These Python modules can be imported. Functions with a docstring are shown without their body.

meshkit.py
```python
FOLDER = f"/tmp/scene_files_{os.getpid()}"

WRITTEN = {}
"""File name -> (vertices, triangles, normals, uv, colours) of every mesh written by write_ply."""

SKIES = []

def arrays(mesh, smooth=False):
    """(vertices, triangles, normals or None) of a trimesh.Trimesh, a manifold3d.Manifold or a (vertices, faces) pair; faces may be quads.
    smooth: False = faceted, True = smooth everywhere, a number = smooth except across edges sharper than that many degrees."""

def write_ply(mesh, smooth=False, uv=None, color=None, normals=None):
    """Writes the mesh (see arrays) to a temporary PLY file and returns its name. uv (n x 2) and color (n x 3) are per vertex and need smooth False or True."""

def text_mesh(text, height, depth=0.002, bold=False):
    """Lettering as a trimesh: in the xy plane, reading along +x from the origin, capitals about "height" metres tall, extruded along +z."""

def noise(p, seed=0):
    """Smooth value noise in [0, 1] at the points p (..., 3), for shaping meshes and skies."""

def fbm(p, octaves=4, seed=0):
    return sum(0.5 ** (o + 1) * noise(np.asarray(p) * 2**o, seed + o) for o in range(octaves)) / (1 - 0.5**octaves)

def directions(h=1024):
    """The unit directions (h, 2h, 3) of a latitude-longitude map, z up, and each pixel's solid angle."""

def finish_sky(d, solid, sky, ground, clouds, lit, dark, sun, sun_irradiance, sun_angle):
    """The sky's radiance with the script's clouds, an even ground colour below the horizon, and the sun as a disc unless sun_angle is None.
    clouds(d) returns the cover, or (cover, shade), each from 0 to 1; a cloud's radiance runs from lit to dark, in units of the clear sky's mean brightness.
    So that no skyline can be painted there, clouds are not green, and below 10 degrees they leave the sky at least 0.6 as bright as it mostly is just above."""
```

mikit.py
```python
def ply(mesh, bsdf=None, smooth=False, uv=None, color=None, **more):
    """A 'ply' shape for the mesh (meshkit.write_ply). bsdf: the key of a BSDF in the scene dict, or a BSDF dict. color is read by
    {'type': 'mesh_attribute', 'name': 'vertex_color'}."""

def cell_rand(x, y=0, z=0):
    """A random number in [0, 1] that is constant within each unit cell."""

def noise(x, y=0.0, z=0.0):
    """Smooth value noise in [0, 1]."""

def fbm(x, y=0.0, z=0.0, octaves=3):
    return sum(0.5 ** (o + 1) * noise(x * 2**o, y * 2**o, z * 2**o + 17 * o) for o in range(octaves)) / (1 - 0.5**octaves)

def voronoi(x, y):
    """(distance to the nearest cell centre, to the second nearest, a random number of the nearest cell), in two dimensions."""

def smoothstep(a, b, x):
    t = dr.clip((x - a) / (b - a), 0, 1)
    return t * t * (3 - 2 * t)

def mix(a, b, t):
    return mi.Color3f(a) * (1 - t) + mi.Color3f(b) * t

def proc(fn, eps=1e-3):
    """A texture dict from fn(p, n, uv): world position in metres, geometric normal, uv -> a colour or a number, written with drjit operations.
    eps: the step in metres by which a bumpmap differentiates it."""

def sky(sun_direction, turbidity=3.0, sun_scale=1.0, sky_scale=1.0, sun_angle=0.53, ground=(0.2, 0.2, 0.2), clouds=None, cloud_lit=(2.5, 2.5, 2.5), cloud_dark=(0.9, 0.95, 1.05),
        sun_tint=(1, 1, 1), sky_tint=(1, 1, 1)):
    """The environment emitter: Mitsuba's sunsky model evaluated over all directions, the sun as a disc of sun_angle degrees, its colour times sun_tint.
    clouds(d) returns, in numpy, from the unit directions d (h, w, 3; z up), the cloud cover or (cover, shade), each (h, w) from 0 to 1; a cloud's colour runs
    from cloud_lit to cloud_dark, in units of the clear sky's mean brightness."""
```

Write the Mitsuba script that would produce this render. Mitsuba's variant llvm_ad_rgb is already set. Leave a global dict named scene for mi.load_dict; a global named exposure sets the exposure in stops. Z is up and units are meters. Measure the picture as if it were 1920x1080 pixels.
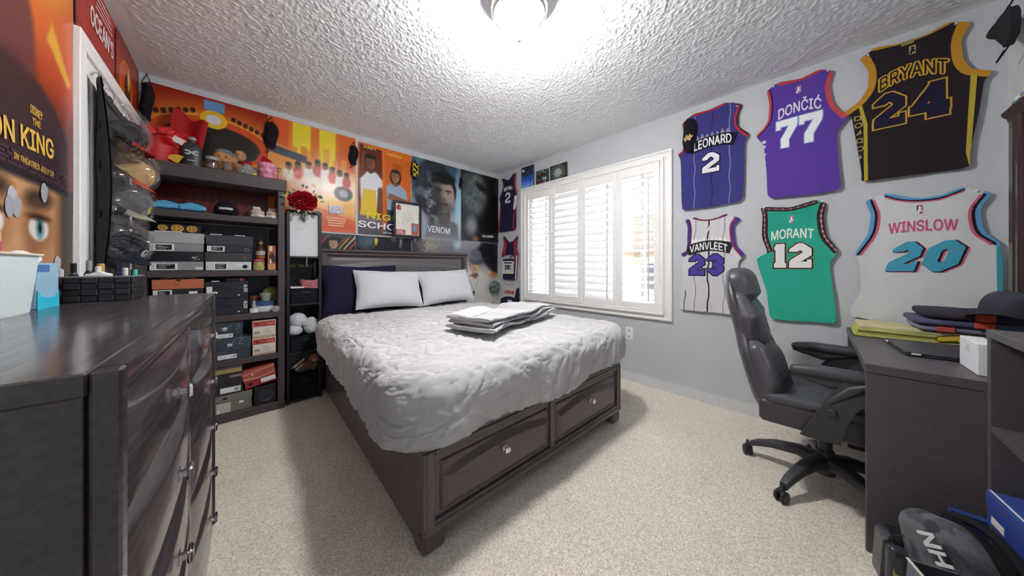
import math
import random
import numpy as np
import trimesh
import shapely
from shapely import affinity
from shapely.geometry import Polygon, LineString, Point, box as sbox
from shapely.ops import transform as stransform
import manifold3d as m3
import drjit as dr
import mitsuba as mi
import mikit
import meshkit
from mikit import proc, noise, fbm, voronoi, smoothstep

T = mi.ScalarTransform4f
scene, labels = {}, {}
random.seed(7)
RNG = np.random.default_rng(7)

# ------------------------------------------------------------------ camera, sky, exposure
YAW = 0.760347
EYE = [0.0, 0.0, 1.12]
scene['camera'] = {'type': 'perspective', 'fov': 2 * math.degrees(math.atan(960 / 543.035)), 'fov_axis': 'x', 'near_clip': 0.02,
                   'principal_point_offset_y': 40.08 / 1080,
                   'to_world': T().look_at(origin=EYE, target=[math.sin(YAW), math.cos(YAW), 1.12], up=[0, 0, 1])}
SUN = [-0.55, -0.35, 0.75]


def cloud_cover(d):
    return np.clip(0.55 + 0.9 * (meshkit.fbm(d * np.array([3.0, 3.0, 7.0]), 4, 3) - 0.5), 0, 1)


scene['sky'] = mikit.sky(SUN, turbidity=4.0, sun_scale=0.25, sky_scale=0.9, ground=(0.45, 0.45, 0.45), clouds=cloud_cover, cloud_lit=(2.2, 2.2, 2.2), cloud_dark=(1.2, 1.25, 1.35))
LAMP = 12.0            # radiance of the ceiling lamp's glass
exposure = 4.48

# ------------------------------------------------------------------ room measures
XR, XL, YB, YF, H = 2.79, -0.49, 3.225, -0.66, 2.465


# ------------------------------------------------------------------ helpers
def C(c):
    """sRGB hex or 0..255 triple -> linear."""
    if isinstance(c, str):
        c = [int(c[i:i + 2], 16) for i in (0, 2, 4)]
    c = np.asarray(c, float) / 255.0
    return np.where(c < 0.04045, c / 12.92, ((c + 0.055) / 1.055) ** 2.4)


def lin(a):
    a = np.clip(np.asarray(a, float) / 255.0, 0, 1)
    return np.where(a < 0.04045, a / 12.92, ((a + 0.055) / 1.055) ** 2.4)


def mix(a, b, t):
    a, b = (x if isinstance(x, mi.Color3f) else mi.Color3f(*[float(y) for y in x]) for x in (a, b))
    return a * (1 - t) + b * t


VC = {'type': 'mesh_attribute', 'name': 'vertex_color'}


def pr(base, rough=0.6, spec=0.4, **k):
    return {'type': 'principled', 'base_color': base, 'roughness': rough, 'specular': spec, **k}


def two(b):
    return {'type': 'twosided', 'bsdf': b}


def rgb(c):
    return {'type': 'rgb', 'value': [float(x) for x in C(c)]}


scene['matte'] = two(pr(VC, 0.85, 0.2))
scene['satin'] = two(pr(VC, 0.45, 0.45))
scene['gloss'] = two(pr(VC, 0.18, 0.5))
scene['paper'] = two(pr(VC, 0.3, 0.35))
scene['cloth'] = two(pr(VC, 0.95, 0.12, sheen=0.25))
scene['leather'] = two(pr(VC, 0.38, 0.5))
scene['chrome'] = two({'type': 'roughconductor', 'material': 'Cr', 'alpha': 0.08})
scene['nickel'] = two({'type': 'roughconductor', 'alpha': 0.22, 'eta': {'type': 'rgb', 'value': [1.9, 1.8, 1.7]}, 'k': {'type': 'rgb', 'value': [3.4, 3.2, 3.0]}})
scene['mirror_glass'] = {'type': 'conductor', 'material': 'Ag'}
scene['pane_glass'] = {'type': 'thindielectric', 'int_ior': 1.5}
scene['film'] = {'type': 'thindielectric', 'int_ior': 1.45}
scene['solid_glass'] = {'type': 'dielectric', 'int_ior': 1.5}


def grain_dresser(p, n, uv):
    g = fbm(p.x * 150, p.y * 8, p.z * 120, octaves=2)
    return mix(C('302a2c'), C('3a3336'), smoothstep(0.3, 0.75, g))


def grain_bed(p, n, uv):
    g = noise(p.x * 6, p.y * 110, p.z * 110)
    return mix(C('504646'), C('554b4a'), smoothstep(0.3, 0.7, g))


def grain_shelf(p, n, uv):
    g = noise(p.x * 5, p.y * 60, p.z * 90)
    return mix(C('433b3d'), C('484042'), smoothstep(0.25, 0.75, g))


def grain_desk(p, n, uv):
    g = noise(p.x * 240, p.y * 240, p.z * 240)
    return mix(C('484347'), C('524d51'), g)


scene['dresser_wood'] = two(pr(proc(grain_dresser), 0.13, 0.7, clearcoat=0.5, clearcoat_gloss=0.85))
scene['bed_wood'] = two(pr(proc(grain_bed), 0.3, 0.5))
scene['shelf_wood'] = two(pr(proc(grain_shelf), 0.5, 0.4))
scene['desk_wood'] = two(pr(proc(grain_desk), 0.42, 0.4))
scene['wall_paint'] = two(pr(rgb('bfc2c7'), 0.7, 0.25))


scene['ceiling_popcorn'] = two(pr(rgb('dddfe2'), 0.95, 0.05))


def carpet_col(p, n, uv):
    tuft = noise(p.x * 420, p.y * 420) * 0.6 + noise(p.x * 190, p.y * 190) * 0.4
    c = mix(C('b6ada1'), C('ebe3d8'), smoothstep(0.2, 0.8, tuft))
    big = noise(p.x * 2.6 + 3, p.y * 2.6) * 0.6 + noise(p.x * 9, p.y * 9) * 0.4
    c = c * (0.92 + 0.14 * big)
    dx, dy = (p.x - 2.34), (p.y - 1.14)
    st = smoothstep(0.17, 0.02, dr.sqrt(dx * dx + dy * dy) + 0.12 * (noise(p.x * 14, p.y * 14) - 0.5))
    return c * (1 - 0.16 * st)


scene['carpet'] = two(pr(proc(carpet_col), 1.0, 0.02))


# ---- meshes
def M(v, f):
    return trimesh.Trimesh(np.asarray(v, float), np.asarray(f, int), process=False)


def cat(*ms):
    out = []
    for m in ms:
        out += list(m) if isinstance(m, (list, tuple)) else [m]
    return trimesh.util.concatenate(out)


def bx(x0, x1, y0, y1, z0, z1, b=0.003):
    """A box with chamfered edges."""
    lo, hi = np.array([x0, y0, z0], float), np.array([x1, y1, z1], float)
    lo, hi = np.minimum(lo, hi), np.maximum(lo, hi)
    b = min(b, 0.45 * (hi - lo).min())
    if b <= 0:
        return trimesh.creation.box(bounds=[lo, hi])
    pts = []
    for s in np.ndindex(2, 2, 2):
        for k in range(3):
            p = [hi[i] - (b if i != k else 0) if s[i] else lo[i] + (b if i != k else 0) for i in range(3)]
            pts.append(p)
    return trimesh.convex.convex_hull(np.array(pts))


def tf(m, loc=(0, 0, 0), rz=0.0, rx=0.0, ry=0.0, s=None):
    m = m.copy()
    v = m.vertices
    if s is not None:
        v = v * np.asarray(s, float)
    for ang, ax in ((rx, [1, 0, 0]), (ry, [0, 1, 0]), (rz, [0, 0, 1])):
        if ang:
            v = v @ trimesh.transformations.rotation_matrix(math.radians(ang), ax)[:3, :3].T
    m.vertices = v + np.asarray(loc, float)
    return m


def frame(m, o, ux, uy, uz):
    """Local x, y, z -> axes ux, uy, uz at origin o."""
    m = m.copy()
    A = np.array([ux, uy, uz], float)
    m.vertices = m.vertices @ A + np.asarray(o, float)
    if np.linalg.det(A) < 0:
        m.invert()
    return m


def lathe(prof, n=32, loc=(0, 0, 0)):
    prof = np.asarray(prof, float)
    a = np.linspace(0, 2 * np.pi, n, endpoint=False)
    k = len(prof)
    v = np.stack([np.outer(np.cos(a), prof[:, 0]), np.outer(np.sin(a), prof[:, 0]), np.tile(prof[:, 1], (n, 1))], -1).reshape(-1, 3)
    f = []
    for i in range(n):
        j = (i + 1) % n
        for q in range(k - 1):
            f += [[i * k + q, j * k + q, j * k + q + 1], [i * k + q, j * k + q + 1, i * k + q + 1]]
    m = M(v + np.asarray(loc, float), f)
    m.merge_vertices()
    m.update_faces(m.nondegenerate_faces())
    return m


def tube(path, r, n=10, caps=True):
    p = np.asarray(path, float)
    r = np.broadcast_to(np.asarray(r, float), (len(p),))
    d = np.gradient(p, axis=0)
    d /= np.linalg.norm(d, axis=1, keepdims=True) + 1e-12
    ref = np.array([0, 0, 1.0]) if abs(d[0][2]) < 0.9 else np.array([1.0, 0, 0])
    u = np.cross(d[0], ref)
    u /= np.linalg.norm(u)
    a = np.linspace(0, 2 * np.pi, n, endpoint=False)
    rings = []
    for i in range(len(p)):
        u = u - d[i] * (u @ d[i])
        u /= np.linalg.norm(u)
        w = np.cross(d[i], u)
        rings.append(p[i] + r[i] * (np.outer(np.cos(a), u) + np.outer(np.sin(a), w)))
    v = np.vstack(rings)
    f = []
    for i in range(len(p) - 1):
        for j in range(n):
            k = (j + 1) % n
            f += [[i * n + j, i * n + k, (i + 1) * n + k], [i * n + j, (i + 1) * n + k, (i + 1) * n + j]]
    if caps:
        v = np.vstack([v, p[:1], p[-1:]])
        c0, c1 = len(v) - 2, len(v) - 1
        for j in range(n):
            k = (j + 1) % n
            f += [[c0, k, j], [c1, (len(p) - 1) * n + j, (len(p) - 1) * n + k]]
    return M(v, f)


def spline(pts, n=24):
    from scipy.interpolate import CubicSpline
    p = np.asarray(pts, float)
    t = np.concatenate([[0], np.cumsum(np.linalg.norm(np.diff(p, axis=0), axis=1))])
    return CubicSpline(t, p)(np.linspace(0, t[-1], n))


def cyl(p0, p1, r0, r1=None, n=20):
    r1 = r0 if r1 is None else r1
    return tube([p0, p1], [r0, r1], n)


def ball(c, r, n=2):
    s = trimesh.creation.icosphere(subdivisions=n)
    s.vertices = s.vertices * np.asarray(r, float) + np.asarray(c, float)
    return s


def hull(*ps, n=14):
    """Convex hull of spheres (x, y, z, r)."""
    pts = []
    for x, y, z, r in ps:
        s = trimesh.creation.icosphere(subdivisions=2).vertices * r
        pts.append(s + [x, y, z])
    return trimesh.convex.convex_hull(np.vstack(pts))


def grid(fn, nu, nv, u1=1.0, v1=1.0):
    u, v = np.meshgrid(np.linspace(0, u1, nu), np.linspace(0, v1, nv), indexing='ij')
    p = np.stack([np.broadcast_to(np.asarray(x, float), u.shape) for x in fn(u, v)], -1).reshape(-1, 3)
    i = (np.arange(nu - 1)[:, None] * nv + np.arange(nv - 1)[None]).ravel()
    f = np.vstack([np.stack([i, i + nv, i + nv + 1], 1), np.stack([i, i + nv + 1, i + 1], 1)])
    return M(p, f)


def blob(m, amp, freq, seed=0):
    """Displace along the normals with noise."""
    m = m.copy()
    m.vertices = m.vertices + m.vertex_normals * ((meshkit.fbm(m.vertices * freq + seed * 3.1, 3, seed) - 0.5) * 2 * amp)[:, None]
    return m


def pillow(w, h, t, seed=0, nu=44, nv=32, flange=0.0, crease=0.006):
    """Lying in xy, thickness along z, centre at the origin."""
    parts = []
    for s in (1, -1):
        def fn(u, v, s=s):
            a, b = u * 2 - 1, v * 2 - 1
            e = np.clip(1 - np.abs(a) ** 3.2, 0, 1) ** 0.55 * np.clip(1 - np.abs(b) ** 3.2, 0, 1) ** 0.55
            pinch = 1 - 0.09 * (1 - np.abs(a)) * np.abs(b) ** 4 - 0.0 * a
            x = a * w / 2 * (1 - 0.07 * np.clip(1 - np.abs(b), 0, 1) * np.abs(a) ** 6)
            y = b * h / 2 * pinch
            q = np.stack([x, y, x * 0 + s * 3], -1)
            z = s * t / 2 * e + (meshkit.fbm(q * np.array([7, 7, 1]) + seed, 3, seed) - 0.5) * crease * 2 * (0.3 + e)
            return x, y, z
        g = grid(fn, nu, nv)
        if s < 0:
            g.invert()
        parts.append(g)
    m = cat(parts)
    m.merge_vertices(digits_vertex=5)
    return m


def ext(poly, d, b=0.0):
    """Extrude a polygon (or several) by d along z."""
    ps = [g for g in getattr(poly, 'geoms', [poly]) if g.area > 1e-9]
    return cat([trimesh.creation.extrude_polygon(g, d, engine='earcut') for g in ps])


def sheet(poly, cell=0.03):
    """(points, triangles) filling a polygon, cut by a square grid."""
    V, F = [], []
    shapely.prepare(poly)
    x0, y0, x1, y1 = poly.bounds
    for i in range(math.floor(x0 / cell), math.ceil(x1 / cell)):
        for j in range(math.floor(y0 / cell), math.ceil(y1 / cell)):
            q = sbox(i * cell, j * cell, (i + 1) * cell, (j + 1) * cell)
            if shapely.contains_properly(poly, q):
                b = len(V)
                V += [(i * cell, j * cell), ((i + 1) * cell, j * cell), ((i + 1) * cell, (j + 1) * cell), (i * cell, (j + 1) * cell)]
                F += [[b, b + 1, b + 2], [b, b + 2, b + 3]]
            else:
                r = poly.intersection(q)
                for g in getattr(r, 'geoms', [r]):
                    if g.geom_type == 'Polygon' and g.area > 1e-9:
                        v, f = trimesh.creation.triangulate_polygon(g, engine='earcut')
                        F += (np.asarray(f) + len(V)).tolist()
                        V += [tuple(p) for p in np.asarray(v)[:, :2]]
    v = np.array(V)
    m = M(np.c_[v, np.zeros(len(v))], F)
    m.merge_vertices(digits_vertex=6)
    flip = m.face_normals[:, 2] < 0
    f = m.faces.copy()
    f[flip] = f[flip][:, ::-1]
    return np.array(m.vertices)[:, :2], f


_tp = {}


def text_poly(text, height, bold=True, width=None, center=False):
    """Lettering as a shapely polygon, baseline at y = 0, starting at x = 0 (or centred)."""
    key = (text, bold)
    if key not in _tp:
        m = meshkit.text_mesh(text, 1.0, 0.1, bold)
        low = np.abs(m.vertices[m.faces][:, :, 2]).max(1) < 1e-6
        _tp[key] = shapely.union_all([Polygon(t[:, :2]).buffer(1e-4) for t in m.vertices[m.faces[low]] if Polygon(t[:, :2]).area > 1e-9]).simplify(0.006)
    g = affinity.scale(_tp[key], height, height, origin=(0, 0))
    x0, _, x1, _ = g.bounds
    if width:
        g = affinity.scale(g, width / (x1 - x0), 1, origin=(0, 0))
    x0, _, x1, _ = g.bounds
    return affinity.translate(g, -(x0 + x1) / 2 if center else -x0, 0)


def add(key, m, col='808080', mat='matte', smooth=30, uv=None):
    """One entry of the scene. col: sRGB hex, or an n x 3 array of linear colours per vertex (None: the material has its own)."""
    base, k = key, 1
    while key in scene:
        key = f'{base}_{k:03d}'
        k += 1
    if isinstance(m, (list, tuple)):
        m = cat(*m)
    if col is None:
        scene[key] = mikit.ply(m, mat, smooth, uv=uv)
        return key
    if isinstance(col, np.ndarray) and col.ndim == 2:
        scene[key] = mikit.ply(m, mat, bool(smooth), color=col)
        return key
    if smooth not in (False, True):
        m = trimesh.graph.smooth_shade(m, angle=math.radians(smooth), facet_minarea=None)
        smooth = True
    scene[key] = mikit.ply(m, mat, smooth, color=np.tile(C(col), (len(m.vertices), 1)))
    return key


def name(base):
    """The next free key of a thing."""
    k, key = 0, base
    while key in labels or key in scene or any(x.startswith(key + '__') for x in scene):
        k += 1
        key = f'{base}_{k:03d}'
    return key


def thing(base, label, category, group=None):
    key = name(base)
    labels[key] = {'label': label, 'category': category, **({'group': group} if group else {})}
    return key


def struct(key, m, mat, col=None, smooth=30, label=None):
    add(key, m, col, mat, smooth)
    labels[key] = {'kind': 'structure', **({'label': label} if label else {})}


# ------------------------------------------------------------------ the room
def wall_quad(o, u, v, hole=None):
    return frame(ext(Polygon([(0, 0), (1, 0), (1, 1), (0, 1)]), 1), o, u, v, (0, 0, 0))


def slab(x0, x1, y0, y1, z0, z1):
    return trimesh.creation.box(bounds=[[x0, y0, z0], [x1, y1, z1]])


WT = 0.14
struct('floor', slab(XL - WT, XR + WT, YF - WT, YB + WT, -0.12, 0), 'carpet', smooth=False)


def popcorn_ceiling():
    """The stucco of the ceiling as real lumps, with a smooth margin along the walls."""
    x0, x1, y0, y1, st = XL, XR, YF, YB, 0.0055
    X, Y = np.meshgrid(np.arange(x0, x1 + st, st), np.arange(y0, y1 + st, st), indexing='ij')
    q = np.stack([X, Y, X * 0], -1)
    n1, n2 = meshkit.noise(q * 88, 1), meshkit.noise(q * 140 + 5, 2)
    n3 = meshkit.noise(q * 30 + 9, 3)
    lump = np.clip((n1 - .38) * 2.2, 0, 1) ** 1.3 * (.5 + .5 * n3) + .55 * np.clip((n2 - .45) * 2.0, 0, 1)
    edge = np.minimum(np.minimum(X - x0, x1 - X), np.minimum(Y - y0, y1 - Y))
    lump = lump * np.clip((edge - .07) / .02, 0, 1)
    Z = H - 0.0038 * lump
    nx, ny = X.shape
    i = (np.arange(nx - 1)[:, None] * ny + np.arange(ny - 1)[None]).ravel()
    f = np.vstack([np.stack([i, i + ny + 1, i + ny], 1), np.stack([i, i + 1, i + ny + 1], 1)])
    under = M(np.stack([X, Y, Z], -1).reshape(-1, 3), f)
    return cat(under, slab(XL - WT, XR + WT, YF - WT, YB + WT, H + 0.001, H + 0.14))


struct('ceiling', popcorn_ceiling(), 'ceiling_popcorn', smooth=True)
struct('wall_left', slab(XL - WT, XL, YF - WT, YB + WT, 0, H), 'wall_paint', smooth=False)
struct('wall_back', slab(XL, XR, YB, YB + WT, 0, H), 'wall_paint', smooth=False)
struct('wall_front', slab(XL, XR, YF - WT, YF, 0, H), 'wall_paint', smooth=False)
WY0, WY1, WZ0, WZ1 = 0.945, 2.665, 0.705, 2.095     # the window opening
struct('wall_right', cat(slab(XR, XR + WT, YF - WT, WY0, 0, H), slab(XR, XR + WT, WY1, YB + WT, 0, H), slab(XR, XR + WT, WY0, WY1, 0, WZ0), slab(XR, XR + WT, WY0, WY1, WZ1, H)), 'wall_paint', smooth=False)


def baseboard(key, o, ux, L):
    prof = Polygon([(0, 0), (0.014, 0), (0.014, 0.062), (0.011, 0.068), (0.011, 0.074), (0.008, 0.078), (0.008, 0.086), (0.004, 0.092), (0, 0.092)])
    m = ext(prof, L)
    n = np.cross([0, 0, 1], ux)
    struct(key, frame(m, o, n, (0, 0, 1), ux), 'satin', 'e6e5e3')


baseboard('baseboard_right', (XR, YB, 0), (0, -1, 0), YB - YF)
labels['baseboard_right']['label'] = 'white profiled baseboard along the window wall'
baseboard('baseboard_back', (XL, YB, 0), (1, 0, 0), XR - XL)
baseboard('baseboard_left', (XL, YF, 0), (0, 1, 0), 2.11 - YF)
baseboard('baseboard_front', (XR, YF, 0), (-1, 0, 0), XR - XL)
for k_, v_ in list(scene.items()):
    if k_ == 'baseboard_right':
        pass
# the normal of a baseboard has to point into the room

# ---- window_1: casing, sash, glass
labels['window_1'] = {'kind': 'structure', 'label': 'wide white window with moulded casing on the right wall'}


def ring(y0, y1, z0, z1, w, x0, x1, b=0.003):
    """Rectangular frame in the plane of the right wall, outer bounds, member width w, between x0 and x1."""
    return cat(bx(x0, x1, y0, y1, z0, z0 + w, b), bx(x0, x1, y0, y1, z1 - w, z1, b), bx(x0, x1, y0, y0 + w, z0 + w, z1 - w, b), bx(x0, x1, y1 - w, y1, z0 + w, z1 - w, b))


add('window_1__casing', cat(ring(0.872, 2.738, 0.635, 2.16, 0.07, XR - 0.02, XR, 0.004), ring(0.872, 2.738, 0.635, 2.16, 0.022, XR - 0.032, XR - 0.018, 0.004), ring(0.925, 2.685, 0.688, 2.107, 0.018, XR - 0.026, XR - 0.018, 0.003)), 'e9e8e6', 'satin')
add('window_1__shutter_frame', ring(0.935, 2.672, 0.698, 2.1, 0.028, XR - 0.045, XR + 0.03, 0.004), 'eceBEA'.lower(), 'satin')
add('window_1__sill', bx(XR - 0.05, XR + 0.01, 0.94, 2.668, 0.684, 0.702, 0.005), 'ecebea', 'satin')
sash = [ring(0.955, 2.655, 0.715, 2.085, 0.05, XR + 0.075, XR + 0.125), bx(XR + 0.075, XR + 0.125, 1.155, 1.185, 0.75, 2.06), bx(XR + 0.075, XR + 0.125, 2.36, 2.40, 0.75, 2.06), bx(XR + 0.075, XR + 0.125, 1.76, 1.80, 0.75, 2.06)]
add('window_1__sash', sash, 'e4e4e4', 'satin')
for y0, y1 in ((1.005, 1.155), (1.185, 1.76), (1.80, 2.36), (2.40, 2.605)):
    add('window_1__pane', slab(XR + 0.099, XR + 0.1, y0, y1, 0.765, 2.035), None, 'pane_glass', smooth=False)

# ---- plantation shutters: four hinged panels
WHITE = 'eeedec'


def shutter(y0, y1, tilt, label, rod=None, n=16):
    t = thing('shutter_panel', label, 'window shutter', 'plantation shutter panels')
    xa, xb, st = XR - 0.036, XR - 0.006, 0.047
    z0, z1 = 0.727, 2.072
    r0, r1 = 0.782, 1.985
    add(t + '__stile', bx(xa, xb, y0, y0 + st, z0, z1, 0.004), WHITE, 'satin')
    add(t + '__stile', bx(xa, xb, y1 - st, y1, z0, z1, 0.004), WHITE, 'satin')
    add(t + '__rail', bx(xa, xb, y0 + st, y1 - st, z0, r0, 0.004), WHITE, 'satin')
    add(t + '__rail', bx(xa, xb, y0 + st, y1 - st, r1, z1, 0.004), WHITE, 'satin')
    pitch = (r1 - r0) / n
    a = np.linspace(0, 2 * np.pi, 14, endpoint=False)
    half = 0.043 if tilt > 30 else 0.041
    prof = Polygon(np.c_[half * np.cos(a), 0.0055 * np.sin(a)])
    lv = ext(prof, y1 - y0 - 2 * st - 0.004)
    lv = frame(lv, (0, 0, 0), (1, 0, 0), (0, 0, 1), (0, 1, 0))
    lv = tf(lv, ry=-tilt)
    d = mikit.ply(trimesh.graph.smooth_shade(lv, angle=0.6, facet_minarea=None), 'satin', True, color=np.tile(C('f1f1f1'), (len(trimesh.graph.smooth_shade(lv, angle=0.6, facet_minarea=None).vertices), 1)))
    for i in range(n):
        k = t + '__louver' + (f'_{i:03d}' if i else '')
        scene[k] = {**d, 'to_world': T().translate([XR - 0.02 + (0.012 if tilt < 30 else 0.0), y0 + st + 0.002, r0 + (i + 0.5) * pitch])}
    if rod:
        add(t + '__tilt_rod', cyl((XR - 0.062, rod, 0.80), (XR - 0.062, rod, 1.97), 0.006), 'd8d8d8', 'satin')


shutter(2.205, 2.636, 0, 'white shutter panel with open thin louvers nearest the room corner', None, 17)
shutter(1.79, 2.2, 58, 'white shutter panel with closed louvers and no rod, second from the corner', None)
shutter(1.372, 1.785, 58, 'white shutter panel with closed louvers and a tilt rod on its right side', 1.47)
shutter(0.975, 1.367, 14, 'white shutter panel with half open louvers nearest the purple jersey', 1.06)

# ---- outside: the house across the street
labels['neighbor_house'] = {'label': 'beige brick house seen through the shutter louvers', 'category': 'house'}


def brick(p, n, uv):
    row = dr.floor(p.z / 0.075)
    y = p.y / 0.22 + 0.5 * (row - 2 * dr.floor(row / 2))
    fz = p.z / 0.075 - row
    fy = y - dr.floor(y)
    j = dr.select((fz < 0.12) | (fy < 0.05), 1.0, 0.0)
    return mix(mix(C('b9a184'), C('cdb79c'), mikit.cell_rand(y, row)), C('d8d2c8'), j)


scene['far_brick'] = two(pr(proc(brick), 0.9, 0.1))
HX = XR + 11.0
add('neighbor_house__wall', slab(HX, HX + 8, -8, 10, -3, 1.9), None, 'far_brick', False)
add('neighbor_house__roof', M([[HX - .5, -8.5, 1.8], [HX - .5, 10.5, 1.8], [HX + 4, 10.5, 4.2], [HX + 4, -8.5, 4.2], [HX + 8.5, 10.5, 1.8], [HX + 8.5, -8.5, 1.8]], [[0, 2, 1], [0, 3, 2], [3, 4, 2], [3, 5, 4], [0, 5, 3], [1, 2, 4]]), '6c655f', 'matte', False)
for yy in (-5.5, -2.2, 1.0, 4.2, 7.2):
    add('neighbor_house__window', ring(yy, yy + 1.3, -0.1, 1.35, 0.09, HX - 0.05, HX + 0.05), 'e8e8e6', 'satin')
    add('neighbor_house__window_pane', slab(HX - 0.02, HX - 0.01, yy + .08, yy + 1.22, 0, 1.27), '4a5560', 'gloss', False)
struct('ground_outside', slab(XR + 0.3, XR + 60, -40, 45, -3.2, -3), 'matte', '9a9a94', False)

# ---- door_1 on the left wall
labels['door_1'] = {'kind': 'structure', 'label': 'white panel door with flat casing on the left wall'}
XD_ = XL


def lbox(y0, y1, z0, z1, x0, x1, b=0.003):
    return bx(XL + x0, XL + x1, y0, y1, z0, z1, b)


add('door_1__casing', cat(lbox(2.11, 2.18, 0, 2.12, 0, 0.02), lbox(3.075, 3.145, 0, 2.12, 0, 0.02), lbox(2.11, 3.145, 2.05, 2.12, 0, 0.021)), 'e8e7e5', 'satin')
add('door_1__leaf', lbox(2.185, 3.07, 0.01, 2.045, 0.0, 0.012), 'e6e5e4', 'satin')
for y0, y1 in ((2.25, 2.6), (2.66, 3.01)):
    for z0, z1 in ((0.2, 0.95), (1.1, 1.95)):
        add('door_1__panel', lbox(y0, y1, z0, z1, 0.010, 0.02, 0.008), 'e9e8e7', 'satin')

# ---- ceiling lamp
LX, LY = 1.02, 1.02
lt = thing('ceiling_lamp', 'round flush ceiling lamp with glowing frosted glass bowl and brushed nickel ring', 'ceiling lamp')
add(lt + '__ring', lathe([(0.0, H - .002), (0.110, H - .002), (0.124, H - 0.014), (0.128, H - 0.034), (0.137, H - 0.044), (0.141, H - 0.062), (0.138, H - 0.084), (0.126, H - 0.096), (0.113, H - 0.094), (0.110, H - 0.08), (0.0, H - 0.07)], 56, (LX, LY, 0)), None, 'nickel', 40)
bowl = [(0.110 * math.sin(a) ** 0.9 if a > 0 else 0.0, H - 0.088 - 0.125 * math.cos(a) ** 1.15) for a in np.linspace(0, math.pi / 2 - 1e-6, 20)]
scene['lamp_glass'] = {'type': 'diffuse', 'reflectance': {'type': 'rgb', 'value': [0.8, 0.8, 0.8]}}
scene[lt + '__bowl'] = {**mikit.ply(lathe(bowl, 48, (LX, LY, 0)), 'lamp_glass', True), 'emitter': {'type': 'area', 'radiance': {'type': 'rgb', 'value': [LAMP, LAMP * 0.985, LAMP * 0.96]}}}
add(lt + '__finial', lathe([(0, H - 0.231), (0.006, H - 0.229), (0.010, H - 0.222), (0.007, H - 0.214), (0.012, H - 0.209), (0, H - 0.208)], 20, (LX, LY, 0)), None, 'nickel', 40)

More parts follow.
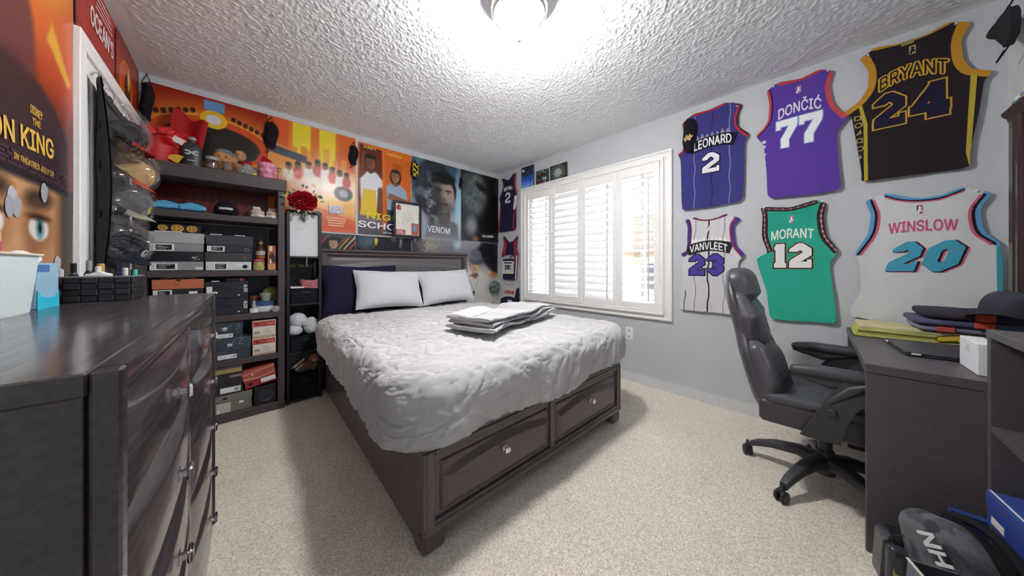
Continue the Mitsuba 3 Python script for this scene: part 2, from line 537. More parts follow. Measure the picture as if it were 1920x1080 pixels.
# ---- wall outlet
ot = thing('wall_outlet', 'white double wall outlet under the window right of the bed', 'outlet')
add(ot + '__plate', bx(XR - 0.006, XR, 1.228, 1.3, 0.407, 0.527, 0.003), 'e9e9e8', 'satin')
for zz in (0.44, 0.495):
    add(ot + '__socket', bx(XR - 0.009, XR - 0.004, 1.247, 1.281, zz - 0.017, zz + 0.017, 0.003), 'd9d9d8', 'satin')
    add(ot + '__slot', cat(bx(XR - 0.0095, XR - 0.008, 1.255, 1.258, zz - 0.008, zz + 0.006, 0), bx(XR - 0.0095, XR - 0.008, 1.27, 1.273, zz - 0.008, zz + 0.006, 0), bx(XR - 0.0095, XR - 0.008, 1.262, 1.267, zz - 0.014, zz - 0.01, 0)), '2a2a2a')
# ------------------------------------------------------------------ the bed (local frame: x along the foot, y to the headboard)
BO, BR = (0.515, 1.045, 0.0), -1.6


def bed(m):
    return tf(m, BO, rz=BR)


bd = thing('bed', 'dark espresso storage bed with framed headboard and two drawers in its footboard', 'bed')
BW = 1.52
# footboard: frame members round two drawers
fb = [bx(0, BW, 0, 0.03, 0.085, 0.41), bx(-0.004, BW + 0.004, -0.012, 0.045, 0.398, 0.422, 0.006), bx(-0.002, BW + 0.002, -0.022, 0.0, 0.075, 0.105, 0.007), bx(-0.002, BW + 0.002, -0.016, 0.0, 0.105, 0.12, 0.005)]
fb += [bx(0, 0.05, -0.018, 0.03, 0.1, 0.402, 0.004), bx(BW - 0.05, BW, -0.018, 0.03, 0.1, 0.402, 0.004), bx(BW / 2 - 0.018, BW / 2 + 0.018, -0.014, 0.03, 0.118, 0.4, 0.004), bx(0.05, BW - 0.05, -0.014, 0.0, 0.375, 0.4, 0.004)]
fb += [bx(0.012, 0.02, -0.022, -0.016, 0.1, 0.402, 0.002), bx(BW - 0.02, BW - 0.012, -0.022, -0.016, 0.1, 0.402, 0.002)]
add(bd + '__footboard', bed(cat(fb)), None, 'bed_wood')


def drawer_front(w, h, bow, rim=0.03, proud=0.018):
    """Raised front with bevelled edges that bows out in an arc: x across, z up, outwards along -y."""
    def fn(u, v):
        x, z = u * w, v * h
        arc = 1 - (2 * u - 1) ** 2
        lim = h * 0.74 + 0.2 * h * arc            # the arched upper edge of the bowed panel
        e = np.minimum(np.minimum(x, w - x), np.minimum(z, lim - z) * 1.0)
        top = np.minimum(np.minimum(x, w - x), np.minimum(z, h - z))
        y = -proud * np.clip(top / 0.006, 0, 1) * 0.45 - bow * np.clip(e / rim, 0, 1) * (0.75 + 0.25 * arc)
        return x, y, z
    g = grid(fn, 61, 41)
    g.invert()
    back = bx(0, w, 0.0, 0.008, 0, h, 0)
    return cat(g, back)


def knob(o, out, key, s=1.0, reach=None):
    """Square chrome pull on a short post; out = outward direction."""
    out = np.asarray(out, float)
    side = np.cross([0, 0, 1], out)
    g = [bx(-0.011, 0.011, -0.011, 0.011, 0, 0.003, 0.001), bx(-0.006, 0.006, -0.006, 0.006, 0, 0.02, 0.001), bx(-0.015, 0.015, -0.015, 0.015, 0.018, 0.03, 0.005)]
    add(key, frame(tf(cat(g), s=(s, s, reach or s)), o, side, (0, 0, 1), out), None, 'chrome', 20)


ry = math.radians(BR)
OUT = np.array([math.sin(ry), -math.cos(ry), 0])
for x0, x1 in ((0.075, 0.725), (0.795, 1.445)):
    d = add(bd + '__drawer', bed(tf(drawer_front(x1 - x0, 0.205, 0.016), (x0, 0.0, 0.14))), None, 'bed_wood', 25)
    p = bed(M([[(x0 + x1) / 2, -0.024, 0.27]], np.zeros((0, 3)))).vertices[0]
    knob(p, OUT, d + '__knob')
for x0 in (0.0, BW - 0.1):
    add(bd + '__foot', bed(bx(x0, x0 + 0.1, -0.012, 0.08, 0, 0.078, 0.012)), None, 'bed_wood')
for x0 in (0.0, BW - 0.03):
    add(bd + '__side_rail', bed(bx(x0, x0 + 0.03, 0.03, 2.03, 0.03, 0.41)), None, 'bed_wood')
hz = 1.285
hb = [bx(-0.02, BW + 0.02, 2.075, 2.105, 0.3, hz - 0.02), bx(-0.035, BW + 0.035, 2.03, 2.115, hz - 0.03, hz, 0.01), bx(-0.028, BW + 0.028, 2.045, 2.1, hz - 0.06, hz - 0.03, 0.008)]
for x0 in (-0.03, BW - 0.03):
    hb += [bx(x0, x0 + 0.06, 2.045, 2.11, 0, hz - 0.03, 0.01), bx(x0 + 0.012, x0 + 0.03, 2.036, 2.06, 0.02, hz - 0.03, 0.006)]
add(bd + '__headboard', bed(cat(hb)), None, 'bed_wood')


def arch_panel(u, v):
    x, z = 0.05 + u * (BW - 0.1), 0.45 + v * (hz - 0.53)
    e = np.minimum(np.minimum(x - 0.05, BW - 0.05 - x), np.minimum(9, (hz - 0.08) - z))
    arc = 1 - (2 * u - 1) ** 2
    lim = hz - 0.165 + 0.05 * arc
    e2 = np.minimum(e - 0.035, lim - z)
    return x, 2.075 - 0.02 * np.clip(e / 0.012, 0, 1) * 0.3 - 0.012 * np.clip(e2 / 0.03, 0, 1), z


g_ = grid(arch_panel, 80, 50)
g_.invert()
add(bd + '__headboard_panel', bed(g_), '5c595c', 'satin', 25)

mt = thing('mattress', 'mattress hidden under the grey duvet on the dark bed', 'mattress')
add(mt, bed(hull(*[(x, y, z, 0.05) for x in (0.06, BW - 0.06) for y in (0.09, 1.97) for z in (0.26, 0.61)])), 'c9c9cc', 'cloth', True)

# ---- duvet: rings from its centre out over the rounded top, then down the skirt
def duvet():
    NF, NT, NS = 620, 84, 96
    x0, x1, y0, y1, r = -0.02, 1.54, 0.0, 1.86, 0.16
    core = sbox(x0 + r, y0 + r, x1 - r, y1 - r).buffer(r, quad_segs=40)
    ext_ = np.array(core.exterior.coords)[:-1]
    ls = LineString(np.vstack([ext_, ext_[:1]]))
    L = ls.length
    t = np.linspace(0, 1, NF, endpoint=False)
    P = np.array([ls.interpolate(a * L).coords[0] for a in t])
    Q = np.array([ls.interpolate(((a * L) + 0.004) % L).coords[0] for a in t])
    tan = Q - P
    tan /= np.linalg.norm(tan, axis=1, keepdims=True)
    nor = np.c_[tan[:, 1], -tan[:, 0]]
    c = np.array([(x0 + x1) / 2, (y0 + y1) / 2])
    nor *= np.sign(((P - c) * nor).sum(1))[:, None]
    px, py = P[:, 0], P[:, 1]
    head = np.clip((py - 1.55) / 0.3, 0, 1)
    zb = 0.415 + 0.035 * (nor[:, 1] < -0.7) + 0.0 * px
    zb = zb + 0.03 * np.sin(px * 5.0 + 1) + 0.025 * np.sin(py * 6.5)
    corner = np.exp(-((px - 0.0) ** 2 + (py - 0.0) ** 2) / 0.05)
    zb = zb - 0.05 * corner
    zb = zb * (1 - head) + 0.69 * head
    k = np.arange(NF) * (2 * np.pi / NF)
    for _ in range(3):
        zb = np.convolve(np.r_[zb[-12:], zb, zb[:12]], np.ones(25) / 25, 'same')[12:-12]
    rows = []
    top = 0.705
    R = 0.085
    s_in = np.linspace(0.02, 1, NT) ** 0.8
    for s in s_in:
        xy = c + (P - c) * s
        edge = np.linalg.norm(P - xy, axis=1)
        z = np.full(NF, top) + 0.03 * (1 - s * s) ** 1.5
        rows.append(np.c_[xy, z])
    side = np.clip(1.0 - head, 0, 1)
    for s in np.linspace(0, 1, NS + 1)[1:]:
        depth = (top - zb)
        d = s * (R * np.pi / 2 + np.maximum(depth - R, 0.0))
        a = np.clip(d / R, 0, np.pi / 2)
        lin_ = np.clip(d - R * np.pi / 2, 0, None)
        drop = R * (1 - np.cos(a)) + lin_
        fr_ = np.clip(lin_ / 0.25, 0, 1)
        fold = (0.013 + 0.03 * corner) * fr_ * np.sin(np.arange(NF) / NF * L * 9 + 2.2 * np.sin(np.arange(NF) / NF * L * 2.3))
        belly = 0.014 * np.sin(np.clip(drop / 0.28, 0, 1) * np.pi * 0.72)
        out = (R * np.sin(a) + (belly + fold) * side + 0.05 * corner * fr_) - 0.03 * (s > 0.985)
        rows.append(np.c_[P + nor * out[:, None], top - drop])
    V = np.stack(rows)                      # (rings, NF, 3)
    n = len(V)
    idx = np.arange(n * NF).reshape(n, NF)
    a, b = idx[:-1], idx[1:]
    f = np.vstack([np.stack([a, b, np.roll(b, -1, 1)], -1).reshape(-1, 3), np.stack([a, np.roll(b, -1, 1), np.roll(a, -1, 1)], -1).reshape(-1, 3)])
    f = np.vstack([f, np.stack([np.full(NF, n * NF), idx[0], np.roll(idx[0], -1)], -1)])
    v = np.vstack([V.reshape(-1, 3), [[c[0], c[1], top + 0.03]]])
    m = M(v, f)
    if m.face_normals[len(f) - 1][2] < 0:
        m.invert()
    N = m.vertex_normals
    # wrinkles: warped ridges, stronger creases running down the foot end
    q = v.copy()
    w = (meshkit.fbm(q * 2.6, 3, 11) - 0.5) * 0.35
    p1 = np.stack([q[:, 0] * 5 + w * 9, q[:, 1] * 9 - w * 7, q[:, 2] * 3], -1)
    r1 = 1 - np.abs(meshkit.fbm(p1, 2, 5) - 0.5) * 4
    p2 = np.stack([q[:, 0] * 17 + w * 26, q[:, 1] * 9 + w * 18, q[:, 2] * 5], -1)
    r2 = 1 - np.abs(meshkit.fbm(p2, 2, 8) - 0.5) * 4
    p3 = np.stack([q[:, 0] * 36 + w * 40, q[:, 1] * 18 + w * 30, q[:, 2] * 7], -1)
    r3 = 1 - np.abs(meshkit.fbm(p3, 2, 9) - 0.5) * 4
    big = meshkit.fbm(q * 3.1, 3, 2) - 0.5
    disp = 0.015 * big + 0.008 * np.clip(r1, 0, 1) ** 3 + 0.009 * np.clip(r2, 0, 1) ** 3 + 0.0055 * np.clip(r3, 0, 1) ** 2
    m.vertices = v + N * disp[:, None]
    return m


dv = thing('duvet', 'wrinkled light grey duvet draped over the bed', 'duvet')
add(dv, bed(duvet()), 'b4b3b4', 'cloth', True)

# ---- pillows
def lean(m, x, y, z, tilt, yaw=0.0, roll=0.0):
    return bed(tf(tf(m, rz=roll), (x, y, z), rx=tilt, rz=yaw))


for x, roll, sd, lab in ((0.505, -2, 1, 'white pillow on the left, beside the dark purple pillow'), (1.115, 2, 2, 'white pillow on the right, nearest the window')):
    t = thing('pillow', lab, 'pillow', 'white pillows')
    add(t, lean(pillow(0.62, 0.38, 0.17, sd), x, 1.80, 0.905, 66, 0, roll), 'c6c9ce', 'cloth', True)
t = thing('pillow', 'dark purple pillow behind the left white pillow', 'pillow')
add(t, lean(pillow(0.66, 0.48, 0.14, 3), 0.30, 1.945, 0.90, 78, 0, 0), '252038', 'cloth', True)
t = thing('pillow', 'dark grey pillow with thin black scroll print behind the right white pillow', 'pillow')
pp = add(t, lean(pillow(0.70, 0.46, 0.13, 4), 1.07, 1.965, 0.87, 80, 0, 0), '55535c', 'cloth', True)
scr = []
for i in range(7):
    cx_, cz_ = -0.28 + i * 0.095, 0.165 + 0.02 * math.sin(i * 2.1)
    a = np.linspace(0, 3.6 * np.pi, 40)
    rr = 0.004 + 0.0022 * a
    scr.append(tube(np.c_[cx_ + rr * np.cos(a + i), cz_ + rr * np.sin(a + i), np.full(40, 0.042)], 0.0022, 5))
for q in scr:
    add(t + '__scroll_print', lean(q, 1.07, 1.965, 0.87, 80), '16151c', 'cloth', True)

# ---- folded blanket on the duvet
def folded_blanket():
    """Cross-section of a long cloth folded on itself; x is the length, y the width."""
    parts = []
    L_, W_ = 0.98, 0.36
    for k, (z0, th, dx, dw) in enumerate(((0.0, 0.022, 0.0, 0.0), (0.026, 0.02, 0.03, 0.02), (0.05, 0.018, 0.012, 0.035))):
        def fn(u, v, k=k, z0=z0, th=th, dx=dx, dw=dw):
            a = v * 2 * np.pi
            hw = (W_ - dw) / 2
            yy = np.sign(np.cos(a)) * np.abs(np.cos(a)) ** 0.35 * hw
            zz = np.sign(np.sin(a)) * np.abs(np.sin(a)) ** 0.6 * th / 2
            x = dx + u * (L_ - 1.6 * dx)
            q = np.stack([x * 6, yy * 7, np.full_like(x, k * 2.0)], -1)
            n_ = meshkit.fbm(q, 3, 21) - 0.5
            z = z0 + th / 2 + zz * (1 + 0.7 * n_) + 0.03 * n_ + 0.012 * np.sin(x * 9 + k) * (x > 0.45)
            return x, yy + 0.02 * np.sin(x * 7 + 0.6 * k) + 0.012 * n_ * 3, z
        g = grid(fn, 110, 72)
        for e in (0, 109):
            ring = np.arange(72) + e * 72
            cvi = len(g.vertices)
            vv = np.vstack([g.vertices, g.vertices[ring].mean(0) + [(-0.004 if e == 0 else 0.004), 0, 0]])
            ff = [[cvi, ring[j], ring[j + 1]] if e else [cvi, ring[j + 1], ring[j]] for j in range(71)]
            g = M(vv, np.vstack([g.faces, ff]))
        parts.append(g)
    return cat(parts)


bl = thing('blanket', 'grey folded blanket lying across the duvet near the foot of the bed', 'blanket')
add(bl, tf(folded_blanket(), (0.985, 1.40, 0.745), rz=17), 'aaa9ab', 'cloth', True)
hem = []
for k, (yy, zz) in enumerate(((-0.182, 0.010), (-0.168, 0.034), (-0.158, 0.056))):
    x = np.linspace(0.03, 0.94, 60)
    hem.append(tube(np.c_[x, yy + 0.02 * np.sin(x * 7 + 0.6 * k), zz + 0.004 + 0.010 * np.sin(x * 9 + k) * (x > 0.45)], 0.0035, 6))
add(bl + '__piping', tf(cat(hem), (0.985, 1.40, 0.745), rz=17), '6f6f73', 'cloth', True)
tk = [hull((0.02, 0.02, 0.072, 0.012), (0.33, 0.05, 0.074, 0.012), (0.05, 0.16, 0.076, 0.012), (0.34, 0.15, 0.082, 0.016))]
add(bl + '__lining', tf(blob(tk[0].subdivide().subdivide(), 0.012, 9, 4), (0.985, 1.40, 0.745), rz=17), 'cfcecb', 'cloth', True)
# ------------------------------------------------------------------ jerseys pinned flat on the window wall: u = -y (to the right), z up
def chaikin(p, n=2, closed=True):
    p = np.asarray(p, float)
    for _ in range(n):
        if closed:
            q = np.roll(p, -1, 0)
            p = np.stack([0.88 * p + 0.12 * q, 0.12 * p + 0.88 * q], 1).reshape(-1, 2)
        else:
            a, b = p[:-1], p[1:]
            p = np.vstack([p[:1], np.stack([0.8 * a + 0.2 * b, 0.2 * a + 0.8 * b], 1).reshape(-1, 2), p[-1:]])
    return p


def band(path, w, poly):
    return LineString(chaikin(path, 3, False)).buffer(w, cap_style='flat', join_style='round').intersection(poly.buffer(0.002))


class Cloth:
    """A thin garment on the right wall, with folds."""

    def __init__(self, outline, seed, amp=0.012):
        self.poly = Polygon(chaikin(outline, 2)).buffer(0)
        self.seed, self.amp = seed, amp
        self.b = self.poly.bounds

    def disp(self, u, z):
        h = np.clip((self.b[3] - z) / (self.b[3] - self.b[1]), 0, 1)
        q = np.stack([u * 9, z * 1.6, np.full_like(u, self.seed * 1.7)], -1)
        q2 = np.stack([u * 26, z * 5, np.full_like(u, self.seed * 2.9)], -1)
        c = (u - self.b[0]) / (self.b[2] - self.b[0]) * 2 - 1
        return 0.008 + self.amp * (0.4 + h) * meshkit.fbm(q, 3, self.seed) * 1.5 + 0.003 * meshkit.noise(q2, self.seed) + 0.010 * np.clip(np.abs(c) - 0.72, 0, 1) / 0.28 * h

    def put(self, v2, off):
        u, z = v2[:, 0], v2[:, 1]
        return np.c_[XR - 0.003 - self.disp(u, z) - off, -u, z]

    def solid(self, poly, th, off=0.0, cell=0.022):
        """A piece of cloth th thick whose back lies off in front of the garment."""
        v, f = sheet(poly, cell)
        n = len(v)
        e = np.vstack([f[:, [0, 1]], f[:, [1, 2]], f[:, [2, 0]]])
        key = {}
        for a, b in e:
            key.setdefault((min(a, b), max(a, b)), []).append((a, b))
        rim = [x[0] for x in key.values() if len(x) == 1]
        front, back = self.put(v, off + th), self.put(v, off)
        F = [f[:, ::-1] + 0, f + n]
        if rim:
            r = np.array(rim)
            F.append(np.vstack([np.stack([r[:, 0], r[:, 1], r[:, 1] + n], 1), np.stack([r[:, 0], r[:, 1] + n, r[:, 0] + n], 1)]))
        m = M(np.vstack([front, back]), np.vstack(F))
        if m.face_normals[0][0] > 0:
            m.invert()
        return m


def digit(ch, W=0.62, Hh=1.0, t=0.2, c=0.16):
    a = t / 2
    o = dict(cap_style='flat', join_style='mitre')
    B = lambda p, tt=t: LineString(p).buffer(tt / 2, **o)  # noqa: E731
    if ch == '1':
        return shapely.union_all([B([(W * .52, 0), (W * .52, Hh)]), Polygon([(W * .36, Hh), (W * .16, Hh - .12), (W * .16, Hh - .26), (W * .4, Hh - .2)]), B([(W * .14, a * .8), (W * .9, a * .8)], t * .8)])
    if ch == '2':
        return shapely.union_all([B([(a, Hh * .66), (a, Hh - a - c), (a + c, Hh - a), (W - a - c, Hh - a), (W - a, Hh - a - c), (W - a, Hh * .56), (a * 1.1, Hh * .25), (a * 1.1, 0)]), B([(0, a), (W, a)]), sbox(W - t * .5, 0, W, t * 1.35)])
    if ch == '3':
        top = B([(a, Hh * .68), (a, Hh - a - c), (a + c, Hh - a), (W - a - c, Hh - a), (W - a, Hh - a - c), (W - a, Hh * .5 + c * .8), (W - a - c * .8, Hh * .5), (W * .36, Hh * .5)])
        return shapely.union_all([top, affinity.scale(top, 1, -1, origin=(0, Hh * .5))])
    if ch == '4':
        return shapely.union_all([B([(W * .7, 0), (W * .7, Hh)]), B([(W * .66, Hh - a * .9), (a * .9, Hh * .33)], t * .9), B([(0, Hh * .3), (W, Hh * .3)]), B([(W * .42, a * .7), (W * .98, a * .7)], t * .7)])
    if ch == '7':
        return shapely.union_all([B([(0, Hh - a), (W, Hh - a)]), sbox(0, Hh * .68, t * .55, Hh), B([(W - a * 1.15, Hh - a), (W - a * 1.15, Hh * .72), (W * .42, Hh * .3), (W * .42, 0)])])
    if ch == '0':
        return B([(W / 2, Hh - a), (W - a - c, Hh - a), (W - a, Hh - a - c), (W - a, a + c), (W - a - c, a), (a + c, a), (a, a + c), (a, Hh - a - c), (a + c, Hh - a), (W / 2, Hh - a)])
    if ch == '8':
        r = affinity.scale(digit('0', W, Hh, t * 1.7, c), 1, 0.56, origin=(0, 0))
        return shapely.union_all([r, affinity.translate(r, 0, Hh * .44)])


def number(s, u0, u1, z0, z1, t=0.2, gap=0.1, skew=0.0):
    g, x = [], 0.0
    for ch in s:
        W = 0.44 if ch == '1' else 0.62
        g.append(affinity.translate(digit(ch, W, 1.0, t), x, 0))
        x += W + gap
    p = shapely.union_all(g)
    if skew:
        p = affinity.skew(p, skew, 0, origin=(0, 0))
    b = p.bounds
    return affinity.translate(affinity.scale(affinity.translate(p, -b[0], -b[1]), (u1 - u0) / (b[2] - b[0]), (z1 - z0) / (b[3] - b[1]), origin=(0, 0)), u0, z0)


def arched(text, u0, u1, z, h, arch=0.0, fan=0.0):
    """Lettering over [u0, u1] with baseline z at both ends, risen by arch in the middle."""
    w = u1 - u0
    g = text_poly(text, h, True, w)
    g = g.segmentize(0.02)

    def warp(x, y):
        c = 2 * np.asarray(x) / w - 1
        return np.asarray(x) + u0 + fan * c * np.asarray(y), np.asarray(y) + z + arch * (1 - c * c)
    return stransform(warp, g).buffer(0)


def league_patch(cl, key, u, z, h=0.05, plain=None):
    w = h * 0.46
    r = sbox(u - w / 2, z - h / 2, u + w / 2, z + h / 2).buffer(-0.003).buffer(0.003)
    fig = shapely.union_all([Point(u - 0.001, z + h * .27).buffer(h * .09), LineString([(u + w * .1, z + h * .2), (u - w * .05, z - h * .05), (u - w * .25, z - h * .38)]).buffer(h * .09), LineString([(u, z), (u + w * .3, z - h * .2)]).buffer(h * .07)])
    add(key + '__league_patch', cl.solid(r, 0.0012, 0.005), plain or 'dfe0e6', 'matte')
    if not plain:
        add(key + '__league_patch', cl.solid(r.buffer(-0.0015).intersection(sbox(u - 1, 0, u - w * .02, 9)).difference(fig), 0.0006, 0.0062), '2b3f8c', 'matte')
        add(key + '__league_patch', cl.solid(r.buffer(-0.0015).intersection(sbox(u + w * .02, 0, u + 9, 9)).difference(fig), 0.0006, 0.0062), 'b93a44', 'matte')
    else:
        add(key + '__league_patch', cl.solid(fig, 0.0006, 0.0062), '241d22', 'matte')


JG = 'basketball jerseys pinned to the window wall'


def jersey(label, outline, col, seed, amp=0.012):
    t = thing('jersey', label, 'jersey', JG)
    cl = Cloth(outline, seed, amp)
    add(t + '__body', cl.solid(cl.poly, 0.004), col, 'cloth', 40)
    # a pin at each shoulder
    return t, cl


def lay(t, part, cl, poly, col, level=1, mat='cloth', cell=0.022):
    if poly.is_empty:
        return
    add(t + '__' + part, cl.solid(poly, 0.0016, 0.0034 + 0.0014 * level, cell), col, mat, 40)


def pins(t, cl, pts):
    for u, z in pts:
        p = cl.put(np.array([[u, z]]), 0.008)[0]
        add(t + '__pin', cat(ball(p, 0.006, 1), cyl(p, (XR, p[1], p[2]), 0.002, n=6)), 'd8d8da', 'gloss', True)


# --- purple, number 2
o = [(-0.706, 2.395), (-0.597, 2.387), (-0.491, 2.402), (-0.438, 2.38), (-0.387, 2.347), (-0.415, 2.273), (-0.413, 2.186), (-0.346, 2.107), (-0.372, 2.059), (-0.376, 1.833), (-0.383, 1.615), (-0.571, 1.601), (-0.787, 1.601), (-0.794, 1.658), (-0.802, 2.031), (-0.824, 2.086), (-0.784, 2.107), (-0.773, 2.248), (-0.794, 2.344), (-0.752, 2.376)]
t, cl = jersey('purple pinstriped jersey with a black name band and white number 2, right of the window', o, '3e3c7c', 1)
lay(t, 'collar', cl, band([(-0.72, 2.388), (-0.65, 2.384), (-0.597, 2.387), (-0.54, 2.392), (-0.48, 2.4)], 0.011, cl.poly), 'a5313d', 0)
lay(t, 'armhole_trim', cl, band([(-0.387, 2.35), (-0.415, 2.273), (-0.413, 2.186), (-0.346, 2.107)], 0.021, cl.poly), '23212c', 0)
lay(t, 'armhole_trim', cl, band([(-0.402, 2.35), (-0.43, 2.273), (-0.428, 2.186), (-0.352, 2.09)], 0.007, cl.poly), 'b23744', 1)
lay(t, 'armhole_trim', cl, band([(-0.824, 2.086), (-0.784, 2.107), (-0.773, 2.248), (-0.794, 2.344)], 0.016, cl.poly), '8e2f3c', 0)
for u in (-0.700, -0.578, -0.462):
    zig = [(u + (0.004 if (i // 2) % 2 else -0.004), 1.6 + i * 0.05) for i in range(17)]
    lay(t, 'pinstripe', cl, LineString(zig).buffer(0.0032).intersection(cl.poly), '7d7f98' if u != -0.578 else '2d2b57', 0)
mtn = [(-0.69, 2.15)] + [q for i in range(7) for q in ((-0.68 + i * 0.034, 2.20 + 0.012 * (i % 2)), (-0.663 + i * 0.034, 2.165))] + [(-0.44, 2.15)]
lay(t, 'mountain_print', cl, Polygon(mtn + [(-0.45, 2.10), (-0.69, 2.10)]).buffer(0), '8f90a2', 0)
bnd = [(-0.735, 2.070), (-0.66, 2.088), (-0.575, 2.095), (-0.49, 2.088), (-0.425, 2.066)]
lay(t, 'name_band', cl, LineString(chaikin(np.array(bnd) + [0, 0.034], 2, False)).buffer(0.047, cap_style='flat').intersection(cl.poly), '1e1d26', 1)
lay(t, 'name_lettering', cl, arched('LEONARD', -0.704, -0.452, 2.079, 0.068, 0.016), 'e4e4e8', 2, 'matte')
n2 = number('2', -0.645, -0.530, 1.880, 2.038, 0.2)
lay(t, 'number', cl, n2.buffer(0.007, join_style='mitre'), '1e1d26', 1)
lay(t, 'number', cl, n2, 'e0e0e4', 2)
pins(t, cl, [(-0.42, 2.345), (-0.765, 2.35)])

# --- purple, number 77
o = [(-0.183, 2.417), (-0.07, 2.391), (0.017, 2.411), (0.076, 2.376), (0.054, 2.29), (0.067, 2.188), (0.091, 2.124), (0.118, 2.083), (0.141, 2.06), (0.087, 1.976), (0.095, 1.794), (0.107, 1.606), (-0.017, 1.599), (-0.242, 1.606), (-0.248, 1.803), (-0.263, 1.997), (-0.307, 2.077), (-0.263, 2.12), (-0.237, 2.165), (-0.23, 2.284), (-0.245, 2.385), (-0.212, 2.411)]
t, cl = jersey('bright purple jersey with red trim and white number 77, beside the black and gold jersey', o, '5a3f9a', 2)
lay(t, 'collar', cl, band([(-0.19, 2.41), (-0.12, 2.397), (-0.06, 2.393), (0.03, 2.413)], 0.014, cl.poly), 'b3424e', 0)
lay(t, 'armhole_trim', cl, band([(0.076, 2.376), (0.054, 2.29), (0.067, 2.188), (0.091, 2.124), (0.13, 2.06)], 0.02, cl.poly), 'c04a52', 0)
lay(t, 'armhole_trim', cl, band([(-0.307, 2.077), (-0.263, 2.12), (-0.237, 2.165), (-0.23, 2.284), (-0.245, 2.385)], 0.018, cl.poly), 'bf4950', 0)
lay(t, 'armhole_trim', cl, band([(-0.293, 2.070), (-0.25, 2.115), (-0.222, 2.165), (-0.214, 2.284), (-0.23, 2.385)], 0.004, cl.poly), '30244f', 1)
lay(t, 'name_lettering', cl, arched('DONČIĆ', -0.186, 0.022, 2.153, 0.068, 0.022), 'dedce8', 1, 'matte')
for s_ in ((-0.196, -0.090), (-0.080, 0.027)):
    n7 = number('7', s_[0], s_[1], 1.948, 2.141, 0.23)
    lay(t, 'number', cl, n7.buffer(0.005, join_style='mitre'), '8aa0c8', 1)
    lay(t, 'number', cl, n7, 'e6ebee', 2)
for zz in (1.87, 1.93, 1.985, 2.02):
    star = Polygon([(-0.262 + (0.018 if i % 2 == 0 else 0.007) * math.sin(i * math.pi / 5), zz + (0.018 if i % 2 == 0 else 0.007) * math.cos(i * math.pi / 5)) for i in range(10)])
    lay(t, 'side_star', cl, star.intersection(cl.poly), 'dcdae6', 0)
league_patch(cl, t, -0.085, 2.325)
pins(t, cl, [(0.05, 2.385), (-0.21, 2.4)])

# --- black and gold, number 24
o = [(0.241, 2.43), (0.337, 2.4), (0.42, 2.403), (0.492, 2.43), (0.554, 2.392), (0.523, 2.315), (0.529, 2.209), (0.554, 2.145), (0.611, 2.108), (0.589, 2.068), (0.574, 1.901), (0.549, 1.715), (0.55, 1.635), (0.379, 1.637), (0.189, 1.637), (0.189, 1.697), (0.175, 1.832), (0.158, 1.981), (0.15, 2.055), (0.118, 2.084), (0.182, 2.131), (0.217, 2.197), (0.22, 2.303), (0.184, 2.392), (0.203, 2.404)]
t, cl = jersey('black jersey with gold trim and gold outlined number 24, highest on the right', o, '2b2429', 3)
lay(t, 'armhole_trim', cl, band([(0.545, 2.41), (0.523, 2.315), (0.529, 2.209), (0.554, 2.145), (0.625, 2.105)], 0.03, cl.poly), 'bd8a2e', 0)
lay(t, 'armhole_trim', cl, band([(0.11, 2.078), (0.182, 2.131), (0.217, 2.197), (0.22, 2.303), (0.19, 2.395)], 0.028, cl.poly), 'b98732', 0)
lay(t, 'collar', cl, band([(0.225, 2.425), (0.337, 2.404), (0.42, 2.403), (0.5, 2.43)], 0.008, cl.poly), 'b0822f', 0)
lay(t, 'collar_tag', cl, sbox(0.335, 2.383, 0.378, 2.406), '8f8448', 1)
lay(t, 'side_stripe', cl, Polygon([(0.178, 2.10), (0.192, 2.10), (0.212, 1.985), (0.214, 1.64), (0.199, 1.64), (0.197, 1.97)]).intersection(cl.poly), 'b3a03c', 1)
lay(t, 'side_stripe', cl, Polygon([(0.571, 2.12), (0.552, 2.12), (0.538, 1.717), (0.548, 1.64), (0.552, 1.72)]).intersection(cl.poly), 'b3a03c', 1)
for i, zz in enumerate((2.03, 1.985, 1.94, 1.89, 1.84, 1.79)):
    q = [sbox(0.16 + i * 0.003, zz - 0.014, 0.188 + i * 0.002, zz + 0.014), Point(0.175 + i * 0.002, zz).buffer(0.016), Polygon([(0.160 + i * .003, zz - .016), (0.19, zz - .01), (0.185, zz + .016)])][i % 3]
    lay(t, 'side_crest', cl, q.difference(q.buffer(-0.005)).intersection(cl.poly), 'a9985a', 1)
nm = arched('BRYANT', 0.258, 0.487, 2.158, 0.072, 0.036)
lay(t, 'name_lettering', cl, nm.buffer(0.0055), 'c49a3a', 1, 'matte')
lay(t, 'name_lettering', cl, nm.buffer(-0.0012), '241d22', 2, 'matte')
for ch, a, b in (('2', 0.234, 0.350), ('4', 0.362, 0.494)):
    n_ = number(ch, a, b, 1.937, 2.137, 0.25)
    lay(t, 'number', cl, n_.buffer(0.005, join_style='mitre'), 'c49a3a', 1)
    lay(t, 'number', cl, n_.buffer(-0.002, join_style='mitre'), '272138', 2)
league_patch(cl, t, 0.373, 2.345, 0.05, 'a3936a')
pins(t, cl, [(0.51, 2.41), (0.215, 2.4)])

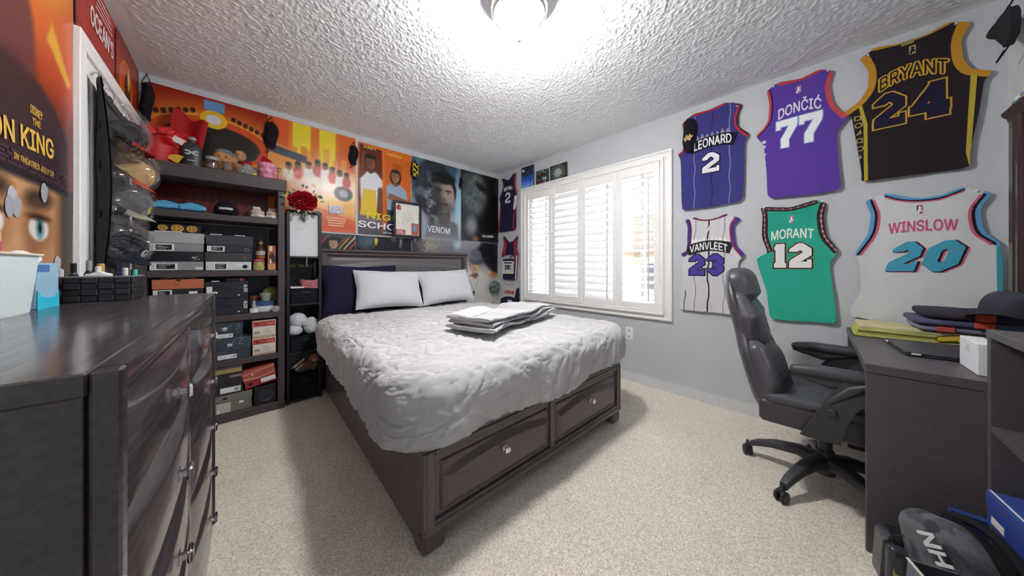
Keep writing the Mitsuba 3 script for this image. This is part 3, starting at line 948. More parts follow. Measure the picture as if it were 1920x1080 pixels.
# --- white pinstripes, number 23
o = [(-0.705, 1.532), (-0.655, 1.505), (-0.6, 1.497), (-0.54, 1.508), (-0.488, 1.532), (-0.418, 1.495), (-0.396, 1.481), (-0.441, 1.435), (-0.427, 1.286), (-0.369, 1.21), (-0.409, 1.16), (-0.418, 0.979), (-0.427, 0.751), (-0.605, 0.754), (-0.811, 0.75), (-0.8, 0.898), (-0.788, 1.064), (-0.794, 1.216), (-0.8, 1.229), (-0.755, 1.253), (-0.749, 1.466), (-0.771, 1.513)]
t, cl = jersey('white pinstriped jersey with a black name band and purple number 23, behind the chair', o, 'cbcace', 4)
lay(t, 'collar', cl, band([(-0.71, 1.53), (-0.655, 1.508), (-0.6, 1.50), (-0.54, 1.51), (-0.48, 1.53)], 0.012, cl.poly), '6b2f45', 0)
lay(t, 'armhole_trim', cl, band([(-0.405, 1.49), (-0.441, 1.435), (-0.427, 1.286), (-0.36, 1.20)], 0.028, cl.poly), '4a3c86', 0)
lay(t, 'armhole_trim', cl, band([(-0.428, 1.49), (-0.464, 1.435), (-0.449, 1.286), (-0.385, 1.19)], 0.006, cl.poly), '8c3750', 1)
lay(t, 'armhole_trim', cl, band([(-0.80, 1.225), (-0.757, 1.253), (-0.749, 1.466), (-0.775, 1.52)], 0.03, cl.poly), '4a3c86', 0)
lay(t, 'armhole_trim', cl, band([(-0.78, 1.215), (-0.735, 1.253), (-0.727, 1.466), (-0.752, 1.52)], 0.005, cl.poly), '5d2b42', 1)
for u, c_ in ((-0.697, '8d8c96'), (-0.604, '2b2930'), (-0.500, '8d8c96'), (-0.772, '4b4a52'), (-0.432, '4b4a52')):
    zig = [(u + (0.005 if (i // 3) % 2 else -0.005), 0.74 + i * 0.045) for i in range(18 if abs(u + .6) < .12 else 5)]
    lay(t, 'pinstripe', cl, LineString(zig).buffer(0.0034 if u != -0.604 else 0.005).intersection(cl.poly), c_, 0)
mtn = [(-0.735, 1.30)] + [q for i in range(9) for q in ((-0.72 + i * 0.028, 1.352 + 0.01 * (i % 2)), (-0.706 + i * 0.028, 1.33))] + [(-0.48, 1.30)]
lay(t, 'mountain_print', cl, Polygon(mtn).buffer(0), 'e6e6ea', 0)
bnd = np.array([(-0.755, 1.252), (-0.68, 1.279), (-0.6, 1.292), (-0.52, 1.283), (-0.452, 1.262)])
lay(t, 'name_band', cl, LineString(chaikin(bnd + [0, 0.0], 2, False)).buffer(0.043, cap_style='flat').intersection(cl.poly), '2c2b31', 1)
lay(t, 'name_lettering', cl, arched('VANVLEET', -0.735, -0.476, 1.232, 0.058, 0.028), 'e6e6e8', 2, 'matte')
for ch, a, b in (('2', -0.740, -0.626), ('3', -0.612, -0.500)):
    n_ = number(ch, a, b, 1.048, 1.222, 0.24)
    lay(t, 'number', cl, n_.buffer(0.005, join_style='mitre'), '1f1c2a', 1)
    lay(t, 'number', cl, n_.buffer(-0.002), '4f4196', 2)
league_patch(cl, t, -0.6, 1.43, 0.045)
pins(t, cl, [(-0.44, 1.505), (-0.73, 1.515)])

# --- teal, number 12
o = [(-0.247, 1.549), (-0.124, 1.525), (-0.0, 1.561), (0.043, 1.53), (0.03, 1.454), (0.043, 1.318), (0.094, 1.224), (0.056, 1.135), (0.075, 0.945), (0.088, 0.757), (-0.031, 0.754), (-0.165, 0.747), (-0.231, 0.754), (-0.247, 0.944), (-0.297, 1.137), (-0.301, 1.181), (-0.239, 1.222), (-0.272, 1.331), (-0.268, 1.492), (-0.28, 1.548)]
t, cl = jersey('teal jersey with patterned trim and white number 12, behind the office chair', o, '2f9d86', 5)


def trimmed(path, w):
    lay(t, 'trim_band', cl, band(path, w, cl.poly), '2e2a30', 0)
    lay(t, 'trim_band', cl, band(np.array(path) * [1, 1], w * 0.18, cl.poly), 'a0505a', 1)
    ls = LineString(chaikin(path, 3, False))
    k = int(ls.length / 0.034)
    dots = [Point(ls.interpolate((i + .5) / k, normalized=True)).buffer(w * 0.36, quad_segs=1) for i in range(k)]
    lay(t, 'trim_motif', cl, shapely.union_all(dots).intersection(cl.poly), 'b9a9a4', 2)


trimmed([(-0.255, 1.537), (-0.19, 1.524), (-0.124, 1.516), (-0.06, 1.53), (0.005, 1.55)], 0.014)
trimmed([(0.035, 1.535), (0.017, 1.454), (0.030, 1.318), (0.092, 1.212)], 0.019)
trimmed([(-0.27, 1.548), (-0.257, 1.492), (-0.26, 1.331), (-0.228, 1.222)], 0.017)
lay(t, 'name_lettering', cl, arched('MORANT', -0.223, -0.012, 1.305, 0.062, 0.014), 'e2e6e4', 1, 'matte')
for ch, a, b in (('1', -0.208, -0.145), ('2', -0.130, -0.022)):
    n_ = number(ch, a, b, 1.112, 1.278, 0.25)
    lay(t, 'number', cl, n_.buffer(0.009, join_style='mitre'), '8a7a5e', 1)
    lay(t, 'number', cl, n_.buffer(0.006, join_style='mitre'), '2f2425', 2)
    lay(t, 'number', cl, n_, 'e6e3e0', 3)
league_patch(cl, t, -0.120, 1.447)
pins(t, cl, [(0.025, 1.545), (-0.262, 1.545)])

# --- white with pink and blue, number 20
o = [(0.286, 1.549), (0.389, 1.5), (0.463, 1.503), (0.527, 1.538), (0.613, 1.496), (0.576, 1.419), (0.587, 1.299), (0.631, 1.237), (0.637, 1.169), (0.637, 1.033), (0.63, 0.906), (0.60, 0.81), (0.51, 0.80), (0.383, 0.794), (0.254, 0.793), (0.137, 0.819), (0.157, 0.893), (0.188, 0.967), (0.18, 1.156), (0.165, 1.198), (0.218, 1.319), (0.229, 1.434), (0.206, 1.513), (0.236, 1.538)]
t, cl = jersey('white jersey with blue and pink trim and slanted blue number 20, above the desk', o, 'cfd1d2', 6)
for pth, sgn in (([(0.613, 1.496), (0.576, 1.419), (0.587, 1.299), (0.64, 1.237)], -1), ([(0.155, 1.195), (0.218, 1.319), (0.229, 1.434), (0.206, 1.525)], 1)):
    p_ = np.array(pth)
    lay(t, 'armhole_trim', cl, band(p_, 0.024, cl.poly), '5f9cc8', 0)
    lay(t, 'armhole_trim', cl, band(p_ + [0.020 * sgn, -0.004], 0.005, cl.poly), '232029', 1)
    lay(t, 'armhole_trim', cl, band(p_ + [0.030 * sgn, -0.006], 0.005, cl.poly), 'c2637c', 1)
cp = np.array([(0.278, 1.55), (0.33, 1.518), (0.389, 1.503), (0.463, 1.503), (0.535, 1.54)])
lay(t, 'collar', cl, band(cp, 0.012, cl.poly), '5f9cc8', 0)
lay(t, 'collar', cl, band(cp - [0, 0.014], 0.004, cl.poly), '232029', 1)
lay(t, 'collar', cl, band(cp - [0, 0.021], 0.0035, cl.poly), 'c2637c', 1)
lay(t, 'side_panel', cl, Polygon([(0.622, 1.22), (0.642, 1.23), (0.642, 0.9), (0.612, 0.88), (0.622, 1.0)]).intersection(cl.poly), '3f9aa5', 0)
lay(t, 'name_lettering', cl, arched('WINSLOW', 0.290, 0.516, 1.312, 0.058, 0.008), 'c0587a', 1, 'matte')
for ch, a, b in (('2', 0.276, 0.408), ('0', 0.402, 0.538)):
    n_ = number(ch, a, b, 1.094, 1.262, 0.25, skew=14)
    lay(t, 'number', cl, affinity.translate(n_, 0.012, -0.005).buffer(0.002), 'cc6c86', 1)
    lay(t, 'number', cl, affinity.translate(n_, 0.006, -0.002).buffer(0.002), '231f28', 2)
    lay(t, 'number', cl, n_, '4b9fbb', 3)
league_patch(cl, t, 0.397, 1.440)
pins(t, cl, [(0.57, 1.51), (0.225, 1.53)])

# --- the three by the corner
o = [(-3.074, 2.374), (-2.983, 2.33), (-2.878, 2.408), (-2.827, 2.403), (-2.844, 2.253), (-2.794, 2.078), (-2.827, 1.871), (-2.817, 1.622), (-3.187, 1.618), (-3.168, 1.792), (-3.15, 2.05), (-3.175, 2.10), (-3.105, 2.22), (-3.085, 2.303), (-3.13, 2.387)]
t, cl = jersey('navy jersey with red armholes and white number 2, nearest the room corner', o, '262440', 7)
lay(t, 'armhole_trim', cl, band([(-2.827, 2.403), (-2.844, 2.253), (-2.79, 2.078)], 0.03, cl.poly), 'a3303c', 0)
lay(t, 'armhole_trim', cl, band([(-3.175, 2.10), (-3.105, 2.22), (-3.085, 2.303), (-3.13, 2.387)], 0.024, cl.poly), '3a2c4e', 0)
lay(t, 'side_panel', cl, Polygon([(-2.86, 2.09), (-2.78, 2.10), (-2.80, 1.93), (-2.89, 1.90)]).intersection(cl.poly), 'd4d3d8', 0)
lay(t, 'side_panel', cl, band([(-2.795, 1.95), (-2.865, 1.86), (-2.885, 1.7), (-2.865, 1.62)], 0.014, cl.poly), 'a3303c', 1)
lay(t, 'side_panel', cl, band([(-3.165, 2.02), (-3.158, 1.9), (-3.175, 1.7), (-3.187, 1.62)], 0.02, cl.poly), 'a3303c', 0)
lay(t, 'name_lettering', cl, arched('BROWN', -3.075, -2.905, 2.186, 0.05, 0.012), 'd9d9de', 1, 'matte')
lay(t, 'number', cl, number('2', -3.048, -2.942, 2.018, 2.165, 0.16), 'd9d9de', 1)
pins(t, cl, [(-2.85, 2.395), (-3.11, 2.385)])

o = [(-3.09, 1.561), (-3.04, 1.529), (-2.99, 1.475), (-2.958, 1.462), (-2.91, 1.468), (-2.878, 1.485), (-2.824, 1.53), (-2.793, 1.544), (-2.816, 1.362), (-2.778, 1.28), (-2.793, 1.2), (-2.816, 0.933), (-3.107, 0.938), (-3.124, 1.285), (-3.073, 1.441), (-3.099, 1.545)]
t, cl = jersey('small navy and red singlet with a white race bib 381, hung beside the window casing', o, '2a2947', 8, 0.008)
lay(t, 'shoulder_panel', cl, Polygon([(-3.115, 1.30), (-3.07, 1.46), (-3.09, 1.55), (-3.02, 1.44), (-3.06, 1.27)]).intersection(cl.poly), 'a3323e', 0)
lay(t, 'shoulder_panel', cl, Polygon([(-2.785, 1.28), (-2.82, 1.38), (-2.80, 1.53), (-2.885, 1.44), (-2.86, 1.30), (-2.83, 0.93), (-2.80, 0.93), (-2.795, 1.2)]).intersection(cl.poly), 'a3323e', 0)
lay(t, 'side_stripe', cl, Polygon([(-2.80, 1.27), (-2.825, 1.27), (-2.845, 0.95), (-2.825, 0.95)]).intersection(cl.poly), 'd7d7da', 1)
lay(t, 'side_stripe', cl, Polygon([(-3.115, 1.25), (-3.095, 1.25), (-3.09, 0.95), (-3.105, 0.95)]).intersection(cl.poly), 'd7d7da', 1)
lay(t, 'name_lettering', cl, arched('HEART LA', -3.088, -2.868, 1.222, 0.045, 0.012), 'dcdce0', 1, 'matte')
bb = add(t + '__bib', cl.solid(sbox(-3.093, 1.02, -2.872, 1.197).buffer(-.006).buffer(.006), 0.0016, 0.006), 'd6d6cd', 'paper')
lay(t, 'bib_lettering', cl, number('381', -3.058, -2.926, 1.075, 1.145, 0.2), '26262c', 3)
lay(t, 'bib_lettering', cl, LineString([(-3.06, 1.172), (-2.91, 1.172)]).buffer(.008), '33333a', 3)
pins(t, cl, [(-2.802, 1.53), (-3.09, 1.545)])

o = [(-3.09, 0.887), (-3.04, 0.87), (-2.974, 0.859), (-2.92, 0.872), (-2.878, 0.896), (-2.785, 0.9), (-2.77, 0.825), (-2.74, 0.52), (-3.13, 0.52), (-3.141, 0.622), (-3.107, 0.784), (-3.12, 0.86)]
t, cl = jersey('white jersey with red lettering and a navy lower half, lowest beside the window', o, 'c9c6c4', 9, 0.008)
lay(t, 'lower_panel', cl, Polygon([(-3.2, 0.64), (-3.05, 0.695), (-2.95, 0.705), (-2.86, 0.69), (-2.83, 0.80), (-2.79, 0.84), (-2.7, 0.8), (-2.7, 0.4), (-3.2, 0.4)]).intersection(cl.poly), '2b2744', 0)
lay(t, 'name_lettering', cl, arched('HURRICANES', -3.06, -2.86, 0.735, 0.045, 0.006), 'a03a44', 1, 'matte')
lay(t, 'number', cl, number('8', -3.0, -2.9, 0.53, 0.66, 0.2), 'cfcdd2', 1)
lay(t, 'collar', cl, band([(-3.06, 0.88), (-2.974, 0.863), (-2.90, 0.885)], 0.008, cl.poly), '2b2744', 1)

# ---- three small canvases standing on the window casing
cg = 'small canvases standing on the window casing'


def canvas(y0, y1, z0, z1, base, label):
    t = thing('canvas', label, 'painting', cg)
    add(t + '__frame', bx(XR - 0.024, XR - 0.002, y0, y1, z0, z1, 0.002), base, 'satin')
    return t


def wallpoly(poly, x, th=0.0012):
    """A flat shape given in (u = -y, z), lying on the right wall's side at x."""
    return frame(ext(poly, th), (x, 0, 0), (0, -1, 0), (0, 0, 1), (-1, 0, 0))


t = canvas(2.512, 2.725, 2.162, 2.437, '26324a', 'small night sky canvas with a white moon over a blue glow, nearest the corner')
n_ = 24
g_ = grid(lambda u, v: (u * 0 + XR - 0.0252, -(-2.725 + u * 0.213), 2.162 + v * 0.275), 16, 40)
vz = (g_.vertices[:, 2] - 2.162) / 0.275
colr = np.array([np.interp(vz, [0, .3, .6, 1], [C(c)[k] for c in ('7fa8e8', '2f5fd0', '232c55', '191b28')]) for k in range(3)]).T
g_.invert()
add(t + '__painting', g_, colr, 'satin', False)
art = [Point(-2.69, 2.39).buffer(0.016)] + [Point(-2.66 + 0.03 * i, 2.38 + 0.03 * math.sin(i * 2.3)).buffer(0.0035) for i in range(6)]
add(t + '__moon', wallpoly(art[0], XR - 0.0256), 'f0f0ee', 'matte')
for q in art[1:]:
    add(t + '__star', wallpoly(q, XR - 0.0256), 'e0e2ee', 'matte')
add(t + '__lamp_post', wallpoly(shapely.union_all([sbox(-2.563, 2.162, -2.557, 2.27), LineString([(-2.58, 2.26), (-2.56, 2.235), (-2.54, 2.262)]).buffer(0.003)]), XR - 0.0256), '10131f', 'matte')
rg = np.random.default_rng(5)
t = canvas(2.27, 2.465, 2.142, 2.33, '272428', 'small black canvas with scattered teal and red ring shapes, middle of three')
for i in range(34):
    u, z = rg.uniform(-2.458, -2.277), rg.uniform(2.15, 2.322)
    add(t + '__ring', wallpoly(Point(u, z).buffer(rg.uniform(.009, .016)).difference(Point(u, z).buffer(0.006)), XR - 0.0252 - 0.00003 * i), ['5f9f90', '9a4a44', 'b9c4bd', '3f7a74', '7a3a40'][i % 5], 'matte')
t = canvas(1.992, 2.238, 2.136, 2.336, '2b292b', 'small black canvas with a round white and green mandala, right of three')
k = 0
for r_, n_, c_, s_ in ((0.018, 6, 'dfe3df', .011), (0.042, 10, 'cfd6cf', .011), (0.068, 14, '6f9c86', .009), (0.086, 16, '9a9a5a', .007)):
    for i in range(n_):
        a = 2 * np.pi * i / n_
        u, z = -2.115 + r_ * math.cos(a) * 1.15, 2.236 + r_ * math.sin(a)
        add(t + '__petal', wallpoly(Point(u, z).buffer(s_).difference(Point(u, z).buffer(s_ * .5)), XR - 0.0252), c_, 'matte')
        k += 1


# ---- black cloth face masks hanging on pins
def face_mask(label, o, right, outw, w=0.085, h=0.15, col='1f1c22', strap=True, turn=0.0):
    """o: middle of the mask on the wall; right, outw: unit vectors along and out of the wall."""
    t = thing('face_mask', label, 'face mask', 'black cloth face masks')
    right, outw = np.array(right, float), np.array(outw, float)
    up = np.array([0, 0, 1.0])

    def fn(u, v):
        a, b = u * 2 - 1, v * 2 - 1
        wid = w / 2 * (0.55 + 0.45 * np.cos(b * 1.2)) * (1 + 0.12 * b)
        x = a * wid + 0.006 * np.sin(b * 3)
        z = b * h / 2 + 0.012 * np.cos(a * 1.5) * np.sign(b) * np.abs(b) ** 3
        y = 0.008 + 0.035 * (1 - a * a) ** 0.8 * (0.45 + 0.55 * np.cos(b * 1.4)) + 0.004 * np.sin(b * 9 + a * 3)
        return x, z, y
    g = grid(fn, 18, 24)
    bk = grid(lambda u, v: tuple(np.array(fn(u, v)) - np.array([0 * u, 0 * u, 0.004 + 0 * u])), 18, 24)
    bk.invert()
    m = tf(cat(g, bk), rz=turn)
    add(t + '__cloth', frame(m, o, right, up, outw), col, 'cloth', True)
    loops = []
    for s in (-1, 1):
        p = spline([(s * 0.012, h * .46, .012), (s * 0.016, h * .62, .012), (0.0, h * .82, .008), (s * 0.004, h * .80, .006)], 14)
        loops.append(tube(p, 0.0022, 6))
    p = spline([(0.012, -h * .45, .012), (-0.004, -h * .6, .01), (-0.022, -h * .74, .006), (-0.016, -h * .5, .01)], 16)
    loops.append(tube(p, 0.0022, 6))
    for lp in loops if strap else []:
        add(t + '__ear_loop', frame(tf(lp, rz=turn), o, right, up, outw), '17151a', 'matte', True)
    return t


mk = face_mask('black face mask with a gold emblem pinned on the left shoulder of the purple jersey', (XR - 0.03, 0.735, 2.215), (0, -1, 0), (-1, 0, 0), 0.10, 0.25, strap=False)
emb = [Polygon([(-.03, 0), (-.012, .03), (.0, .012), (.014, .034), (.026, .002), (.012, -.03), (-.008, -.012), (-.022, -.034)]), LineString([(-.03, -.004), (.03, .006)]).buffer(.006)]
add(mk + '__emblem', frame(ext(shapely.union_all(emb), 0.003), (XR - 0.071, 0.735, 2.19), (0, -1, 0), (0, 0, 1), (-1, 0, 0)), 'a98a4e', 'satin')
face_mask('black face mask hanging between the oval poster and the orange bus poster', (0.212, YB - 0.01, 2.235), (1, 0, 0), (0, -1, 0), 0.095, 0.2)
face_mask('black face mask hanging left of the two locker figures poster', (0.852, YB - 0.01, 2.235), (1, 0, 0), (0, -1, 0), 0.085, 0.17)
mk = face_mask('black and yellow chequered face mask hanging left of the dark portrait poster', (1.49, YB - 0.01, 2.235), (1, 0, 0), (0, -1, 0), 0.085, 0.18)
for i, (x, z) in enumerate(((-.016, .055), (.016, .03), (-.016, .0), (.016, -.03), (-.012, -.06))):
    q = LineString([(x - .018, z - .02), (x + .018, z + .02)]).buffer(.005)
    q = q.union(LineString([(x - .018, z + .02), (x + .018, z - .02)]).buffer(.005))
    add(mk + '__stripe', frame(ext(q, .002), (1.49, YB - 0.053 + abs(x) * .2, 2.235), (1, 0, 0), (0, 0, 1), (0, -1, 0)), 'c6b62e', 'cloth')
face_mask('dark face mask with a pale patch hanging in the back left corner', (-0.452, YB - 0.01, 2.26), (1, 0, 0), (0, -1, 0), 0.06, 0.24)
mk = thing('face_mask', 'black face mask folded to a point, hanging high in the right corner', 'face mask', 'black cloth face masks')
mp = Polygon(chaikin([(2.47, 2.262), (2.505, 2.282), (2.72, 2.285), (2.735, 2.272), (2.60, 2.185), (2.525, 2.108), (2.45, 2.17)], 2))
v_, f_ = trimesh.remesh.subdivide_to_size(*(lambda q: (q.vertices, q.faces))(ext(mp, .022)), .02)
add(mk + '__cloth', frame(blob(M(v_, f_), .007, 22, 4), (0, YF + .05, 0), (1, 0, 0), (0, 0, 1), (0, 1, 0)), '29282d', 'cloth', 50)
for q in (spline([(2.54, YF + .06, 2.275), (2.53, YF + .04, 2.34), (2.545, YF + .004, 2.40), (2.56, YF + .04, 2.34), (2.562, YF + .06, 2.275)], 24), spline([(2.53, YF + .06, 2.12), (2.57, YF + .065, 2.105), (2.615, YF + .07, 2.09), (2.56, YF + .065, 2.115)], 20)):
    add(mk + '__ear_loop', tube(q, .0032, 6), '1a191d', 'matte', True)
add(mk + '__pin', cyl((2.545, YF, 2.398), (2.545, YF + .012, 2.398), .004, n=10), 'c9c9cc', 'gloss')
face_mask('black face mask hanging between the dark portrait and the dark mask poster', (2.125, YB - 0.01, 2.21), (1, 0, 0), (0, -1, 0), 0.05, 0.12)
# ------------------------------------------------------------------ posters: flat prints on the walls
class Art:
    """The print of a poster: colours on a fine grid of its own sheet; x across (0..1), y up (0..1)."""

    def __init__(self, w, h, step=0.0075):
        self.w, self.h = w, h
        self.nx, self.ny = max(8, int(w / step)), max(8, int(h / step))
        self.x, self.y = np.meshgrid(np.linspace(0, 1, self.nx), np.linspace(0, 1, self.ny), indexing='ij')
        self.c = np.zeros((self.nx, self.ny, 3))

    def hexa(self, c):
        return np.array([int(c[i:i + 2], 16) for i in (0, 2, 4)], float)

    def grad(self, stops, t=None):
        t = self.y if t is None else t
        p = [s[0] for s in stops]
        self.c = np.stack([np.interp(t, p, [self.hexa(s[1])[k] for s in stops]) for k in range(3)], -1)
        return self

    def paint(self, mask, c, a=1.0):
        m = (np.clip(mask, 0, 1) * a)[..., None]
        self.c = self.c * (1 - m) + self.hexa(c) * m
        return self

    def ell(self, cx, cy, rx, ry, soft=0.08, rot=0.0):
        dx, dy = (self.x - cx) * self.w, (self.y - cy) * self.h
        a = math.radians(rot)
        dx, dy = dx * math.cos(a) + dy * math.sin(a), -dx * math.sin(a) + dy * math.cos(a)
        d = np.sqrt((dx / (rx * self.w)) ** 2 + (dy / (ry * self.h)) ** 2)
        return np.clip((1 + soft - d) / (2 * soft), 0, 1)

    def poly(self, pts, soft=None):
        p = Polygon([(a * self.w, b * self.h) for a, b in pts]).buffer(0)
        P = shapely.points(self.x.ravel() * self.w, self.y.ravel() * self.h)
        s = soft or 0.004
        d = shapely.distance(P, p.boundary) * np.where(shapely.contains(p, P), 1, -1)
        return np.clip(0.5 + d / (2 * s), 0, 1).reshape(self.x.shape)

    def noise(self, f, seed=0, oct=4, st=1.0):
        return meshkit.fbm(np.stack([self.x * f * self.w, self.y * f * self.h * st, np.full_like(self.x, seed * 3.7)], -1), oct, seed)

    def face(self, cx, cy, s, skin='b98a68', dark='7a533c', hair='1d1713', tone=1.0, beard=False, longhair=False):
        """A plain front-on head of no one in particular; s: half its height, in sheet heights."""
        r = self.h / self.w
        if longhair:
            self.paint(self.ell(cx, cy - .15 * s, .95 * s * r, 1.35 * s, .06), hair)
        self.paint(self.ell(cx, cy - 1.15 * s, .42 * s * r, .5 * s, .1), dark)
        self.paint(self.ell(cx, cy + .22 * s, .78 * s * r, .9 * s, .06), hair)
        self.paint(self.ell(cx, cy - .05 * s, .68 * s * r, .92 * s, .07), skin)
        self.paint(self.ell(cx - .35 * s * r, cy - .1 * s, .36 * s * r, .8 * s, .5), dark, .35)
        self.paint(self.ell(cx, cy + .86 * s, .72 * s * r, .32 * s, .18), hair)
        for k in (-1, 1):
            self.paint(self.ell(cx + k * .27 * s * r, cy + .20 * s, .17 * s * r, .05 * s, .5), hair, .85)
            self.paint(self.ell(cx + k * .27 * s * r, cy + .06 * s, .12 * s * r, .06 * s, .4), 'd8cfc6', .45)
            self.paint(self.ell(cx + k * .27 * s * r, cy + .06 * s, .06 * s * r, .05 * s, .4), '241a16', .9)
        self.paint(self.ell(cx + .03 * s * r, cy - .24 * s, .12 * s * r, .1 * s, .5), dark, .6)
        self.paint(self.ell(cx, cy - .52 * s, .25 * s * r, .07 * s, .4), '7d3f3a', .8)
        if beard:
            self.paint(self.ell(cx, cy - .68 * s, .55 * s * r, .32 * s, .4), hair, .45)
        return self


def poster(label, wall, p0, w, h, art=None, curl=0.0025, base='101014', seed=1, kind='poster'):
    """wall 'back': p0 = (x, z) of the lower left corner; 'left': p0 = (y, z)."""
    t = thing('poster', label, kind)
    if wall == 'back':
        o, ux, n = np.array([p0[0], YB, p0[1]]), np.array([1, 0, 0.0]), np.array([0, -1, 0.0])
    else:
        o, ux, n = np.array([XL, p0[0], p0[1]]), np.array([0, 1.0, 0]), np.array([1.0, 0, 0])
    nx, ny = art.nx, art.ny
    U, V = art.x, art.y
    rip = meshkit.fbm(np.stack([U * w * 4, V * h * 2, np.full_like(U, seed)], -1), 3, seed)
    edge = np.clip(1 - np.minimum(np.minimum(U, 1 - U) * w, np.minimum(V, 1 - V) * h) / 0.05, 0, 1)
    out = 0.0015 + curl * rip * 1.4 + 0.003 * edge ** 2 * rip
    P = o + (U * w)[..., None] * ux + (V * h)[..., None] * np.array([0, 0, 1.0]) + out[..., None] * n
    i = (np.arange(nx - 1)[:, None] * ny + np.arange(ny - 1)[None]).ravel()
    f = np.vstack([np.stack([i, i + ny, i + ny + 1], 1), np.stack([i, i + ny + 1, i + 1], 1)])
    m = M(P.reshape(-1, 3), f)
    if m.face_normals[0] @ n < 0:
        m.invert()
    m.vertex_normals
    add(t + '__sheet', m, lin(art.c).reshape(-1, 3), 'paper', True)

    def word(text, x, y, hh, col, width=None, center=True, bold=True, rot=0.0, part='lettering', mat='paper'):
        g = text_poly(text, hh, bold, width, center)
        if rot:
            g = affinity.rotate(g, rot, origin=(0, 0))
        g = affinity.translate(g, x * w, y * h)
        add(t + '__' + part, frame(ext(g, 0.0006), o + n * (0.0026 + curl * 1.2), ux, (0, 0, 1), n), col, mat, False)

    def shape(poly, col, part, lift=0.0):
        g = affinity.scale(poly, w, h, origin=(0, 0))
        add(t + '__' + part, frame(ext(g, 0.0006), o + n * (0.0022 + curl * 1.2 + lift), ux, (0, 0, 1), n), col, 'paper', False)
    return t, word, shape


# back wall, upper row
def art_oval():
    a = Art(.645, .96)
    a.grad([(0, '5a0d0d'), (.35, '8e1a10'), (.62, 'c8641f'), (.8, 'd98a2a'), (1, '8c1f12')])
    a.paint(np.clip(np.abs(a.x - .5) * 1.6 - .25, 0, 1) * np.clip(a.y * 2 - .9, 0, 1), '7d1710', .8)
    a.paint(a.ell(.5, .66, .54, .20, .02), 'e0962f')
    a.paint(a.ell(.5, .66, .52, .185, .02), 'c04a1c')
    a.paint(a.ell(.5, .645, .42, .150, .02), '241c1d')
    a.paint(np.clip((.42 - a.y) * 5, 0, 1), '5e0e0e', .9)
    for k in range(9):
        a.paint(a.poly([(.1 + k * .1, .0), (.13 + k * .1, .0), (.4 + k * .03, .45), (.39 + k * .03, .45)], .012), '94401a', .45)
    return a


t, word, shape = poster('glossy orange and red poster with a black oval and a yellow disc, above the bookshelf', 'back', (-.45, 1.455), .645, .96, art_oval(), seed=1)
shape(affinity.scale(Point(.5, .835).buffer(.115, quad_segs=24), 1, .62, origin=(.5, .835)), 'd8b12c', 'disc')
shape(affinity.scale(Point(.5, .835).buffer(.062, quad_segs=24), 1, .62, origin=(.5, .835)), 'c9c9d6', 'disc_centre', .0007)
shape(sbox(.43, .915, .58, .97).buffer(.012), '5f8fc0', 'blue_band')
for k in (-1, 1):
    for i in range(6):
        shape(Point(.5 + k * (.17 + i * .055), .875 - i * .014).buffer(.022, quad_segs=2), '3a2015', 'silhouette', .0003 * (i % 2))
word('INCREDIBLES 2', .5, .03, .05, 'e4d8d0', .58)


def art_bus():
    a = Art(.675, .96)
    a.grad([(0, 'c4521f'), (.3, 'd4682a'), (.6, 'd27a30'), (1, 'd06a22')])
    for x0, x1, c in ((.24, .44, 'd8c62a'), (.54, .74, 'd9c62c'), (.0, .2, 'c9551f'), (.46, .52, 'cf6a25'), (.78, 1, 'cd5f20')):
        a.paint(a.poly([(x0, .62), (x1, .62), (x1, 1), (x0, 1)], .003), c)
    for k in range(14):
        x = (k * .37) % 1.0
        a.paint(a.poly([(x, .55), (x + .07, .55), (x + .07, .72 + .12 * ((k * 7) % 5) / 5), (x, .72 + .12 * ((k * 7) % 5) / 5)], .003), ['cf7a2c', 'da8f38', 'c4642a'][k % 3], .8)
    a.paint(a.poly([(-.02, .78), (.98, .60), (.98, .38), (-.02, .52)], .004), 'd58a3a')
    a.paint(a.poly([(.02, .755), (.4, .70), (.4, .63), (.02, .68)], .003), '39424f')
    a.paint(a.poly([(-.02, .30), (.99, .42), (.99, .12), (.62, .22)], .004), 'd9a23a')
    a.paint(a.ell(.62, .47, .42, .13, .6), 'ede9e6', .9)
    a.paint(a.ell(.84, .40, .12, .075, .1), '23242a')
    a.paint(a.ell(.84, .40, .06, .04, .1), '8f9298')
    for k, (x, y) in enumerate(((.30, .60), (.42, .62), (.52, .655), (.61, .64), (.70, .615), (.79, .60), (.88, .585), (.2, .58))):
        a.paint(a.ell(x, y - .07, .055, .06, .2), ['c9473c', 'd8d4d2', 'b53a36', 'e2d9d0'][k % 4])
        a.paint(a.ell(x, y, .036, .034, .2), ['6d4a36', '8a6248', '53382a'][k % 3])
        a.paint(a.ell(x, y + .022, .034, .018, .2), '201815')
    a.paint(np.clip((.2 - a.y) * 8, 0, 1), 'c84f22', .9)
    return a


t, word, shape = poster('orange city poster with yellow towers and a crowd on a bus, behind the roses', 'back', (.199, 1.455), .675, .96, art_bus(), seed=2)
word('DREW', .75, .185, .075, '2e5f96', .135, rot=3)
word('DREW', .757, .192, .07, 'd9dde2', .118, rot=3, part='lettering_face')
for i in range(4):
    shape(sbox(.62 + .01 * i, .135 - i * .025, .88 - .012 * i, .147 - i * .025), 'e0a888', 'credit_line')


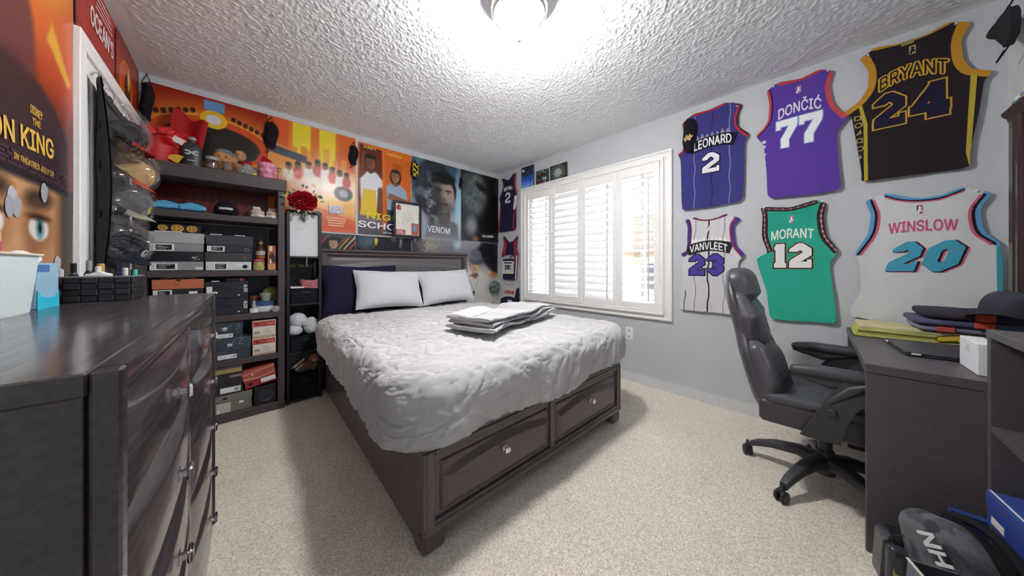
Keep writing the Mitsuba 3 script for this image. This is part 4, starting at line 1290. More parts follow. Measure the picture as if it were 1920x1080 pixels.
def art_lockers():
    a = Art(.56, .95)
    a.grad([(0, '8e8791'), (.3, 'b9541f'), (1, 'cf6a1e')])
    a.paint(np.clip((.27 - a.y) * 10, 0, 1), '5d5a66', .8)
    a.paint(a.poly([(.02, .2), (.44, .2), (.42, .965), (.02, .985)], .003), '5e2519')
    a.paint(a.poly([(.47, .1), (.97, .1), (.97, .90), (.47, .95)], .003), 'c65f1c')
    a.paint(np.clip(1 - np.abs(a.x - .45) * 30, 0, 1), 'd4702a')
    for k in range(6):
        a.paint(a.poly([(.62, .85 - k * .022), (.80, .84 - k * .022), (.80, .832 - k * .022), (.62, .842 - k * .022)], .002), '7d3413')
    # left figure: white tee, yellow apron
    a.paint(a.poly([(.03, .60), (.16, .70), (.32, .70), (.43, .62), (.43, .52), (.35, .52), (.33, .3), (.05, .3)], .008), 'd3d4da')
    a.paint(a.poly([(.09, .50), (.30, .5), (.34, .2), (.02, .2)], .006), 'd6b52c')
    a.paint(a.poly([(.36, .54), (.43, .54), (.41, .26), (.35, .26)], .006), '6a432f')
    a.paint(a.poly([(.03, .62), (.09, .66), (.12, .90), (.06, .90)], .006), '6a432f')
    a.face(.215, .80, .075, '7a4d36', '50301f', '1a1311')
    a.paint(a.poly([(.0, .0), (.33, .0), (.33, .21), (.0, .21)], .006), '6d6570')
    # right figure: pale top, crossed arms
    a.paint(a.poly([(.5, .57), (.60, .61), (.78, .61), (.90, .55), (.94, .38), (.88, .27), (.52, .3)], .008), '8fa3b8')
    a.paint(a.poly([(.52, .43), (.9, .36), (.92, .44), (.56, .50)], .006), '8a5c44')
    a.paint(a.poly([(.5, .0), (1, .0), (.96, .3), (.52, .3)], .01), '2a3357')
    a.face(.68, .70, .07, '9a6a4f', '6d4733', '2a1a14', longhair=True)
    a.paint(np.clip((.15 - a.y) * 7, 0, 1), '3a3340', .6)
    return a


t, word, shape = poster('orange poster of two people before open lockers, behind the framed drawing', 'back', (.898, 1.455), .56, .945, art_lockers(), seed=3)
word('HART', .21, .945, .028, 'e0c45c', .125)
word('HADDISH', .655, .93, .026, 'e0c45c', .165)
word('NIGHT', .53, .175, .062, 'dcc93a', .43, rot=-1.5)
word('SCHOOL', .50, .072, .062, 'e8e6ea', .56, rot=-1.5)
word('SEPTEMBER 28', .60, .025, .014, 'd9d7dd', .18)


def art_portrait():
    a = Art(.674, .945)
    a.grad([(0, '9a9ca4'), (.3, '8f9aa6'), (.7, '4a6478'), (1, '314a60')])
    n = a.noise(9, 4)
    a.paint(a.ell(.16, .8, .16, .2, .7), '7fb0c8', .6)
    a.paint(a.ell(.96, .5, .09, .42, .5), 'a9d3e4', .8)
    a.paint(a.ell(.42, .66, .40, .36, .08), '1c2026')
    a.paint(a.ell(.42, .66, .36, .33, .2), '343b45', .8)
    a.paint(np.clip((n - .5) * 6, 0, 1) * a.ell(.3, .6, .3, .36, .3), '70808c', .5)
    a.paint(a.poly([(.25, .02), (.36, .34), (.62, .30), (.92, .22), (.95, .0)], .02), '5d6068')
    a.face(.62, .60, .25, 'a08d86', '57504f', '14151a', beard=True)
    a.paint(a.ell(.40, .55, .17, .33, .35), '22262d', .75)
    a.paint(np.clip((n - .52) * 9, 0, 1) * a.ell(.38, .45, .16, .3, .3), '9aa5ad', .7)
    a.paint(np.clip((.14 - a.y) * 8, 0, 1), '8a8c94', .6)
    return a


t, word, shape = poster('dark blue grey poster of a shadowed man, right of the framed drawing', 'back', (1.464, 1.457), .672, .945, art_portrait(), seed=4)
word('VENOM', .52, .085, .075, 'cfd4da', .31, rot=-2.5)


def art_dark():
    a = Art(.647, .945)
    a.grad([(0, '141418'), (1, '0d0e11')])
    n, n2 = a.noise(7, 6), a.noise(22, 8)
    a.paint(a.ell(.30, .70, .33, .30, .5), '5a6868', .9)
    a.paint(np.clip((n - .35) * 3, 0, 1) * a.ell(.34, .72, .26, .28, .4), 'a9b2ae', .8)
    a.paint(np.clip((n2 - .5) * 5, 0, 1) * a.ell(.36, .72, .26, .28, .4), '3c4446', .7)
    a.paint(a.ell(.52, .80, .17, .05, .5, -25), '121316', .85)
    a.paint(a.ell(.26, .22, .14, .13, .5), '9a9fa2', .8)
    a.paint(a.ell(.36, .03, .08, .05, .5), 'b06a3c', .8)
    return a


t, word, shape = poster('nearly black poster with a blurred pale grey cloud, in the back corner', 'back', (2.138, 1.465), .645, .94, art_dark(), seed=5)
word('HALLOWEEN', .70, .075, .03, 'e6e6e8', .195)


# back wall, lower row
def art_navy():
    a = Art(.645, .96, .012)
    a.grad([(0, '101a30'), (.6, '122744'), (1, '151a2c')])
    a.paint(np.clip(a.noise(5, 3) * 2 - .9, 0, 1), '1d3f66', .8)
    return a


poster('dark navy poster behind the shoe boxes on the bookshelf', 'back', (-.45, .49), .645, .955, art_navy(), seed=6)


def art_black():
    a = Art(.34, .96, .012)
    a.grad([(0, '17131c'), (1, '120f16')])
    a.paint(a.ell(.2, .8, .5, .3, .6), '2a2233', .6)
    return a


t, word, shape = poster('black poster with yellow capitals behind the narrow tower shelf', 'back', (.199, .49), .335, .955, art_black(), seed=7)
word('JUST SAY THE WORD', .60, .655, .022, 'c9b23a', .27)


def art_stripes():
    a = Art(.33, .96)
    a.grad([(0, '17151a'), (1, '1f2024')])
    for x, c in ((-.05, 'b03a34'), (.52, 'b98a4a'), (.66, 'b9b2a8'), (.80, 'c04438'), (.42, '6d5a3a')):
        a.paint(a.poly([(x, .84), (x + .05, .84), (x + .4, .99), (x + .33, .99)], .004), c)
    a.paint(a.ell(.4, .98, .5, .03, .3), '4a525a', .8)
    a.face(.42, .90, .055, 'b89a86', '7c6252', '1c1614')
    return a


poster('black poster with diagonal streaks and a small head, left above the headboard', 'back', (.54, .49), .332, .95, art_stripes(), seed=8)


def art_teal():
    a = Art(.59, .96)
    a.grad([(0, '16181f'), (.8, '1a1d26'), (1, '23252e')])
    a.paint(a.ell(.17, .95, .14, .09, .3), '3c4f5a')
    a.paint(np.clip(a.noise(14, 5) * 2.4 - 1, 0, 1) * a.ell(.17, .95, .16, .11, .4), '587080', .8)
    a.paint(a.ell(.34, .955, .03, .028, .2), 'cdb23c')
    a.paint(a.poly([(.31, .94), (.365, .94), (.35, .905), (.32, .905)], .004), 'c9b03a')
    a.paint(a.poly([(.315, .908), (.335, .908), (.29, .86), (.275, .868)], .004), '7a5240')
    a.paint(np.clip((a.noise(30, 9, 4, .35) - .52) * 8, 0, 1) * np.clip((a.x - .42) * 6, 0, 1) * np.clip((a.y - .86) * 14, 0, 1), 'a9aab2', .8)
    return a


poster('dark poster with a small yellow player leaping, just above the headboard', 'back', (.875, .49), .585, .95, art_teal(), seed=9)


def art_dust():
    a = Art(.672, .96)
    a.grad([(0, '55565f'), (.85, '6b6c76'), (1, '7d7e88')], a.y)
    a.paint(np.clip((.3 - a.x) * 4, 0, 1), '2e2f38', .9)
    a.paint(np.clip((a.noise(26, 3, 4, .4) - .55) * 8, 0, 1) * np.clip((.45 - a.x) * 4, 0, 1), 'b6b7be', .8)
    sp = meshkit.noise(np.stack([a.x * 95, a.y * 140, a.x * 0], -1), 4)
    a.paint(np.clip((sp - .6) * 8, 0, 1) * a.ell(.33, .93, .2, .14, .5), 'b8a070')
    a.paint(a.ell(.93, .95, .09, .06, .6), 'a9c4d4', .8)
    return a


poster('grey smoky poster with gold dust flecks, above the right half of the headboard', 'back', (1.464, .49), .672, .962, art_dust(), seed=10)


def art_cap():
    a = Art(.645, .96)
    a.grad([(0, 'b9b4ae'), (.55, 'bdb6ae'), (.8, '6a6a78'), (1, '8c8d98')])
    a.paint(a.poly([(.3, .8), (.55, 1.0), (1, 1.0), (1, .52), (.85, .56), (.6, .7)], .03), '1a1822')
    a.paint(a.ell(.9, .52, .16, .035, .6), 'b5713c', .9)
    a.paint(np.clip((.42 - a.x) * 3, 0, 1) * np.clip((.8 - a.y) * 3, 0, 1), 'd9d4cf', .8)
    a.paint(a.ell(.30, .27, .62, .32, .1), 'cdc9c3')
    a.face(.36, .66, .115, 'c9a48c', '8a6653', '3a2f2c')
    a.paint(a.ell(.40, .74, .19, .07, .2), '4b4b57')
    a.paint(a.ell(.38, .81, .15, .085, .12), '5d5d69')
    a.paint(a.ell(.34, .52, .11, .02, .5), '5c4038', .7)
    for k in (-1, 1):
        a.paint(a.poly([(.33 + k * .12, .47), (.345 + k * .12, .47), (.335, .295), (.325, .295)], .003), '8f8d8c')
    a.paint(a.poly([(.315, .30), (.345, .30), (.345, .24), (.315, .24)], .002), '3b3a3c')
    a.paint(a.poly([(.29, .285), (.37, .285), (.37, .27), (.29, .27)], .002), '3b3a3c')
    return a


poster('pale poster of a man in a cap and sweater, behind the right pillow', 'back', (2.136, .50), .642, .962, art_cap(), seed=11)


# left wall
def art_sunset():
    a = Art(.66, .99)
    a.grad([(0, '241c22'), (.2, '3a2226'), (.38, 'a3381c'), (.55, 'd0601c'), (.75, 'd88f28'), (1, 'c9a23a')])
    n = a.noise(5, 2)
    a.paint(np.clip((a.x - .55) * 2, 0, 1) * np.clip(1.2 - np.abs(a.y - .75) * 2, 0, 1), 'c4481c', .8)
    a.paint(a.ell(.5, .88, .4, .16, .7), 'e0bb3c', .8)
    a.paint(np.clip((n - .55) * 6, 0, 1) * (a.y > .4), 'b8561f', .4)
    a.paint(a.poly([(0, 0), (1, 0), (.98, .14), (.88, .22), (.75, .29), (.6, .33), (.45, .36), (.25, .37), (0, .36)], .01), '33232b')
    a.paint(a.poly([(.10, .34), (.15, .52), (.22, .58), (.30, .52), (.36, .58), (.46, .60), (.52, .52), (.54, .42), (.56, .34)], .02), '5a3030', .9)
    a.paint(a.poly([(.66, .52), (.72, .50), (.92, .42), (.97, .44), (.80, .55), (.72, .60)], .01), 'd9a92c', .9)
    a.paint(a.poly([(.94, 0), (1, 0), (1, .32), (.94, .2)], .02), '6d1712')
    return a


t, word, shape = poster('glowing orange sunset poster over dark rocks, high on the left wall above the chest', 'left', (1.44, 1.412), .66, .99, art_sunset(), seed=12)
word('DISNEY', .54, .212, .026, 'c9a046', .08, rot=0)
word('THE', .54, .178, .022, 'd0a548', .055, rot=3)
word('LION KING', .375, .085, .064, 'd9b052', .47, rot=4)
word('IN THEATRES JULY 19', .53, .035, .018, 'c9a046', .26)
for i in range(4):
    for j in range(9):
        shape(sbox(.10 + j * .09 + (i % 2) * .03, .068 - .0 + i * .013 - .055, .175 + j * .09 + (i % 2) * .03, .078 + i * .013 - .055), '43303a', 'brick_print')


def art_eyes():
    a = Art(.66, .98)
    a.grad([(0, 'a8764e'), (.7, 'b8845a'), (1, 'c49468')])
    a.paint(np.clip((a.x - .82) * 8, 0, 1), '30333a', .95)
    a.paint(np.clip((a.x - .74) * 7, 0, 1) * np.clip((a.y - .3) * 3, 0, 1), '3a2a22', .8)
    a.paint(a.ell(.52, .62, .08, .3, .6), '7b4f33', .5)
    a.paint(a.ell(.38, .56, .08, .26, .6), 'd9aa80', .6)
    for x in (.165, .585):
        a.paint(a.ell(x, .925, .15, .035, .4, 6), '33231b', .9)
        a.paint(a.ell(x, .83, .15, .07, .5), '8a5a3e', .7)
        a.paint(a.ell(x, .825, .105, .042, .12), 'd9d4cf')
        a.paint(a.ell(x + .01, .827, .046, .04, .15), '6c9aa6')
        a.paint(a.ell(x + .01, .827, .022, .02, .2), '14161a')
        a.paint(a.ell(x, .863, .115, .012, .5), '2a1a14', .9)
    a.paint(a.ell(.40, .42, .13, .06, .5), '7d4c34', .6)
    a.paint(np.clip((a.y - .965) * 60, 0, 1), '26242a')
    return a


t, word, shape = poster('poster of a close-up face with light eyes behind the white bin', 'left', (1.44, .445), .655, .975, art_eyes(), seed=13)
for k, (px_, py_) in enumerate(((.32, .905), (.36, .88), (.30, .875), (.78, .70), (.80, .66), (.62, .955))):
    shape(Point(px_, py_).buffer(.035, quad_segs=3).union(Point(px_ + .03, py_ + .012).buffer(.014)), ['b9bac2', 'a4a6b0', '9fa1ac'][k % 3], 'torn_patch', .0002 * k)


def art_red():
    a = Art(.56, .33)
    a.grad([(0, 'a3281e'), (1, 'b0352a')])
    for k in range(5):
        a.paint(a.poly([(0, .1 + k * .2), (1, .14 + k * .2), (1, .155 + k * .2), (0, .115 + k * .2)], .002), '7d1a14', .8)
    a.paint(np.clip((.08 - a.x) * 16, 0, 1), '5d120e', .8)
    return a


t, word, shape = poster('red poster with white capitals above the door', 'left', (2.115, 2.128), .555, .33, art_red(), seed=14)
word("OCEAN'S", .62, .34, .085, 'e6d9d6', .34)
for i in range(4):
    shape(sbox(.44 + .02 * i, .68 + i * .07, .90 - .03 * i, .715 + i * .07), 'd8aaa4', 'credit_line')
sp = add(t + '__film_strip', frame(cat(*[ext(sbox(.548, .0 + i * .02, .56, .012 + i * .02), .004) for i in range(15)]), (XL + .004, 2.115, 2.14), (0, 1, 0), (0, 0, 1), (1, 0, 0)), '2a2420', 'paper')


def art_arch():
    a = Art(.53, .36)
    a.grad([(0, '7a2a14'), (.5, 'a83a18'), (1, '7d1a14')])
    a.paint(a.ell(.42, .3, .26, .42, .03), 'd08a2c')
    a.paint(a.ell(.42, .3, .24, .39, .03), 'c4531c')
    a.paint(a.ell(.47, .28, .13, .26, .1), '4a2a1c')
    a.paint(a.ell(.52, .46, .05, .18, .1), 'd6b23c')
    a.paint(a.ell(.52, .5, .02, .09, .1), 'd9cfc8')
    a.paint(np.clip((a.x - .86) * 8, 0, 1), '3a1614', .8)
    return a


poster('red and orange poster with a golden arch, above the far end of the door', 'left', (2.675, 2.105), .53, .355, art_arch(), seed=15)

# ---- framed drawing leaning on the headboard top
fr_ = thing('framed_drawing', 'black framed pencil drawing of a person standing on the headboard', 'picture frame')
FO = np.array([1.228, 3.165, 1.289])


def fdraw(m):
    m = tf(m, rx=0)
    return tf(m, FO + [0, 0, 0], rz=-1)


def fbx(x0, x1, z0, z1, y0, y1, b=0.003):
    return fdraw(bx(x0, x1, y0, y1, z0, z1, b))


FW, FH = .322, .40
FO = np.array([1.228, 3.150, 1.445])
add(fr_ + '__frame', [fbx(0, FW, 0, .028, 0, .022), fbx(0, FW, FH - .028, FH, 0, .022), fbx(0, .028, .028, FH - .028, 0, .022), fbx(FW - .028, FW, .028, FH - .028, 0, .022)], '1d1c20', 'satin')
add(fr_ + '__mat', fbx(.026, FW - .026, .026, FH - .026, .012, .016, 0), 'd6d3cd', 'paper')


def fpoly(p, col, part, d=0.0):
    m = frame(ext(p, .0008), (0, .0115 - d, 0), (1, 0, 0), (0, 0, 1), (0, -1, 0))
    add(fr_ + '__' + part, fdraw(m), col, 'paper', False)


fpoly(sbox(.036, .30, .085, .37), 'cfc6c2', 'photo')
fpoly(sbox(.036, .30, .085, .34), 'b04a48', 'photo', .0009)
fpoly(Point(.06, .345).buffer(.013), '3a2a24', 'photo', .0009)
fpoly(sbox(.034, .034, .135, .085), '9a3a36', 'card')
for k in range(3):
    fpoly(sbox(.046, .044 + .013 * k, .122 - .012 * (k == 1), .051 + .013 * k), 'e0cfc8', 'card_line', .0009)
fpoly(sbox(.205, .034, .288, .165), 'b0563e', 'card')
fpoly(shapely.union_all([Point(.245, .13).buffer(.018), sbox(.222, .07, .268, .115)]), '5f93a8', 'card', .0009)
pen = [Point(.165, .235).buffer(.032).difference(Point(.165, .235).buffer(.0305)), Point(.165, .243).buffer(.046).difference(Point(.165, .243).buffer(.044)), LineString([(.11, .24), (.105, .19), (.095, .15), (.24, .15), (.225, .19), (.215, .24)]).buffer(.0011), LineString([(.13, .19), (.16, .175), (.20, .19)]).buffer(.001), LineString([(.152, .24), (.158, .24)]).buffer(.0015), LineString([(.173, .24), (.179, .24)]).buffer(.0015), LineString([(.157, .217), (.165, .214), (.174, .217)]).buffer(.0012)]
fpoly(shapely.union_all(pen), '8c8a88', 'pencil_lines')
nail = thing('wall_hook', 'small black hook holding the framed drawing on the wall', 'hook')
add(nail, cat(cyl((1.385, YB, 1.80), (1.385, 3.176, 1.80), .004, n=8), bx(1.37, 1.40, 3.172, 3.178, 1.78, 1.815, .001)), '222222', 'satin')

# ---- green foil balloon at the corner
b = thing('foil_balloon', 'small green and silver foil balloon beside the right pillow', 'balloon')
bm = ball((0, 0, 0), (.088, .05, .088), 3)
bm.vertices = bm.vertices * (1 + .03 * np.sin(np.arctan2(bm.vertices[:, 2], bm.vertices[:, 0]) * 22)[:, None] * (np.abs(bm.vertices[:, 1:2]) < .02))
cn = meshkit.fbm(bm.vertices * 26, 3, 4)
cc_ = np.where((cn > .54)[:, None], lin(np.array([88, 128, 92])), np.where((cn > .45)[:, None], lin(np.array([120, 128, 138])), lin(np.array([66, 80, 96]))))
add(b + '__foil', tf(bm, (2.655, 3.15, .835)), cc_, 'gloss', True)
add(b + '__stick', cyl((2.66, 3.15, .75), (2.675, 3.15, .3), .004, n=8), 'c9c9c9', 'satin')
add(b + '__neck', cyl((2.655, 3.15, .76), (2.66, 3.15, .735), .012, .005, n=10), '8a94a0', 'gloss')
# ------------------------------------------------------------------ chest of drawers on the left wall
DO, DR, DL, DZ, DD = np.array([-0.094, 0.543, 0.0]), math.radians(1.2), 1.28, 1.005, 0.372
DT = np.array([math.sin(DR), math.cos(DR), 0])          # along the front, away from the camera
DN = np.array([math.cos(DR), -math.sin(DR), 0])         # out of the front


def dres(m):
    """Local (s along the front, n out of it, z up)."""
    return frame(m, DO, DT, DN, (0, 0, 1))


ds = thing('chest_of_drawers', 'glossy dark brown chest of drawers with bowed fronts on the left', 'chest of drawers')
add(ds + '__top', dres(bx(0, DL, -DD, -0.0235, DZ - 0.026, DZ, 0.002)), None, 'dresser_wood')
add(ds + '__body', dres(cat(bx(0.004, DL - 0.004, -DD + 0.01, -0.026, 0.04, DZ - 0.026, 0.001), bx(0.03, DL - 0.03, -DD + 0.04, -0.06, 0, 0.04, 0.001))), None, 'dresser_wood')
fz = [bx(0, 0.022, -0.0225, 0, 0.0, DZ, 0.0025), bx(DL - 0.022, DL, -0.0225, 0, 0.0, DZ, 0.0025), bx(DL / 2 - 0.012, DL / 2 + 0.012, -0.022, -0.012, 0.11, DZ - 0.05, 0.002), bx(0.022, DL - 0.022, -0.022, -0.006, 0.0, 0.12, 0.004), bx(0.022, DL - 0.022, -0.026, -0.02, 0.1, DZ - .02, 0.0)]
cove = Polygon([(0, DZ), (0, DZ - .008), (-.004, DZ - .012), (-.006, DZ - .022), (-.010, DZ - .034), (-.017, DZ - .042), (-.017, DZ - .05), (-.022, DZ - .05), (-.022, DZ)])
fz.append(frame(ext(cove, DL - .044), (0.022, 0, 0), (0, 1, 0), (0, 0, 1), (1, 0, 0)))
add(ds + '__front_frame', dres(cat(fz)), None, 'dresser_wood')


def bowed_front(w, h):
    def fn(u, v):
        x, z = u * w, v * h
        e_s, e_z = np.minimum(x, w - x), np.minimum(z, h - z)
        c = 2 * u - 1
        q = 2 * v - 1
        bev = np.minimum(0.13 * e_s, 0.55 * e_z) + 0.003
        bow = 0.006 + 0.017 * np.clip(1 - c * c, 0, 1) * (1 - 0.35 * q * q)
        y = np.minimum(bev, bow)
        return x, y, z
    g = grid(fn, 81, 41)
    back = bx(0, w, -0.012, 0.003, 0, h, 0.0)
    if g.face_normals[1000][1] < 0:
        g.invert()
    return cat(g, back)


for col_ in (0, 1):
    for row in range(5):
        w, h = DL / 2 - 0.034, 0.158
        s0, z0 = 0.024 + col_ * (DL / 2 - 0.012 + 0.0), DZ - 0.053 - h - row * 0.165
        d = add(ds + '__drawer', dres(tf(bowed_front(w, h), (s0, -0.018, z0))), None, 'dresser_wood', 12)
        p = dres(M([[s0 + w / 2, 0.0045, z0 + h / 2]], np.zeros((0, 3)))).vertices[0]
        knob(p, DN, d + '__knob', 1.0, 0.66)

# ---- on the chest: white bin, tissue box, cards, woven basket
bn = thing('plastic_bin', 'white translucent plastic bin on the near end of the chest', 'storage bin')


def tapered(x0, x1, y0, y1, z0, z1, fl, r, wall=0.003, n=10):
    """Open bin with rounded corners, flaring by fl to the top."""
    def outline(g):
        return np.array(sbox(x0 + r - g, y0 + r - g, x1 - r + g, y1 - r + g).buffer(r, quad_segs=n).exterior.coords)[:-1]
    lv = [(0, z0), (fl * .15, z0 + .004), (fl, z1), (fl + wall * 1.2, z1), (fl + wall * 1.2, z1 + .002), (fl - wall, z1 + .002), (fl * .15 - wall, z0 + .006)]
    V = [np.c_[outline(g), np.full(len(outline(0)), z)] for g, z in lv]
    k = len(V[0])
    f = []
    for i in range(len(V) - 1):
        for j in range(k):
            a, b = i * k + j, i * k + (j + 1) % k
            f += [[a, b, b + k], [a, b + k, a + k]]
    v = np.vstack(V + [[[(x0 + x1) / 2, (y0 + y1) / 2, z0]], [[(x0 + x1) / 2, (y0 + y1) / 2, z0 + .006]]])
    c0, c1, last = len(v) - 2, len(v) - 1, (len(V) - 1) * k
    for j in range(k):
        f += [[c0, (j + 1) % k, j], [c1, last + j, last + (j + 1) % k]]
    m = M(v, f)
    trimesh.repair.fix_normals(m)
    return m


scene['milky'] = two(pr(VC, 0.22, 0.5))
add(bn + '__body', tapered(-.475, -.372, 1.02, 1.365, DZ, DZ + .143, .012, .03), 'ccd6da', 'milky', 50)
add(bn + '__rim', tube(np.vstack([np.c_[np.array(sbox(-.46, 1.035, -.387, 1.35).buffer(.03).exterior.coords), np.full(len(sbox(-.46, 1.035, -.387, 1.35).buffer(.03).exterior.coords), DZ + .144)]]), .003, 8, False), 'cfc6b6', 'gloss', True)
tb = thing('tissue_box', 'light blue and cyan cardboard tissue box between the white bin and the woven basket', 'tissue box')
add(tb + '__box', bx(-.47, -.385, 1.43, 1.56, DZ, DZ + .125, .002), '8fb4cc', 'paper')
add(tb + '__cyan_print', cat(frame(ext(Polygon([(0, 0), (.13, 0), (.13, .045), (.1, .028), (.03, .03), (0, .05)]), .0008), (-.3848, 1.43, DZ), (0, 1, 0), (0, 0, 1), (1, 0, 0))), '35b9d6', 'paper', False)
add(tb + '__blue_print', bx(-.386, -.3842, 1.43, 1.50, DZ + .1, DZ + .12, 0), '3f6aa8', 'paper')
add(tb + '__tissue', blob(hull((-.43, 1.47, DZ + .13, .012), (-.42, 1.53, DZ + .135, .014), (-.43, 1.5, DZ + .145, .01)).subdivide().subdivide(), .012, 30, 3), 'dfe0e2', 'cloth', True)
cd = thing('card_holder', 'yellow card organiser with white cards behind the white bin', 'card holder')
add(cd + '__back', bx(-.482, -.472, 1.42, 1.56, DZ + .13, DZ + .215, .01), 'd3b777', 'paper')
add(cd + '__base', bx(-.484, -.474, 1.42, 1.56, DZ, DZ + .15, .003), 'd0b27a', 'paper')
for k in range(3):
    add(cd + '__card', bx(-.472 + .004 * k, -.469 + .004 * k, 1.425 + .035 * k, 1.45 + .035 * k, DZ + .126, DZ + .2 - .008 * k, .001), ['e4e0d6', 'dcd2bc', 'c9417a'][k], 'paper')

bk = thing('woven_basket', 'low black woven strap basket at the far end of the chest, filled with small bottles', 'basket')
bx0, bx1, by0, by1, bz1 = -.425, -.262, 1.615, 1.79, DZ + .08
add(bk + '__tray', cat(bx(bx0, bx1, by0, by1, DZ, DZ + .004, 0), bx(bx0, bx0 + .004, by0, by1, DZ, bz1, 0), bx(bx1 - .004, bx1, by0, by1, DZ, bz1, 0), bx(bx0, bx1, by0, by0 + .004, DZ, bz1, 0), bx(bx0, bx1, by1 - .004, by1, DZ, bz1, 0)), '141317', 'satin')
for i in range(5):
    for j in range(4):
        z0 = DZ + .002 + j * .0195
        pr_ = .0022 if (i + j) % 2 else .0
        x0 = bx0 + i * .0326
        add(bk + '__strap_patch', bx(x0 + .0008, x0 + .0318, by0 - .003 - pr_, by0, z0 + .0006, z0 + .019, .0016), ['1d1b20', '232126'][(i * 3 + j) % 2], 'satin')
        y0 = by0 + i * .035
        add(bk + '__strap_patch', bx(bx1, bx1 + .003 + pr_, y0 + .0008, y0 + .0342, z0 + .0006, z0 + .019, .0016), ['26242a', '1f1d22'][(i + j) % 2], 'satin')
add(bk + '__rim', cat(bx(bx0 - .004, bx1 + .004, by0 - .004, by0 + .006, bz1 - .002, bz1 + .004, .002), bx(bx1 - .006, bx1 + .005, by0 - .004, by1, bz1 - .002, bz1 + .004, .002)), '6b6a6e', 'satin')


def bottle(x, y, z, r, h, col, cap, label, catg='bottle', group=None, mat='gloss'):
    t = thing('small_bottle', label, catg, group)
    add(t + '__body', lathe([(0, 0), (r * .95, 0), (r, .003), (r, h * .66), (r * .55, h * .74), (r * .5, h * .76), (0, h * .76)], 16, (x, y, z)), col, mat, 40)
    add(t + '__cap', lathe([(0, h * .75), (r * .6, h * .75), (r * .6, h), (r * .5, h * 1.01), (0, h * 1.01)], 16, (x, y, z)), cap, mat, 40)
    return t


gb = 'small toiletries in the woven basket'
for i, (a, b_, h, c, k, lab) in enumerate(((.02, .03, .10, 'd5d5d6', 'bfc0c4', 'white bottle at the left end of the woven basket'), (.035, .075, .12, '2d3038', '16161a', 'dark glass bottle with a black cap in the woven basket'), (.055, .12, .13, '31353c', '9a9ca0', 'tall dark perfume bottle standing at the back of the woven basket'), (.075, .14, .12, '8a6a3c', 'c9a050', 'amber bottle with a gold cap in the woven basket'), (.088, .05, .11, 'dadad8', 'e6e6e4', 'white bottle with a round white cap in the middle of the woven basket'), (.105, .1, .10, 'a5562e', '2a2220', 'orange brown bottle with a black cap in the woven basket'), (.12, .14, .125, '23305e', '1c2244', 'navy blue bottle at the back right of the woven basket'), (.142, .06, .105, '6a625a', 'd0d0ce', 'grey brown bottle near the front right of the woven basket'), (.150, .14, .098, '2f9a8c', '49b8aa', 'turquoise capped bottle at the right end of the woven basket'))):
    bottle(bx0 + a, by0 + b_, DZ + .005, .0105 if i % 3 else .014, h, c, k, lab, 'bottle', gb)
tt = thing('tissue', 'crumpled white tissue lying on the front edge of the woven basket', 'tissue')
add(tt, blob(hull((bx0 + .075, by0 + .006, bz1 + .006, .005), (bx0 + .10, by0 + .008, bz1 + .014, .006), (bx0 + .122, by0 + .006, bz1 + .006, .004)).subdivide().subdivide(), .004, 60, 2), 'dcdcda', 'cloth', True)

# ---- hanging organiser with capped pockets on the door
og = thing('hanging_organizer', 'black fabric organiser hanging on the white door with four clear pockets of caps', 'hanging organizer')
OX = XL + .022


def obx(y0, y1, z0, z1, x0, x1, b=.002):
    return bx(OX + x0, OX + x1, y0, y1, z0, z1, b)


def org_back(u, v):
    y = 2.19 + u * .60
    z = .98 + v * (.975 + .02 * np.cos(u * 14))
    return OX + .012 + .008 * np.sin(v * 15 + 1) * np.sin(u * 3.1) + .05 * np.exp(-(u / .06) ** 2) * (.4 + .6 * np.sin(v * 3.1)), y, z


g_ = grid(org_back, 40, 50)
if g_.face_normals[500][0] < 0:
    g_.invert()
g2 = g_.copy()
g2.vertices[:, 0] -= .006
g2.invert()
add(og + '__back_cloth', cat(g_, g2), '35343a', 'cloth', True)
for k in range(4):
    y = 2.25 + k * .16
    add(og + '__hook', tube(spline([(OX + .02, y, 1.93), (OX + .024, y, 1.97), (OX + .004, y, 2.0), (OX - .004, y, 1.985)], 12), .003, 8), None, 'chrome', True)


